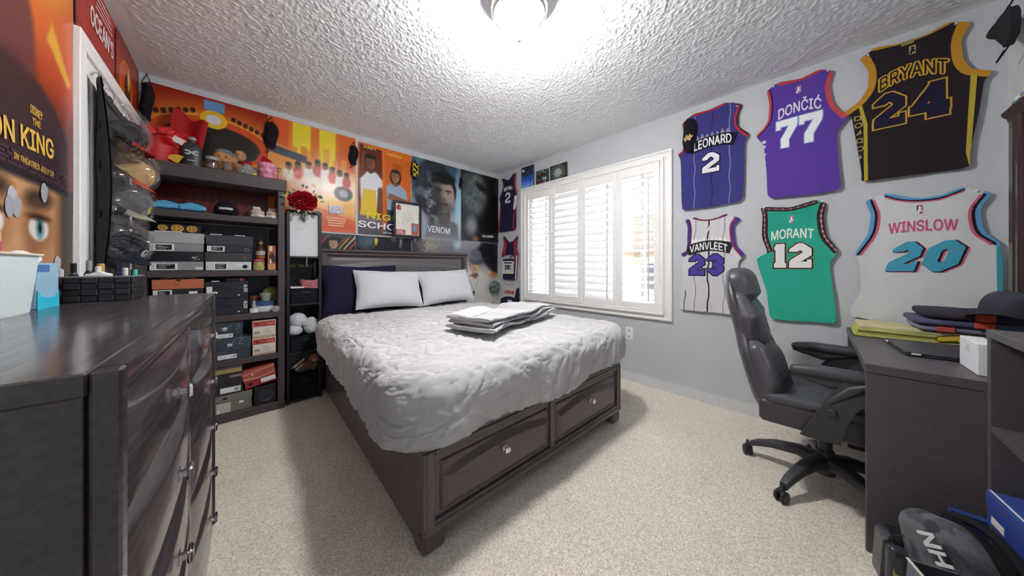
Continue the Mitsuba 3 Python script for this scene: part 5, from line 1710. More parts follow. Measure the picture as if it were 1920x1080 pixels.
def cap(label, c, s=1.0, rz=0.0, tilt=0.0, crown='26242a', brim='1d1c21', mark=None, group=None, pan=0.0, k=1):
    """A baseball cap: crown, brim, button and front badge, brim along +x."""
    t = thing('cap', label, 'cap', group)

    def place(m):
        return tf(tf(m, s=(s, s, s), ry=tilt, rx=pan), c, rz=rz)

    def cr(u, v):
        a, b = u * 2 * np.pi, v * np.pi / 2
        r = .088 * np.cos(b) ** .75
        return r * np.cos(a) * 1.08, r * np.sin(a) * .92, .115 * np.sin(b) ** .9 - .004 * np.abs(np.cos(3 * a)) * np.cos(b)
    g = grid(cr, 37, 13)
    g.merge_vertices(digits_vertex=6)
    g.update_faces(g.nondegenerate_faces())
    if g.face_normals[20] @ g.triangles_center[20] < 0:
        g.invert()
    add(t + '__crown', place(g), crown, 'cloth', True)

    def br(u, v):
        a = (u - .5) * 2.3
        r = .085 + v * .062 * np.cos(a * 1.05).clip(0, 1) ** .6
        return r * np.cos(a) * 1.06, r * np.sin(a) * .93, .002 + 0 * u - .018 * (r * np.sin(a) / .085) ** 2 * v
    g = grid(br, 25, 8)
    g3 = g.copy()
    g3.vertices[:, 2] -= .004
    if g.face_normals[50][2] < 0:
        g.invert()
    else:
        g3.invert()
    add(t + '__brim', place(cat(g, g3)), brim, 'cloth', True)
    add(t + '__button', place(ball((0, 0, .116), (.007, .007, .004), 1)), crown, 'cloth', True)
    if mark:
        p = Point(0, 0).buffer(.024).difference(Point(.004, .004).buffer(.012)) if k else LineString([(-.042, 0), (.042, 0)]).buffer(.009).intersection(shapely.union_all([sbox(-.06 + .012 * q, -1, -.0505 + .012 * q, 1) for q in range(10)]))
        w_ = ext(p, .002)
        v = w_.vertices.copy()
        a = v[:, 0] / .088
        zz = .045 + v[:, 1]
        rr = .088 * np.cos(np.arcsin(np.clip(zz / .115, 0, 1))) ** .75 + .0015 + v[:, 2]
        w_.vertices = np.c_[rr * np.cos(a) * 1.08, rr * np.sin(a) * .92, zz]
        add(t + '__badge', place(w_), mark, 'cloth', 30)
    return t


rows = [(2.41, 1.80, '1f1d22', '8a2a20', 'c8502e', 'red and black cap in the top pocket of the organiser'), (2.54, 1.64, 'b79a68', 'b8412f', 'd6b03a', 'beige cap with a red brim in the second pocket of the organiser'), (2.48, 1.46, '5c5c62', '9a9684', 'c9b04a', 'grey cap with a yellowish edge in the third pocket of the organiser'), (2.42, 1.24, '1c1f2a', '232836', 'b9bcc4', 'navy cap with a white badge in the lowest pocket of the organiser')]
for i, (y, z, c1, c2, c3, lab) in enumerate(rows):
    add(og + '__pocket_band', obx(2.22, 2.78, z + .10, z + .135, .018, .026), '2a292e', 'cloth')

    def pk(u, v, y=y, z=z, i=i):
        a, b = u * 2 - 1, v * 2 - 1
        e = np.clip(1 - np.abs(a) ** 3, 0, 1) ** .6 * np.clip(1 - np.abs(b) ** 3, 0, 1) ** .6
        n_ = meshkit.fbm(np.stack([a * 3 + i + 2 * b, b * 8 + a * 7, a * 0 + i], -1), 3, i + 4) - .5
        return OX + .018 + .12 * e + .085 * n_ * e, y + a * .15 + .03 * b, z + b * .115 - .03 * a
    g = grid(pk, 54, 54)
    if g.face_normals[500][0] < 0:
        g.invert()
    add(og + '__clear_pocket', g, None, 'film', False)
    cap(lab, (OX + .052, y, z - .03), .8, 14 - 12 * i, 34 + 8 * (i % 2), c1, c2, c3, 'caps in the organiser pockets', 0, 1)
# ------------------------------------------------------------------ bookshelf and what is on it (front edge at y = SY)
SY, SB = 2.92, 3.195
bs = thing('bookshelf', 'dark brown bookshelf packed with shoe boxes against the poster wall', 'bookshelf')
SX0, SX1 = -.462, .279
add(bs + '__side', bx(SX0, SX0 + .048, SY, SB, 0, 1.716, .003), None, 'shelf_wood')
add(bs + '__side', bx(SX1 - .043, SX1, SY, SB, 0, 1.716, .003), None, 'shelf_wood')
add(bs + '__top_board', bx(SX0 - .004, SX1 + .012, SY - .012, SB, 1.716, 1.806, .004), None, 'shelf_wood')
for z0, z1 in ((1.45, 1.496), (1.049, 1.092), (.724, .771), (.400, .442)):
    add(bs + '__shelf', bx(SX0 + .048, SX1 - .043 + (.043 if z0 == .724 else 0), SY + (.0 if z0 != .724 else -.003), SB, z0, z1, .003), None, 'shelf_wood')
add(bs + '__plinth', bx(SX0, SX1, SY - .006, SB, .0, .057, .003), None, 'shelf_wood')

BOXG = 'shoe boxes stacked on the bookshelf'


def shoe_box(label, x0, x1, z0, z1, lid, body, lidh=.5, depth=.25, y0=None, lid_over=.003, tilt=0.0, cat_='shoe box'):
    """A lidded shoe box: returns (thing, function that maps a mesh given in the face's frame)."""
    t = thing('shoe_box', label, cat_, BOXG)
    y0 = SY + .02 if y0 is None else y0
    zm = z1 - (z1 - z0) * lidh
    add(t + '__base', bx(x0 + lid_over, x1 - lid_over, y0 + lid_over, y0 + depth - lid_over, z0, z1 - .004, .0012), body, 'paper')
    add(t + '__lid', bx(x0, x1, y0, y0 + depth, zm, z1, .0015), lid, 'paper')

    def face(poly, col, part, lift=0.0, on_lid=False):
        add(t + '__' + part, frame(ext(poly, .0006), (0, y0 + (0 if on_lid else lid_over) - .0004 - lift, 0), (1, 0, 0), (0, 0, 1), (0, -1, 0)), col, 'paper', False)
    return t, face


def size_label(face, x0, x1, z0, z1, seed, dark=True):
    """White end label with a size block and a dark product print."""
    r = np.random.default_rng(seed)
    face(sbox(x0, z0, x1, z1), 'dcdee0', 'end_label', .0006)
    w, h = x1 - x0, z1 - z0
    if dark:
        face(sbox(x0 + .24 * w, z0 + .14 * h, x1 - .1 * w, z1 - .12 * h), '26272b', 'label_print', .0012)
        for k in range(3):
            face(sbox(x0 + .3 * w, z0 + (.3 + k * .2) * h, x0 + (.5 + .3 * r.random()) * w, z0 + (.36 + k * .2) * h), 'b9bcc0', 'label_line', .0018)
        for k in range(3):
            face(sbox(x0 + .06 * w, z0 + (.25 + k * .22) * h, x0 + .18 * w, z0 + (.33 + k * .22) * h), '8b8e94', 'label_line', .0012)
    else:
        for k in range(3):
            face(sbox(x0 + .08 * w, z0 + (.22 + k * .24) * h, x0 + (.35 + .3 * r.random()) * w, z0 + (.32 + k * .24) * h), '7d8086', 'label_line', .0012)
        bars = [sbox(x0 + (.70 + k * .03) * w, z0 + .25 * h, x0 + (.715 + k * .03) * w, z0 + .8 * h) for k in range(7)]
        face(shapely.union_all(bars), '3a3b40', 'barcode', .0012)


def swoosh(x, z, w):
    a = np.linspace(0, 1, 14)
    up = np.c_[x + w * a, z + w * (.34 * a ** 1.2 - .16 * np.sin(a * np.pi) + .06 * (1 - a))]
    lo = np.c_[x + w * a, z + w * (.34 * a ** 1.2 - .36 * np.sin(a * np.pi) ** .8 * (1 - a * .6))]
    lo[0] = up[0] - [0.02 * w, .1 * w]
    return Polygon(np.vstack([up, lo[::-1]])).buffer(0)


def trefoil(x, z, s):
    lv = [affinity.translate(affinity.rotate(affinity.scale(Point(0, s * .55).buffer(s * .5), .5, 1.0, origin=(0, s * .55)), r, origin=(0, 0)), x, z) for r in (-46, 0, 46)]
    g = shapely.union_all(lv)
    for k in range(3):
        g = g.difference(sbox(x - s, z + s * (.06 + .16 * k), x + s, z + s * (.12 + .16 * k)))
    return g.union(sbox(x - s * .8, z - s * .32, x + s * .8, z - s * .12))


def jumper(x, z, s):
    L_ = lambda p, w: LineString([(x + a * s, z + b * s) for a, b in p]).buffer(w * s)  # noqa: E731
    return shapely.union_all([Point(x + .08 * s, z + .48 * s).buffer(.1 * s), L_([(.05, .38), (0, .05)], .1), L_([(0, .05), (-.5, -.25)], .08), L_([(0, .05), (.42, -.3)], .08), L_([(.05, .32), (.3, .62)], .05), L_([(.05, .3), (-.3, .2)], .05)])


# third shelf: the two stacks of dark and grey boxes
t, f_ = shoe_box('light grey shoe box on top of the left stack under the upper shelf', -.410, -.164, 1.221, 1.348, 'a3a5a7', '85888d', .55)
size_label(f_, -.404, -.300, 1.224, 1.27, 1)
f_(swoosh(-.215, 1.315, .026), 'd9dadc', 'logo', .0006, True)
t, f_ = shoe_box('black lidded shoe box with grey base at the bottom of the left stack', -.408, -.164, 1.094, 1.219, '202127', '8a8d92', .52)
size_label(f_, -.404, -.285, 1.098, 1.142, 2)
f_(swoosh(-.222, 1.185, .035), 'dcdde0', 'logo', .0006, True)
f_(sbox(-.206, 1.100, -.170, 1.118), 'cfd1d4', 'sticker', .0006)
for k in range(3):
    f_(Point(-.212 + k * .012, 1.172).buffer(.003), 'dcdde0', 'logo', .0006, True)
t, f_ = shoe_box('charcoal shoe box on top of the right stack under the upper shelf', -.156, .090, 1.224, 1.345, '3a3c43', '2c2e37', .55)
size_label(f_, -.150, -.062, 1.228, 1.266, 3)
f_(jumper(.062, 1.305, .012), '1d1e24', 'logo', .0006, True)
f_(Point(.055, 1.244).buffer(.014), '121318', 'round_sticker', .0006)
f_(Point(.055, 1.244).buffer(.012).difference(Point(.055, 1.244).buffer(.009)), '8f9299', 'round_sticker', .0012)
t, f_ = shoe_box('charcoal shoe box with a red leaping figure and a white base', -.160, .084, 1.094, 1.222, '3c3d42', 'c9cacc', .52)
size_label(f_, -.130, -.045, 1.096, 1.146, 4)
f_(jumper(.045, 1.185, .022), 'b5443f', 'logo', .0006, True)
f_(Point(.046, 1.12).buffer(.014), '1b1c20', 'round_sticker', .0006)
f_(sbox(-.005, 1.124, .032, 1.14), 'e1e2e4', 'sticker', .0006)
t, f_ = shoe_box('flat black box with gold medallions on top of the light grey shoe box', -.375, -.18, 1.349, 1.405, '1a1c2a', '1a1c2a', .5, .2, SY + .045)
for x, s in ((-.352, .022), (-.288, .029), (-.222, .026)):
    f_(affinity.scale(Point(x, 1.378).buffer(s), 1.0, .85, origin=(x, 1.378)), 'b8913f', 'medallion', .0006, True)
    for k in range(5):
        a = k * 1.257
        f_(Point(x + .55 * s * math.cos(a), 1.378 + .45 * s * math.sin(a)).buffer(s * .17), '6a4c1c', 'medallion', .0012, True)
for x0, x1, lab in ((-.385, -.265, 'white papers lying on the light grey shoe box'), (-.135, -.075, 'white slip of paper on the left of the charcoal shoe box top'), (-.01, .045, 'white slip of paper on the right of the charcoal shoe box top')):
    t = thing('paper_slip', lab, 'paper')
    zz = 1.349 if x0 < -.2 else 1.346
    add(t, bx(x0, x1, SY + .024, SY + (.044 if x0 < -.2 else .1), zz, zz + .006, .001), 'd3d5dc', 'paper')

# the bottle, jar and upright book at the right end of that shelf
lq = thing('liquor_bottle', 'amber liquor bottle with a black and gold cap on a glass jar', 'bottle')
add(lq + '__glass', lathe([(0, 0), (.026, 0), (.028, .004), (.028, .068), (.024, .084), (.012, .098), (.011, .122), (0, .122)], 28, (.136, SY + .07, 1.179)), '4a2a12', 'gloss', 40)
add(lq + '__liquor_band', lathe([(.0283, .006), (.0286, .006), (.0286, .024), (.0283, .024)], 28, (.136, SY + .07, 1.179)), '9a5420', 'gloss', 40)
add(lq + '__cap', lathe([(0, .118), (.0145, .118), (.0145, .142), (.012, .15), (0, .15)], 24, (.136, SY + .07, 1.179)), '2b2118', 'satin', 40)
add(lq + '__cap_band', lathe([(.0148, .119), (.0152, .119), (.0152, .129), (.0148, .129)], 24, (.136, SY + .07, 1.179)), 'b08a34', 'satin', 40)
add(lq + '__label', lathe([(.0285, .03), (.029, .03), (.029, .062), (.0285, .062)], 28, (.136, SY + .07, 1.179)), 'a9a49c', 'paper', 40)
jr = thing('candy_jar', 'glass jar with a red and white lid and yellow sweets under the amber bottle', 'jar')
add(jr + '__jar', lathe([(0, 0), (.031, 0), (.033, .004), (.033, .06), (.03, .064), (0, .064)], 28, (.126, SY + .065, 1.0925)), 'a59a68', 'gloss', 40)
add(jr + '__lid', lathe([(0, .0635), (.032, .0635), (.033, .067), (.033, .082), (.031, .0855), (0, .0855)], 28, (.126, SY + .065, 1.0925)), 'b04a52', 'satin', 40)
for k in range(14):
    a = -2.6 + .16 * k
    add(jr + '__sweet', tf(bx(-.006, .006, -.0015, .0015, -.004, .004, .001), (.126 + .0335 * math.cos(a), SY + .065 + .0335 * math.sin(a), 1.105 + .0125 * ((k * 5) % 4)), rz=math.degrees(a) + 90), ['c7b24a', 'd8d2c0', 'b9a23a'][k % 3], 'satin')
gb_ = thing('gift_box', 'tall orange and brown box leaning at the right end of the shoe box shelf', 'box')
add(gb_ + '__box', bx(.176, .226, SY + .03, SY + .2, 1.0925, 1.285, .002), '9a5b40', 'paper')
for pl, c in ((Polygon([(.178, 1.095), (.224, 1.095), (.224, 1.14), (.178, 1.14)]), 'c98a5c'), (Polygon([(.182, 1.2), (.205, 1.235), (.224, 1.19), (.224, 1.15), (.2, 1.165)]), '3a2f34'), (Polygon([(.186, 1.24), (.204, 1.24), (.204, 1.28), (.186, 1.28)]), 'd2c7b0'), (Polygon([(.188, 1.145), (.2, 1.145), (.197, 1.185), (.19, 1.18)]), 'd9d0c4')):
    add(gb_ + '__print', frame(ext(pl, .0006), (0, SY + .0296, 0), (1, 0, 0), (0, 0, 1), (0, -1, 0)), c, 'paper', False)

# upper shelf: caps, trainers
UZ = 1.497
for x, lab in ((-.345, 'blue furry slipper on the left of the upper shelf'), (-.225, 'blue furry slipper right of the other blue slipper on the upper shelf')):
    t = thing('slipper', lab, 'slipper', 'pair of blue slippers')
    m = hull((x - .04, SY + .035, UZ + .024, .024), (x + .045, SY + .035, UZ + .024, .024), (x - .03, SY + .19, UZ + .022, .022), (x + .03, SY + .19, UZ + .022, .022), (x, SY + .06, UZ + .04, .024))
    add(t + '__upper', blob(m.subdivide().subdivide(), .006, 40, 3), '5aa3c9', 'cloth', True)
    add(t + '__sole', bx(x - .06, x + .065, SY + .012, SY + .21, UZ, UZ + .014, .006), '27466e', 'matte')
    add(t + '__lining', blob(hull((x - .03, SY + .10, UZ + .058, .014), (x + .035, SY + .10, UZ + .058, .014), (x, SY + .17, UZ + .055, .014)).subdivide().subdivide(), .008, 70, 5), '22355a', 'cloth', True)
cap('black cap with white and red lettering on the upper shelf of the bookshelf', (-.055, SY + .11, UZ + .006), .86, -90, 0, '1f1d22', '1a191d', 'd5cfcf', None, 0, 0)


def trainer(x, lab, rz=0):
    t = thing('trainer', lab, 'shoe', 'pair of pale trainers')
    P_ = lambda m: tf(m, (x, SY + .02, UZ), rz=rz)  # noqa: E731
    sole = hull(*[(a, b, .014, .013) for a, b in ((-.030, .03), (.030, .03), (-.026, .2), (.026, .2), (0, .012), (0, .23))])
    sole.vertices[:, 2] = np.clip(sole.vertices[:, 2], 0.0, .027)
    add(t + '__sole', P_(sole), 'cfc9c8', 'satin', 40)
    up = cat(hull((-.024, .04, .04, .017), (.024, .04, .04, .017), (0, .02, .034, .015), (0, .12, .06, .026), (-.02, .21, .05, .02), (.02, .21, .05, .02)), hull((-.018, .13, .08, .012), (.018, .13, .08, .012), (-.02, .215, .085, .012), (.02, .215, .085, .012), (0, .18, .05, .03)))
    add(t + '__upper', P_(up), 'c2a9a6', 'cloth', 40)
    add(t + '__tongue', P_(hull((-.017, .10, .088, .007), (.017, .10, .088, .007), (-.013, .085, .062, .008), (.013, .085, .062, .008))), 'c8c6b8', 'cloth', 40)
    for k in range(4):
        add(t + '__lace', P_(cyl((-.02, .05 + .014 * k, .056 + .006 * k), (.02, .05 + .014 * k, .058 + .006 * k), .003, n=8)), 'dedcd6', 'cloth')


trainer(.122, 'pale pink and grey trainer, left of the pair on the upper shelf', 4)
trainer(.205, 'pale pink and grey trainer, right of the pair on the upper shelf', -3)

# fourth shelf: orange box, two black boxes, mug and small things
FZ = .772
t, f_ = shoe_box('black shoe box with an orange lid behind the corner of the chest', -.395, -.165, .92, 1.035, 'b5694c', '2a2b2f', .56)
f_(swoosh(-.30, 1.0, .03), '5c2c20', 'logo', .0006, True)
f_(Point(-.28, 1.034).buffer(.012).intersection(sbox(-.4, 0, 0, 1.034)), '221816', 'finger_hole', .0006, True)
size_label(f_, -.39, -.31, .925, .965, 6)
f_(sbox(-.235, .935, -.195, .952), 'cfd1d4', 'sticker', .0006)
t = thing('shoe_box', 'plain dark shoe box under the orange lidded shoe box', 'shoe box', BOXG)
add(t + '__base', bx(-.392, -.17, SY + .022, SY + .27, FZ, .918, .002), '33343a', 'paper')
for z0, lab in ((.893, 'upper black shoe box with white vertical lettering beside the orange lid'), (.772, 'lower black shoe box with white vertical lettering beside the orange lid')):
    t, f_ = shoe_box(lab, -.160, .063, z0, z0 + .119, '2a2c38', '2a2c38', .5, lid_over=.0008)
    w_ = affinity.translate(affinity.rotate(text_poly('ALDO', .019, True, .056), -90, origin=(0, 0)), .040, z0 + .094)
    f_(w_, 'dcdee4', 'lettering', .0008, True)
    f_(LineString([(-.14, z0 + .105), (.06, z0 + .012)]).buffer(.0014), '191a22', 'fold_line', .0006, True)
    f_(affinity.scale(Point(-.055, z0 + .1185).buffer(.014), 1, .6).intersection(sbox(-1, 0, 1, z0 + .1188)), '121218', 'finger_hole', .0008, True)
    f_(Point(.012, z0 + .018).buffer(.005), 'd5d7dc', 'dot', .0008, True)
    if z0 > .8:
        f_(sbox(-.152, z0 + .045, -.124, z0 + .085), 'd5d7da', 'sticker', .0008, True)
        f_(sbox(-.152, z0 + .035, -.098, z0 + .048), 'dadcdf', 'sticker', .0009, True)
bk_ = thing('book', 'dark red edged book lying on the upper black lettered box', 'book')
add(bk_ + '__cover', bx(-.06, .05, SY + .035, SY + .2, 1.0125, 1.037, .002), '2c2028', 'paper')
add(bk_ + '__pages', bx(.02, .034, SY + .034, SY + .036, 1.014, 1.035, 0), 'a2555c', 'paper')
sl = thing('paper_slip', 'white folded note on the left of the upper black lettered box', 'paper')
add(sl, bx(-.128, -.09, SY + .024, SY + .08, 1.0125, 1.018, .001), 'd9dade', 'paper')
wt = thing('wrist_watch', 'clear plastic watch strap lying on the orange shoe box lid', 'watch')
add(wt + '__strap', tube(spline([(-.36, SY + .05, 1.04), (-.32, SY + .04, 1.046), (-.28, SY + .05, 1.052), (-.24, SY + .045, 1.045), (-.2, SY + .055, 1.04)], 24), .005, 8), '9aa19f', 'gloss', True)
add(wt + '__case', lathe([(0, 0), (.02, 0), (.024, .006), (.022, .016), (0, .018)], 24, (-.28, SY + .048, 1.041)), '8e9a98', 'gloss', 40)
mu = thing('glass_mug', 'small clear glass cup in front of the green plush on the fourth shelf', 'cup')
add(mu + '__cup', lathe([(.0, .0), (.026, .0), (.036, .06), (.034, .06), (.025, .004), (0, .004)], 28, (.165, SY + .065, .853)), '8f948a', 'gloss', 40)
gp = thing('plush_toy', 'olive green plush ball at the right end of the fourth shelf', 'plush toy')
add(gp + '__body', blob(ball((.205, SY + .17, .885), (.056, .056, .075), 4), .006, 30, 2), '7d8640', 'cloth', True)
add(gp + '__seat', blob(ball((.205, SY + .17, .80), (.05, .05, .04), 3), .004, 30, 2), '76803c', 'cloth', True)
bw = thing('food_container', 'white bowl with a blue rim at the front of the fourth shelf', 'bowl')
add(bw + '__bowl', lathe([(0, 0), (.045, 0), (.052, .01), (.056, .046), (0, .046)], 32, (.158, SY + .06, FZ)), 'd2d8d8', 'satin', 40)
add(bw + '__rim', lathe([(.054, .045), (.0575, .045), (.0575, .076), (.052, .08), (0, .08)], 32, (.158, SY + .06, FZ)), '2c4a72', 'satin', 40)
br_ = thing('brown_cup', 'brown paper cup standing behind the white bowl', 'cup')
add(br_, lathe([(0, 0), (.028, 0), (.036, .115), (.034, .115), (0, .1)], 24, (.108, SY + .155, FZ)), '8a4a30', 'satin', 40)
wj = thing('small_jar', 'small white jar with a grey lid beside the lower black lettered box', 'jar')
add(wj + '__jar', lathe([(0, 0), (.026, 0), (.027, .003), (.027, .03), (0, .03)], 24, (.096, SY + .035, FZ)), 'd9dadd', 'satin', 40)
add(wj + '__bottle', lathe([(0, .031), (.014, .031), (.014, .058), (.009, .064), (.009, .09), (0, .09)], 20, (.096, SY + .035, FZ)), '9a9da6', 'gloss', 40)
add(wj + '__spray', lathe([(0, .09), (.011, .09), (.011, .104), (0, .105)], 16, (.096, SY + .035, FZ)), '33353e', 'gloss', 40)
sc = thing('steel_watch', 'steel bracelet watch hanging over the right end of the fourth shelf', 'watch')
lk = []
for k in range(12):
    a = k * 2 * math.pi / 12
    add(sc + '__link', tf(bx(-.006, .006, -.003, .003, -.0055, .0055, .0015), (.222 + .019 * math.cos(a), SY - .008, .79 + .019 * math.sin(a)), ry=-math.degrees(a) + 90), None, 'nickel', 20)
add(sc + '__case', frame(lathe([(0, 0), (.012, 0), (.013, .004), (.011, .007), (0, .007)], 24), (.222, SY - .008, .79), (1, 0, 0), (0, 0, 1), (0, -1, 0)), None, 'nickel', 30)

# fifth shelf: marbled black boxes and red labelled boxes
def marble(p):
    n_ = meshkit.fbm(p * 22, 4, 6)
    v_ = np.clip(1 - np.abs(n_ - .5) * 26, 0, 1)
    base = 52 + 46 * (n_ - .3)
    c = np.stack([base * .86, base * .98, base * 1.18], -1)
    return lin(np.clip(c * (1 - .6 * v_[:, None]) + 8, 0, 255))


def marble_box(label, x0, x1, z0, z1, lx, lz):
    t = thing('shoe_box', label, 'shoe box', BOXG)
    y0 = SY + .02
    m = trimesh.creation.box(bounds=[[x0, y0, z0], [x1, y0 + .25, z1]])
    v, f = trimesh.remesh.subdivide_to_size(m.vertices, m.faces, .008)
    m = M(v, f)
    add(t + '__base', m, marble(m.vertices), 'paper', False)
    zs = z0 + (z1 - z0) * .52
    add(t + '__lid', cat(bx(x0 - .003, x1 + .003, y0 - .003, y0 + .253, zs, z1 + .002, .0015)), '3a4250', 'paper')

    def face(poly, col, part, lift=0.0):
        add(t + '__' + part, frame(ext(poly, .0006), (0, y0 - .0036 - lift, 0), (1, 0, 0), (0, 0, 1), (0, -1, 0)), col, 'paper', False)
    face(trefoil(lx, lz, .017), 'dfe2e6', 'logo')
    rr = np.random.default_rng(int(z0 * 1000))
    for k in range(7):
        a = np.array([rr.uniform(x0, x1), rr.uniform(zs, z1)])
        pts = np.clip(np.cumsum(np.vstack([a, rr.normal(0, .014, (6, 2))]), 0), [x0, zs], [x1, z1])
        face(LineString(pts).buffer(.0013).difference(trefoil(lx, lz, .019)), ['1d222c', '6d7886', '8f9aa6'][k % 3], 'marbling')
    return t, face


for (x0, x1, z0, z1, lx, lz, l0, l1, b0, b1, lab) in ((-.185, .077, .443, .597, -.035, .545, -.098, -.0, .452, .482, 'lower of two black marbled shoe boxes with a white leaf logo'), (-.185, .032, .600, .718, -.062, .665, -.098, -.018, .606, .634, 'upper of two black marbled shoe boxes with a white leaf logo')):
    t, f_ = marble_box(lab, x0, x1, z0, z1, lx, lz)
    f_(sbox(l0, b0, l1, b1), 'dde0e2', 'end_label', .0004)
    for k in range(2):
        f_(sbox(l0 + .006, b0 + .006 + .01 * k, l0 + .045, b0 + .010 + .01 * k), '9a9da3', 'label_line', .001)
    f_(shapely.union_all([sbox(l1 - .026 + .0035 * k, b0 + .007, l1 - .0245 + .0035 * k, b1 - .007) for k in range(6)]), '4a4c52', 'barcode', .001)
for z0, lab in ((.443, 'lower red and white labelled shoe box at the right of the fifth shelf'), (.577, 'upper red and white labelled shoe box at the right of the fifth shelf')):
    t, f_ = shoe_box(lab, .086, .226, z0, z0 + .131, 'c9b29a', 'c4ad96', .3, lid_over=.0008)
    f_(sbox(.092, z0 + .083, .220, z0 + .121), 'a8423f', 'red_label', .0012)
    f_(sbox(.092, z0 + .016, .220, z0 + .083), 'd5cfc6', 'white_label', .0012)
    f_(affinity.translate(text_poly('VANS', .013, True, .042), .17, z0 + .096), 'd2a08c', 'lettering', .0018)
    f_(affinity.scale(Point(.114, z0 + .102).buffer(.010), 1, .5), '2a1716', 'finger_hole', .0018)
    f_(shapely.union_all([sbox(.098 + .004 * k, z0 + .026, .100 + .004 * k, z0 + .048) for k in range(8)]), '4c4848', 'barcode', .0018)
    for k in range(3):
        f_(sbox(.15, z0 + .03 + .014 * k, .15 + .05 - .01 * k, z0 + .034 + .014 * k), '8f8a84', 'label_line', .0018)

# bottom shelf
BZ = .0575
t, f_ = shoe_box('olive grey shoe box on the floor of the bookshelf', -.19, .086, BZ, .19, '6f7068', '6a6b63', .35)
f_(sbox(-.105, .065, -.03, .135), 'b5b0a8', 'pale_label', .0012)
f_(sbox(-.1, .07, -.09, .09), 'e0ded8', 'sticker', .0018)
f_(sbox(.015, .112, .038, .128), 'dedfda', 'sticker', .0012)
f_(affinity.scale(Point(-.06, .166).buffer(.014), 1, .55), '151512', 'finger_hole', .0006, True)
t, f_ = shoe_box('black shoe box with a white label and a tan top, above the olive grey box', -.19, .036, .1905, .345, '2a2a30', '26262c', .45)
f_(sbox(-.085, .205, .022, .243), 'dcdedf', 'end_label', .0012)
f_(affinity.translate(text_poly('TERREX', .014, True, .07), -.04, .313), 'b9a48e', 'lettering', .0006, True)
f_(shapely.union_all([sbox(-.012 + .004 * k, .212, -.0095 + .004 * k, .236) for k in range(7)]), '4a4c52', 'barcode', .0018)
f_(affinity.scale(Point(-.08, .343).buffer(.012), 1, .5).intersection(sbox(-1, 0, 1, .344)), '101014', 'finger_hole', .0006, True)
t, f_ = shoe_box('shallow tan shoe box with a grey lid at the top of the bottom shelf stack', -.19, .033, .3455, .397, '62666a', 'a68a5c', .42)
fs = thing('shoe_box', 'tilted red shoe box with a white label leaning on the bottom shelf', 'shoe box', BOXG)
R_ = lambda m: tf(m, (.047, SY + .02, .2), ry=-9)  # noqa: E731
add(fs + '__base', R_(bx(.002, .186, .002, .24, 0, .1, .0015)), '8e2b30', 'paper')
add(fs + '__lid', R_(bx(0, .188, 0, .242, .052, .135, .0015)), 'a8504a', 'paper')
for pl, c, nm_ in ((Polygon([(.0, .098), (.188, .118), (.188, .132), (.0, .112)]), 'bb7a66', 'stripe'), (Polygon([(0, .065), (.09, .056), (.188, .075), (.188, .082), (.09, .066), (0, .08)]), 'c08a72', 'stripe'), (sbox(.048, .088, .062, .104), 'd9a898', 'sticker'), (sbox(.095, .014, .182, .046), 'd9d9d8', 'end_label'), (affinity.scale(Point(.035, .028).buffer(.012), 1, .8), '1a1012', 'finger_hole')):
    add(fs + '__' + nm_, R_(frame(ext(pl, .0006), (0, -.0004 if pl.bounds[1] > .05 else .0014, 0), (1, 0, 0), (0, 0, 1), (0, -1, 0))), c, 'paper', False)
spk = thing('subwoofer', 'black speaker cube under the tilted red shoe box', 'speaker')
add(spk + '__cabinet', bx(.096, .228, SY + .03, SY + .22, BZ, .197, .004), '17161c', 'satin')
add(spk + '__cone', frame(lathe([(0, .003), (.012, .004), (.03, -.004), (.048, .003), (.052, .004), (.054, 0), (0, 0)], 32), (.165, SY + .0295, .127), (1, 0, 0), (0, 0, 1), (0, -1, 0)), '232531', 'satin', 30)

# ---- on top of the bookshelf
TZ = 1.8065
rd = thing('cellophane_gift', 'crumpled red cellophane gift bag on the left of the bookshelf top', 'gift bag')
m = hull((-.40, SY + .09, TZ + .05, .045), (-.27, SY + .12, TZ + .05, .045), (-.38, SY + .1, TZ + .17, .06), (-.26, SY + .12, TZ + .2, .05))
add(rd + '__wrap', blob(m.subdivide().subdivide().subdivide(), .035, 13, 3), 'b01a1c', 'gloss', 30)
sheet_ = grid(lambda u, v: (-.35 + .17 * u + .03 * v, SY + .15 + .03 * np.sin(u * 5) + .04 * v, TZ + .13 + .30 * v * (1 - .25 * u) + .02 * np.sin(u * 9)), 20, 20)
s2 = sheet_.copy()
s2.vertices[:, 1] += .003
s2.invert()
add(rd + '__top_fold', cat(sheet_, s2), '9c1a20', 'gloss', 30)
add(rd + '__bow', cat(blob(ball((-.41, SY + .05, TZ + .2), (.04, .02, .03), 3), .012, 40, 1), blob(ball((-.34, SY + .04, TZ + .21), (.045, .02, .028), 3), .012, 40, 2)), 'c02226', 'satin', 30)
add(rd + '__card', tf(bx(-.028, .028, -.001, .001, -.02, .02, .0005), (-.285, SY + .045, TZ + .165), ry=25), 'cfcabf', 'paper')
rb = thing('red_bucket', 'red pleated paper bucket at the left end of the bookshelf top', 'bucket')
pl_ = lathe([(0, 0), (.055, 0), (.078, .105), (.081, .108), (.074, .108), (.052, .006), (0, .006)], 48, (-.375, SY + .055, TZ))
add(rb, pl_, 'b5262a', 'satin', 20)
ys = thing('gold_ornament', 'yellow and black patterned little fan beside the black flask', 'ornament')
add(ys, frame(ext(Point(0, 0).buffer(.06).intersection(Polygon([(0, 0), (-.1, .06), (-.03, .12), (.05, .1)])), .008), (-.285, SY + .025, TZ + .001), (1, 0, 0), (0, 0, 1), (0, -1, 0)), 'c29a2c', 'satin')
nb = thing('navy_box', 'small navy box between the red bucket and the black flask', 'box')
add(nb, bx(-.275, -.235, SY + .06, SY + .12, TZ, TZ + .045, .003), '1d2140', 'satin')
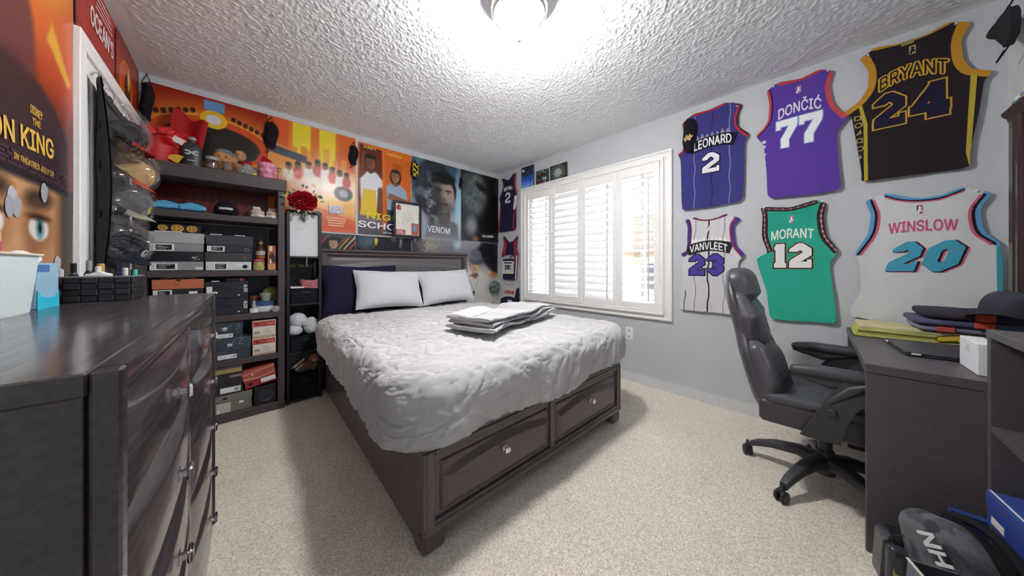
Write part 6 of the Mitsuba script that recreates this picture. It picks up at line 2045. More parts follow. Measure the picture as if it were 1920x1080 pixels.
fl = thing('black_flask', 'matte black flask bottle with a silver crossed emblem on the bookshelf top', 'bottle')
add(fl + '__body', tf(lathe([(0, 0), (.044, 0), (.048, .006), (.05, .1), (.046, .135), (.03, .158), (.016, .166), (.015, .185), (0, .185)], 32), (-.222, SY + .05, TZ), s=(1, .6, 1)), '2b3033', 'satin', 40)
add(fl + '__cap', tf(lathe([(0, .184), (.019, .184), (.02, .2), (.014, .206), (0, .207)], 24), (-.222, SY + .05, TZ), s=(1, .7, 1)), '8e8a84', 'satin', 40)
em = [Point(sx * .02, 0).buffer(.017).difference(Polygon([(sx * .02, .0), (sx * .05, .02), (sx * .05, -.02)])).difference(Point(sx * .02, 0).buffer(.006)) for sx in (-1, 1)]
em.append(LineString([(-.01, .008), (.01, -.008)]).buffer(.004))
add(fl + '__emblem', frame(ext(shapely.union_all(em), .003), (-.222, SY + .022, TZ + .092), (1, 0, 0), (0, 0, 1), (0, -1, 0)), 'a9abad', 'gloss')
add(fl + '__lettering', frame(ext(sbox(-.018, 0, .018, .007), .003), (-.222, SY + .0225, TZ + .036), (1, 0, 0), (0, 0, 1), (0, -1, 0)), '9a9c9e', 'paper', False)


def jar(label, x, y, r, h, lid=None, lidcol='8f9294', fill=None):
    t = thing('glass_jar', label, 'jar', 'clear glass jars on the bookshelf top')
    add(t + '__glass', lathe([(0, .0), (r * .96, .0), (r, .004), (r, h * .78), (r * .86, h * .86), (r * .86, h), (r * .8, h), (r * .8, h * .86), (r * .93, h * .77), (r * .93, .008), (0, .008)], 28, (x, y, TZ)), None, 'solid_glass', 40)
    if lid:
        add(t + '__lid', lathe([(0, h + .001), (r * .9, h + .001), (r * .92, h + .018), (r * .85, h + .024), (0, h + .025)], 28, (x, y, TZ)), lidcol, 'satin', 40)
    if fill:
        add(t + '__contents', blob(lathe([(0, .01), (r * .88, .01), (r * .88, h * fill), (0, h * fill + .01)], 24, (x, y, TZ)), .002, 60, 1), '6d5a48', 'matte', 40)
    return t


jar('clear glass jar with a grey lid right of the black flask', -.128, SY + .05, .036, .07, True, '8c9090', .5)
jar('clear glass jar without a lid in the middle of the bookshelf top', -.045, SY + .04, .032, .085)
jar('clear glass jar beside the grey silk cloth on the bookshelf top', .027, SY + .04, .034, .075)
gs = thing('silk_bundle', 'shiny grey crumpled silk bundle behind the glass jars', 'cloth')
add(gs, blob(hull((.05, SY + .1, TZ + .03, .03), (.12, SY + .09, TZ + .03, .03), (.07, SY + .11, TZ + .075, .03)).subdivide().subdivide().subdivide(), .016, 26, 7), '8a9094', 'satin', 30)
td = thing('teddy_bear', 'tan plush toy wearing a grey hat behind the glass jars', 'plush toy')
add(td + '__body', blob(hull((-.10, SY + .12, TZ + .05, .05), (.0, SY + .13, TZ + .05, .05)).subdivide().subdivide(), .008, 24, 1), '9a6a45', 'cloth', True)
add(td + '__head', blob(hull((-.085, SY + .1, TZ + .115, .042), (-.03, SY + .1, TZ + .11, .038)).subdivide().subdivide(), .006, 30, 2), 'b08056', 'cloth', True)
add(td + '__hat', blob(hull((-.09, SY + .1, TZ + .155, .022), (-.02, SY + .09, TZ + .13, .024), (-.05, SY + .1, TZ + .165, .018)).subdivide().subdivide(), .005, 30, 3), '6d7072', 'cloth', True)
for dx in (-.09, -.055):
    add(td + '__eye', ball((dx, SY + .056, TZ + .115), .005, 1), '1c1512', 'gloss', True)
add(td + '__arm', blob(hull((-.13, SY + .1, TZ + .08, .018), (-.15, SY + .09, TZ + .03, .02)).subdivide().subdivide(), .004, 30, 4), 'a3734c', 'cloth', True)
add(td + '__foot', blob(hull((-.07, SY + .085, TZ + .022, .02), (-.02, SY + .085, TZ + .022, .02)).subdivide().subdivide(), .004, 30, 5), 'a87850', 'cloth', True)
dl = thing('doll', 'small toy figure with a round tan head and red clothes beside the tan plush', 'toy figure')
add(dl + '__head', blob(ball((.018, SY + .15, TZ + .165), (.036, .034, .04), 3), .002, 20, 1), 'b98c68', 'satin', True)
add(dl + '__hair', ball((.018, SY + .158, TZ + .176), (.037, .034, .036), 3), '8f6a44', 'matte', True)
add(dl + '__body', hull((.03, SY + .15, TZ + .02, .03), (.05, SY + .15, TZ + .11, .025), (.07, SY + .15, TZ + .12, .015)), '9a2226', 'cloth', True)
add(dl + '__glasses', cat(tube(np.c_[.005 + .012 * np.cos(np.linspace(0, 6.28, 20)), np.full(20, SY + .115), TZ + .168 + .009 * np.sin(np.linspace(0, 6.28, 20))], .0016, 6), tube(np.c_[.032 + .012 * np.cos(np.linspace(0, 6.28, 20)), np.full(20, SY + .117), TZ + .168 + .009 * np.sin(np.linspace(0, 6.28, 20))], .0016, 6)), '18161a', 'gloss', True)
ybx = thing('packet', 'tiny yellow and black packet at the front edge of the bookshelf top', 'packet')
add(ybx + '__pack', bx(.086, .112, SY + .0, SY + .014, TZ, TZ + .022, .001), '22221c', 'paper')
add(ybx + '__label', bx(.088, .110, SY - .001, SY + .001, TZ + .004, TZ + .018, 0), 'c9b42c', 'paper')
pb = thing('pink_bucket', 'translucent pink frosted bucket with a rose print on the bookshelf top', 'bucket')
add(pb + '__bucket', lathe([(0, 0), (.042, 0), (.058, .115), (.060, .118), (.054, .118), (.039, .006), (0, .006)], 40, (.172, SY + .055, TZ)), 'c77a96', 'satin', 40)
for k in range(16):
    a, z_ = -2.9 + (k % 8) * .33, .02 + .045 * (k // 8) + .02 * (k % 3)
    r_ = .0425 + .016 * z_ / .115
    add(pb + '__print', tf(blob(ball((0, 0, 0), (.010, .0012, .008), 1), .001, 90, k), (.172 + r_ * math.cos(a), SY + .055 + r_ * math.sin(a), TZ + z_), rz=math.degrees(a) + 90), ['d9a0b4', 'b45a7c', 'e0b4c2'][k % 3], 'satin', True)
add(pb + '__red_paper', M([[.12, SY + .07, TZ + .09], [.23, SY + .07, TZ + .09], [.15, SY + .09, TZ + .19], [.12, SY + .08, TZ + .185], [.2, SY + .05, TZ + .15]], [[0, 1, 4], [0, 4, 2], [0, 2, 3], [4, 1, 2]]), '9c1620', 'satin', False)
ff = thing('toy_figure', 'tiny pink and black figurine right of the pink bucket', 'figurine')
add(ff + '__body', hull((.246, SY + .05, TZ + .02, .016), (.246, SY + .05, TZ + .06, .01)), 'b08090', 'satin', True)
add(ff + '__head', ball((.246, SY + .05, TZ + .085), .015, 2), 'b08a70', 'satin', True)
add(ff + '__hair', ball((.247, SY + .054, TZ + .091), .015, 2), '1f1a1c', 'satin', True)

# ------------------------------------------------------------------ narrow black tower shelf
tw = thing('tower_shelf', 'narrow black metal tower shelf with baskets between bookshelf and bed', 'shelf unit')
tx0, tx1, ty0, ty1 = .292, .533, 2.945, 3.19
for x in (tx0, tx1 - .022):
    for y in (ty0, ty1 - .022):
        add(tw + '__post', bx(x, x + .022, y, y + .022, 0, 1.585, .002), '16151c', 'satin')
for z in (.012, .40, .80, 1.19):
    add(tw + '__shelf', bx(tx0, tx1, ty0, ty1, z, z + .014, .002), '1a1920', 'satin')
add(tw + '__top_rail', cat(bx(tx0, tx1, ty0, ty0 + .02, 1.565, 1.585), bx(tx0, tx1, ty1 - .02, ty1, 1.565, 1.585)), '16151c', 'satin')
for z0, h, lab in ((.027, .19, 'black woven bin at the bottom of the tower shelf'), (.415, .13, 'black woven bin under the white plush rolls on the tower shelf'), (.815, .12, 'black woven bin under the pink towel on the tower shelf')):
    t = thing('storage_bin', lab, 'storage bin', 'black bins on the tower shelf')
    add(t + '__bin', tapered(tx0 + .028, tx1 - .028, ty0 + .006, ty1 - .03, z0, z0 + h, .002, .01), '1d1b24', 'cloth', 50)
    add(t + '__handle', cat(bx(.39, .455, ty0 + .0005, ty0 + .005, z0 + h * .72, z0 + h * .8, .001)), '2c2a33', 'satin')
    for k in range(3):
        add(t + '__rib', bx(tx0 + .03, tx1 - .03, ty0 + .0035, ty0 + .006, z0 + .02 + .03 * k, z0 + .028 + .03 * k, .001), '24222c', 'cloth')
wb = thing('whiteboard', 'blank white board standing in the top bay of the tower shelf', 'whiteboard')
add(wb + '__board', bx(.311, .515, 2.967, 2.977, 1.206, 1.562, .003), 'cfd1d6', 'gloss')
add(wb + '__frame', cat(bx(.307, .519, 2.966, 2.98, 1.204, 1.212), bx(.307, .519, 2.966, 2.98, 1.558, 1.566), bx(.307, .314, 2.966, 2.98, 1.204, 1.566), bx(.512, .519, 2.966, 2.98, 1.204, 1.566)), 'a9acb2', 'satin')
kh = thing('hook', 'small silver hook hanging under the whiteboard', 'hook')
add(kh, cat(cyl((.425, 2.942, 1.205), (.425, 2.942, 1.13), .003, n=8), ball((.425, 2.942, 1.205), .009, 2), ball((.425, 2.942, 1.125), .006, 2)), None, 'chrome', True)
rg_ = np.random.default_rng(9)
pk_ = thing('pink_towel', 'rolled dusty pink towel in the tower shelf', 'towel')
rolls = []
for k in range(5):
    z_ = .945 + .014 * k
    pth = spline([(.40, 2.97 + .01 * k, z_), (.45, 2.965, z_ + .012 * math.sin(k)), (.485, 2.965, z_ - .008), (.515, 2.98 + .01 * k, z_ + .004)], 24)
    rolls.append(blob(tube(pth, .014, 12), .004, 50, k))
add(pk_, cat(rolls), 'ab6a72', 'cloth', True)
bk2 = thing('notebook', 'white edged notebook lying on the bin below the yellow lettered poster', 'notebook')
add(bk2 + '__cover', bx(.318, .41, 2.955, 3.1, .937, .941, .001), '24222a', 'satin')
add(bk2 + '__pages', bx(.319, .41, 2.954, 3.1, .941, .952, .001), 'd6d6d8', 'paper')
RB = [((.375, 3.03, .665), (.066, .055, .064), 'upper white plush ball on the tower shelf'), ((.352, 3.02, .585), (.055, .055, .046), 'lower left white plush ball on the tower shelf'), ((.47, 3.03, .610), (.056, .055, .074), 'right white plush ball on the tower shelf')]
for c, r, lab in RB:
    t = thing('white_plush', lab, 'plush ball', 'white stuffed balls on the tower shelf')
    add(t + '__cover', blob(ball(c, r, 4), .007, 20, int(c[0] * 100)), 'c9cdd6', 'cloth', True)
    add(t + '__knot', ball((.425, 2.985, .625 + .01 * (c[2] - .6)), (.012, .012, .012), 2), 'b4b8c2', 'cloth', True)
tg = thing('brown_plush', 'brown plush animal with cream ears lying on the bottom bin of the tower shelf', 'plush toy')
add(tg + '__body', blob(hull((.40, 3.02, .262, .045), (.46, 3.03, .275, .05)).subdivide().subdivide(), .008, 24, 3), '6d5248', 'cloth', True)
add(tg + '__head', blob(ball((.49, 3.0, .335), (.042, .04, .038), 3), .005, 30, 2), '8a6452', 'cloth', True)
add(tg + '__ear', blob(hull((.345, 2.985, .285, .010), (.41, 2.99, .335, .009)).subdivide().subdivide(), .003, 40, 3), 'b8aca0', 'cloth', True)
add(tg + '__ear', blob(hull((.36, 2.98, .262, .010), (.405, 2.985, .298, .009)).subdivide().subdivide(), .003, 40, 4), 'b0a498', 'cloth', True)
add(tg + '__muzzle', ball((.487, 2.966, .322), (.018, .012, .014), 2), 'b39482', 'cloth', True)
add(tg + '__leg', blob(hull((.48, 2.99, .25, .02), (.50, 2.98, .29, .018)).subdivide().subdivide(), .004, 40, 5), '70544a', 'cloth', True)

# ---- bouquet of red roses in front, in a clear wrap
rq = thing('rose_bouquet', 'bouquet of red roses wrapped in clear film on the tower shelf', 'flowers')
BC = np.array([.395, 2.915, 1.655])
rg_ = np.random.default_rng(12)


def rose(r):
    parts = []
    for ring_, (n_, rad, tilt, h) in enumerate(((3, .25, 8, .9), (5, .55, 28, .8), (6, .85, 52, .6))):
        for k in range(n_):
            g = grid(lambda u, v: ((u - .5) * .9 * (0.4 + .6 * np.sin(v * 2.2)), .12 * (2 * u - 1) ** 2 + .12 * v, v * 1.0), 5, 5)
            g.vertices *= r * h
            g = tf(g, (0, rad * r * .35, 0), rx=-tilt)
            parts.append(tf(g, rz=k * 360 / n_ + ring_ * 31))
    return cat(parts)


RM = rose(.03)
for k in range(34):
    a, q = k * 2.39996, math.sqrt((k + .5) / 34)
    d = np.array([math.cos(a) * q, -math.sqrt(max(0, 1 - q * q)), math.sin(a) * q * .85])
    p = BC + d * np.array([.102, .075, .092])
    z = d / np.linalg.norm(d)
    x = np.cross([.3, .2, 1], z)
    x /= np.linalg.norm(x)
    add(rq + '__rose', frame(RM, p - z * .015, x, np.cross(z, x), z), ['a3121c', '8f0f1a', 'b01c28', '9a1020'][k % 4], 'satin', 30)
lf = []
for k in range(26):
    a = rg_.uniform(0, 6.28)
    q = rg_.uniform(.72, 1.1)
    p = BC + np.array([math.cos(a) * q * .108, -.05 * (1.2 - q) - .02, math.sin(a) * q * .1])
    g = grid(lambda u, v: ((u - .5) * .018 * np.sin(v * 3.0 + .1), .004 * (2 * u - 1) ** 2, v * .034), 5, 6)
    g = tf(g, p, rx=rg_.uniform(10, 70), ry=math.degrees(a) * -1 + 90, rz=rg_.uniform(-30, 30))
    add(rq + '__leaf', g, ['6d8560', '8f9f78', '4c6a45', 'b3b592'][k % 4], 'satin', True)


def wrap(u, v):
    a = u * 2 * np.pi
    n_ = meshkit.fbm(np.stack([np.cos(a) * 2.2, np.sin(a) * 2.2, v * 3], -1), 3, 3) - .5
    r = .045 + .075 * np.sin(v * 2.4) + .05 * n_
    return .40 + r * np.cos(a) * 1.05 + .02 * v, 2.965 + .6 * r * np.sin(a), 1.575 + .36 * v + .03 * n_


g_ = grid(wrap, 44, 26)
add(rq + '__clear_wrap', g_, None, 'film', False)
add(rq + '__ribbon', tube(spline([(.40, 2.90, 1.60), (.41, 2.89, 1.56), (.39, 2.885, 1.53), (.415, 2.885, 1.50), (.40, 2.885, 1.48), (.43, 2.885, 1.47)], 40), .0022, 6), 'a9a4a4', 'gloss', True)
add(rq + '__stems', tube([(.40, 2.93, 1.64), (.405, 2.953, 1.57), (.41, 2.958, 1.50)], [.02, .014, .012], 10), '5d7048', 'satin', True)
add(rq + '__gold_sticker', tf(bx(-.018, .018, -.001, .001, -.012, .012, .0005), (.47, 2.905, 1.80), ry=25), 'b59a3c', 'gloss')
# ------------------------------------------------------------------ desk along the mirror wall, its end panel towards the camera
DX, DF, DKZ = 1.795, -.131, .74
dk = thing('desk', 'dark charcoal desk with a thick top and full end panel on the right', 'desk')
add(dk + '__top', bx(DX, XR - .012, YF + .02, DF, DKZ - .03, DKZ, .002), 'a', 'desk_wood') if False else add(dk + '__top', bx(DX - .002, XR - .012, YF + .02, DF, DKZ - .035, DKZ, .002), None, 'desk_wood')
add(dk + '__end_panel', bx(DX, DX + .03, YF + .02, DF - .003, .0, DKZ - .035, .002), None, 'desk_wood')
add(dk + '__end_panel', bx(XR - .045, XR - .015, YF + .02, DF - .003, .0, DKZ - .035, .002), None, 'desk_wood')
add(dk + '__modesty_panel', bx(DX + .03, XR - .045, YF + .04, YF + .058, .25, DKZ - .035, .001), None, 'desk_wood')

# low shelf unit standing in front of the mirror wall next to the desk
un = thing('shelf_unit', 'open black shelf unit next to the desk at the right edge', 'shelf unit')
UX0, UX1, UY = 1.02, DX - .004, -.385
for x in (UX0, (UX0 + UX1) / 2 - .012, UX1 - .024):
    add(un + '__upright', bx(x, x + .024, YF + .02, UY - .002, 0, .888, .0015), None, 'desk_wood')
add(un + '__top', bx(UX0 - .002, UX1 + .002, YF + .02, UY, .888, .914, .002), None, 'desk_wood')
for z in (.28, .585):
    add(un + '__shelf', bx(UX0 + .024, UX1 - .024, YF + .03, UY - .004, z, z + .02, .0015), None, 'desk_wood')
add(un + '__base', bx(UX0 + .024, UX1 - .024, YF + .03, UY - .01, .03, .05, .0015), None, 'desk_wood')
add(un + '__back', bx(UX0 + .02, UX1 - .02, YF + .022, YF + .03, .03, .888, 0), None, 'desk_wood')

# ---- mirror on that wall
mr = thing('wall_mirror', 'large mirror in a dark wood frame with a moulded cornice at the right edge', 'mirror')
MX0, MX1, MZ0, MZ1 = 1.30, 2.668, .916, 1.836
mo = [bx(MX1 - .16, MX1, YF, YF + .03, MZ0, MZ1 - .03, .006), bx(MX0, MX0 + .12, YF, YF + .03, MZ0, MZ1 - .03, .006), bx(MX0 + .12, MX1 - .16, YF, YF + .03, MZ0, MZ0 + .1, .006), bx(MX0 + .12, MX1 - .16, YF, YF + .03, MZ1 - .13, MZ1 - .03, .006)]
for a, b in ((MX1 - .15, MX1 - .115), (MX1 - .1, MX1 - .085)):
    mo.append(bx(a, b, YF + .02, YF + .042, MZ0, MZ1 - .03, .008))
add(mr + '__frame', cat(mo), '3a2a28', 'gloss')
co = Polygon([(0, 0), (.022, 0), (.026, .012), (.030, .03), (.042, .045), (.045, .06), (0, .06)])
add(mr + '__cornice', frame(ext(co, MX1 - MX0 + .03), (MX0 - .015, YF, MZ1 - .04), (0, 1, 0), (0, 0, 1), (1, 0, 0)), '453836', 'satin')
add(mr + '__glass', bx(MX0 + .12, MX1 - .16, YF + .004, YF + .008, MZ0 + .1, MZ1 - .13, 0), None, 'mirror_glass', False)
oz = MZ1 + .0205
for i, (x, r, c, sh, lab) in enumerate(((2.62, .016, 'b08a4c', 0, 'small golden trinket at the far end of the mirror cornice'), (2.575, .02, '3f8a72', 1, 'green glass trinket with a white stripe on the mirror cornice'), (2.53, .018, '2f4a8c', 2, 'blue ring shaped trinket on the mirror cornice'), (2.485, .02, 'b3a344', 0, 'yellow trinket on the mirror cornice'), (2.43, .028, 'd3c8ba', 1, 'cream figurine on the mirror cornice'), (2.37, .026, '6d3a34', 0, 'dark red figurine on the mirror cornice'))):
    t = thing('trinket', lab, 'trinket', 'trinkets on the mirror cornice')
    y = YF + .024
    add(t + '__base', lathe([(0, 0), (r * .8, 0), (r, r * .3), (r * .9, r * .8), (r * .4, r), (0, r)], 16, (x, y, oz)), c, 'gloss', 30)
    add(t + '__top', ball((x, y, oz + r * 1.55), (r * .6, r * .6, r * .7), 2), ['c9a868', 'd5dcd8', '5a76b0'][sh], 'gloss', True)

# ---- on the desk: stacked towels and clothes, laptop, white box, cap
def slabcloth(x0, x1, y0, y1, z0, th, seed, rz=0.0, amp=.006, roll=None):
    m = hull(*[(x, y, z0 + th / 2, th / 2) for x in (x0 + th / 2, x1 - th / 2) for y in (y0 + th / 2, y1 - th / 2)])
    v, f = trimesh.remesh.subdivide_to_size(m.vertices, m.faces, .04)
    m = blob(M(v, f), amp, 11, seed)
    m.vertices[:, 2] = np.maximum(m.vertices[:, 2], z0)
    return m


tz = DKZ + .001
tw_ = thing('folded_towel', 'olive yellow folded towel on the desk under the white jersey', 'towel')
lay_ = []
for k in range(4):
    lay_.append(slabcloth(2.455 + .008 * (k % 2), XR - .03 - .01 * k, -.62, -.142 - .006 * k, tz + k * .0145, .0165, 20 + k, amp=.004))
add(tw_ + '__fold', lay_[0], 'a0a05a', 'cloth', True)
add(tw_ + '__fold', lay_[1], 'a3a45e', 'cloth', True)
add(tw_ + '__fold', lay_[2], '9a9a58', 'cloth', True)
add(tw_ + '__top_fold', lay_[3], 'b3ab86', 'cloth', True)
hand = shapely.union_all([LineString([(0, .0), (.05, .012), (.12, .010)]).buffer(.010), LineString([(.05, .01), (.07, -.015)]).buffer(.009), LineString([(.09, .01), (.11, -.012)]).buffer(.008)])
add(tw_ + '__print_outline', frame(ext(hand.buffer(.004), .0015), (2.452, -.41, tz + .03), (0, -1, 0), (0, 0, 1), (-1, 0, 0)), '4a3c22', 'cloth', False)
add(tw_ + '__print', frame(ext(hand, .002), (2.4515, -.41, tz + .03), (0, -1, 0), (0, 0, 1), (-1, 0, 0)), 'c2a83c', 'cloth', False)
CG = 'folded clothes on the towel'
zc = tz + .064
for k, (col, tag, th, y0, y1, x0, lab) in enumerate((('77788a', 'b04a42', .03, -.63, -.345, 2.445, 'grey folded garment with a red tag at the bottom of the pile'), ('4a4c63', 'b5483c', .032, -.63, -.335, 2.43, 'slate blue folded garment with a red tag in the pile'), ('332e38', 'b04c3c', .042, -.635, -.36, 2.42, 'dark folded garment with a red tag on top of the pile'))):
    t = thing('folded_garment', lab, 'clothing', CG)
    add(t + '__cloth', slabcloth(x0, 2.72, y0, y1, zc, th, 31 + k, amp=.007), col, 'cloth', True)
    yt = -.545 if k else -.45
    add(t + '__tag', bx(x0 - .006, x0 + .08, yt, yt + .05, zc + .002, zc + th - .002, .004), tag, 'cloth')
    zc += th + .001
cap('dark grey cap lying on top of the pile of folded clothes', (2.44, -.575, zc + .004), .85, 150, 0, '3a3b44', '2a2b33', None)
lp = thing('laptop', 'closed black laptop lying on the desk in front of the towel', 'laptop')
LP = lambda m: tf(m, (2.235, -.365, DKZ + .001), rz=4)  # noqa: E731
add(lp + '__base', LP(bx(-.16, .16, -.115, .115, 0, .010, .004)), '26262b', 'satin')
add(lp + '__lid', LP(bx(-.16, .16, -.115, .115, .0105, .019, .003)), '3b3c42', 'satin')
for m_ in (bx(-.163, -.158, -.10, -.075, .006, .014, .002), bx(-.163, -.158, .075, .10, .006, .014, .002)):
    add(lp + '__hinge', LP(m_), 'c9c9cc', 'gloss')
add(lp + '__latch', LP(bx(.10, .14, .113, .118, .006, .014, .002)), 'c9c9cc', 'gloss')
wbx = thing('white_box', 'small white box standing on the desk against the black shelf unit', 'box')
add(wbx + '__box', bx(1.87, 2.05, -.435, -.386, DKZ + .001, DKZ + .112, .002), 'dddde2', 'paper')
for k in range(3):
    add(wbx + '__print_line', bx(1.94, 1.99 - .008 * k, -.3862, -.3855, DKZ + .07 + .009 * k, DKZ + .0735 + .009 * k, 0), 'b2b2b8', 'paper')

# ---- on the floor in front of the desk
cs = thing('package', 'black clear sided package with yellow print leaning against the desk panel', 'package')
PK = lambda m: tf(m, (1.69, -.205, .0), rz=12, ry=-9)  # noqa: E731
add(cs + '__body', PK(bx(-.05, .05, -.075, .06, .002, .20, .02)), '1f1f24', 'gloss')
add(cs + '__blister', PK(hull((-.05, -.05, .06, .015), (-.05, .04, .06, .015), (-.05, .04, .17, .02), (-.05, -.05, .17, .02))), '34363e', 'gloss', 40)
for (y0, y1, z0, z1, c) in ((-.06, -.035, .05, .075, 'b3a03c'), (-.06, -.04, .10, .13, 'b8a640'), (.02, .045, .08, .16, 'c0b050'), (-.02, .01, .12, .15, 'b9bac0')):
    add(cs + '__print', PK(bx(-.0668, -.064, y0, y1, z0, z1, 0)), c, 'paper')
add(cs + '__silver_bar', PK(bx(-.069, -.065, -.005, .012, .04, .12, .001)), 'a9abb2', 'gloss')
cbk = thing('coiled_cable', 'thin black cable looped over the packages on the floor', 'cable')
pth = spline([(1.62, -.17, .19), (1.60, -.22, .235), (1.59, -.29, .225), (1.57, -.33, .17), (1.55, -.36, .10), (1.53, -.37, .02), (1.50, -.36, .006)], 50)
add(cbk, cat(tube(pth, .003, 8), tube(spline([(1.60, -.22, .20), (1.585, -.27, .24), (1.575, -.31, .20), (1.58, -.27, .15), (1.60, -.22, .18)], 40), .0028, 8)), '1b1b20', 'satin', True)
ybk = thing('carton', 'black and yellow printed carton behind the looped cable', 'box')
YB_ = lambda m: tf(m, (1.66, -.305, 0), rz=18)  # noqa: E731
add(ybk + '__carton', YB_(bx(-.04, .04, -.06, .05, 0, .17, .002)), '26241f', 'paper')
for (y0, y1, z0, z1, c) in ((-.05, -.01, .03, .16, 'b5963c'), (.005, .03, .12, .15, 'b8a83c'), (.005, .03, .06, .085, 'a8983a'), (.0, .04, .092, .115, '6b6a66')):
    add(ybk + '__print', YB_(bx(-.0408, -.0398, y0, y1, z0, z1, 0)), c, 'paper')
gyb = thing('paper_bag', 'dark grey paper bag with a white edge nearest the camera on the floor', 'paper bag')
GB = lambda m: tf(m, (1.405, -.275, 0), rz=20)  # noqa: E731
bag = cat(bx(-.05, .05, -.10, -.096, 0, .265, .001), bx(-.05, .05, .076, .08, 0, .265, .001), bx(-.05, -.046, -.10, .08, 0, .265, .001), bx(.046, .05, -.10, .08, 0, .265, .001), bx(-.05, .05, -.10, .08, 0, .003, 0))
add(gyb + '__bag', GB(bag), '54555c', 'paper')
add(gyb + '__edge', GB(cat(bx(-.052, -.045, -.102, .082, .263, .267, .001), bx(-.052, .052, .075, .082, .263, .267, .001))), 'c4c0b6', 'paper')
bp = thing('camouflage_backpack', 'grey camouflage backpack with white lettering on the floor before the desk', 'backpack')


def cam_col(v):
    a, b = meshkit.fbm(v * 19, 3, 5), meshkit.fbm(v * 34 + 4, 3, 9)
    c = np.where((a > .54)[:, None], [96, 99, 104], np.where((b > .55)[:, None], [58, 60, 66], [76, 79, 85]))
    return lin(c.astype(float))


m = hull((1.64, -.305, .07, .05), (1.55, -.36, .07, .05), (1.655, -.30, .265, .055), (1.60, -.335, .295, .05), (1.545, -.40, .20, .045), (1.56, -.43, .10, .045))
m = blob(m.subdivide().subdivide().subdivide(), .010, 13, 6)
m.vertices[:, 2] = np.maximum(m.vertices[:, 2], .002)
BS = lambda q: tf(q, (-.03, .05, 0))  # noqa: E731
add(bp + '__shell', BS(m), cam_col(m.vertices), 'cloth', True)
op = blob(hull((1.655, -.345, .315, .022), (1.58, -.41, .285, .026), (1.55, -.44, .20, .025), (1.60, -.42, .2, .03)).subdivide().subdivide(), .008, 20, 3)
add(bp + '__opening', BS(op), '1a191d', 'cloth', True)
st = tube(spline([(1.67, -.33, .325), (1.635, -.385, .345), (1.56, -.44, .29), (1.52, -.46, .18)], 24), .012, 8)
add(bp + '__strap', BS(st), '222126', 'cloth', True)
add(bp + '__yellow_lining', BS(hull((1.545, -.415, .265, .014), (1.50, -.43, .235, .014), (1.52, -.43, .21, .012))), 'a8a040', 'cloth', True)
add(bp + '__orange_tag', BS(hull((1.50, -.445, .205, .014), (1.475, -.44, .185, .014))), 'b0563c', 'satin', True)
nh = arched('NHL', 0, .115, 0, .034)
o_, z_ = np.array([1.565, -.266, .300]), np.array([-.25, -.42, -.87])
z_ /= np.linalg.norm(z_)
n_ = np.array([-.80, .55, .1])
n_ -= z_ * (n_ @ z_)
n_ /= np.linalg.norm(n_)
add(bp + '__lettering', BS(frame(ext(nh, .004), o_, z_, np.cross(n_, z_), n_)), 'd5dade', 'paper', False)
bb1 = thing('folder', 'flat blue folder standing behind the backpack against the desk panel', 'folder')
add(bb1 + '__cover', bx(1.772, 1.786, -.47, -.312, 0, .292, .002), '24397a', 'paper')
add(bb1 + '__edge', cat(bx(1.7705, 1.772, -.468, -.312, .286, .2925, 0), bx(1.7705, 1.772, -.318, -.3115, .0, .292, 0)), '4a64a8', 'paper')
bb2 = thing('shoe_box', 'blue shoe box with white print on the low shelf of the black unit', 'shoe box')
B2 = lambda m: tf(m, (1.625, -.492, .301), rz=7)  # noqa: E731
add(bb2 + '__base', B2(bx(-.13, .13, -.1, .1, 0, .095, .002)), '2c3f86', 'paper')
add(bb2 + '__lid', B2(bx(-.133, .133, -.103, .103, .06, .104, .003)), '34488c', 'paper')
add(bb2 + '__print', B2(bx(-.134, -.05, .1025, .1036, .065, .098, 0)), '8fa3c8', 'paper')
add(bb2 + '__white_edge', B2(bx(-.135, .135, .09, .096, .1035, .1045, 0)), 'c9cdd6', 'paper')
add(bb2 + '__white_label', B2(bx(.05, .11, .0995, .1004, .012, .035, 0)), 'd9d6d2', 'paper')

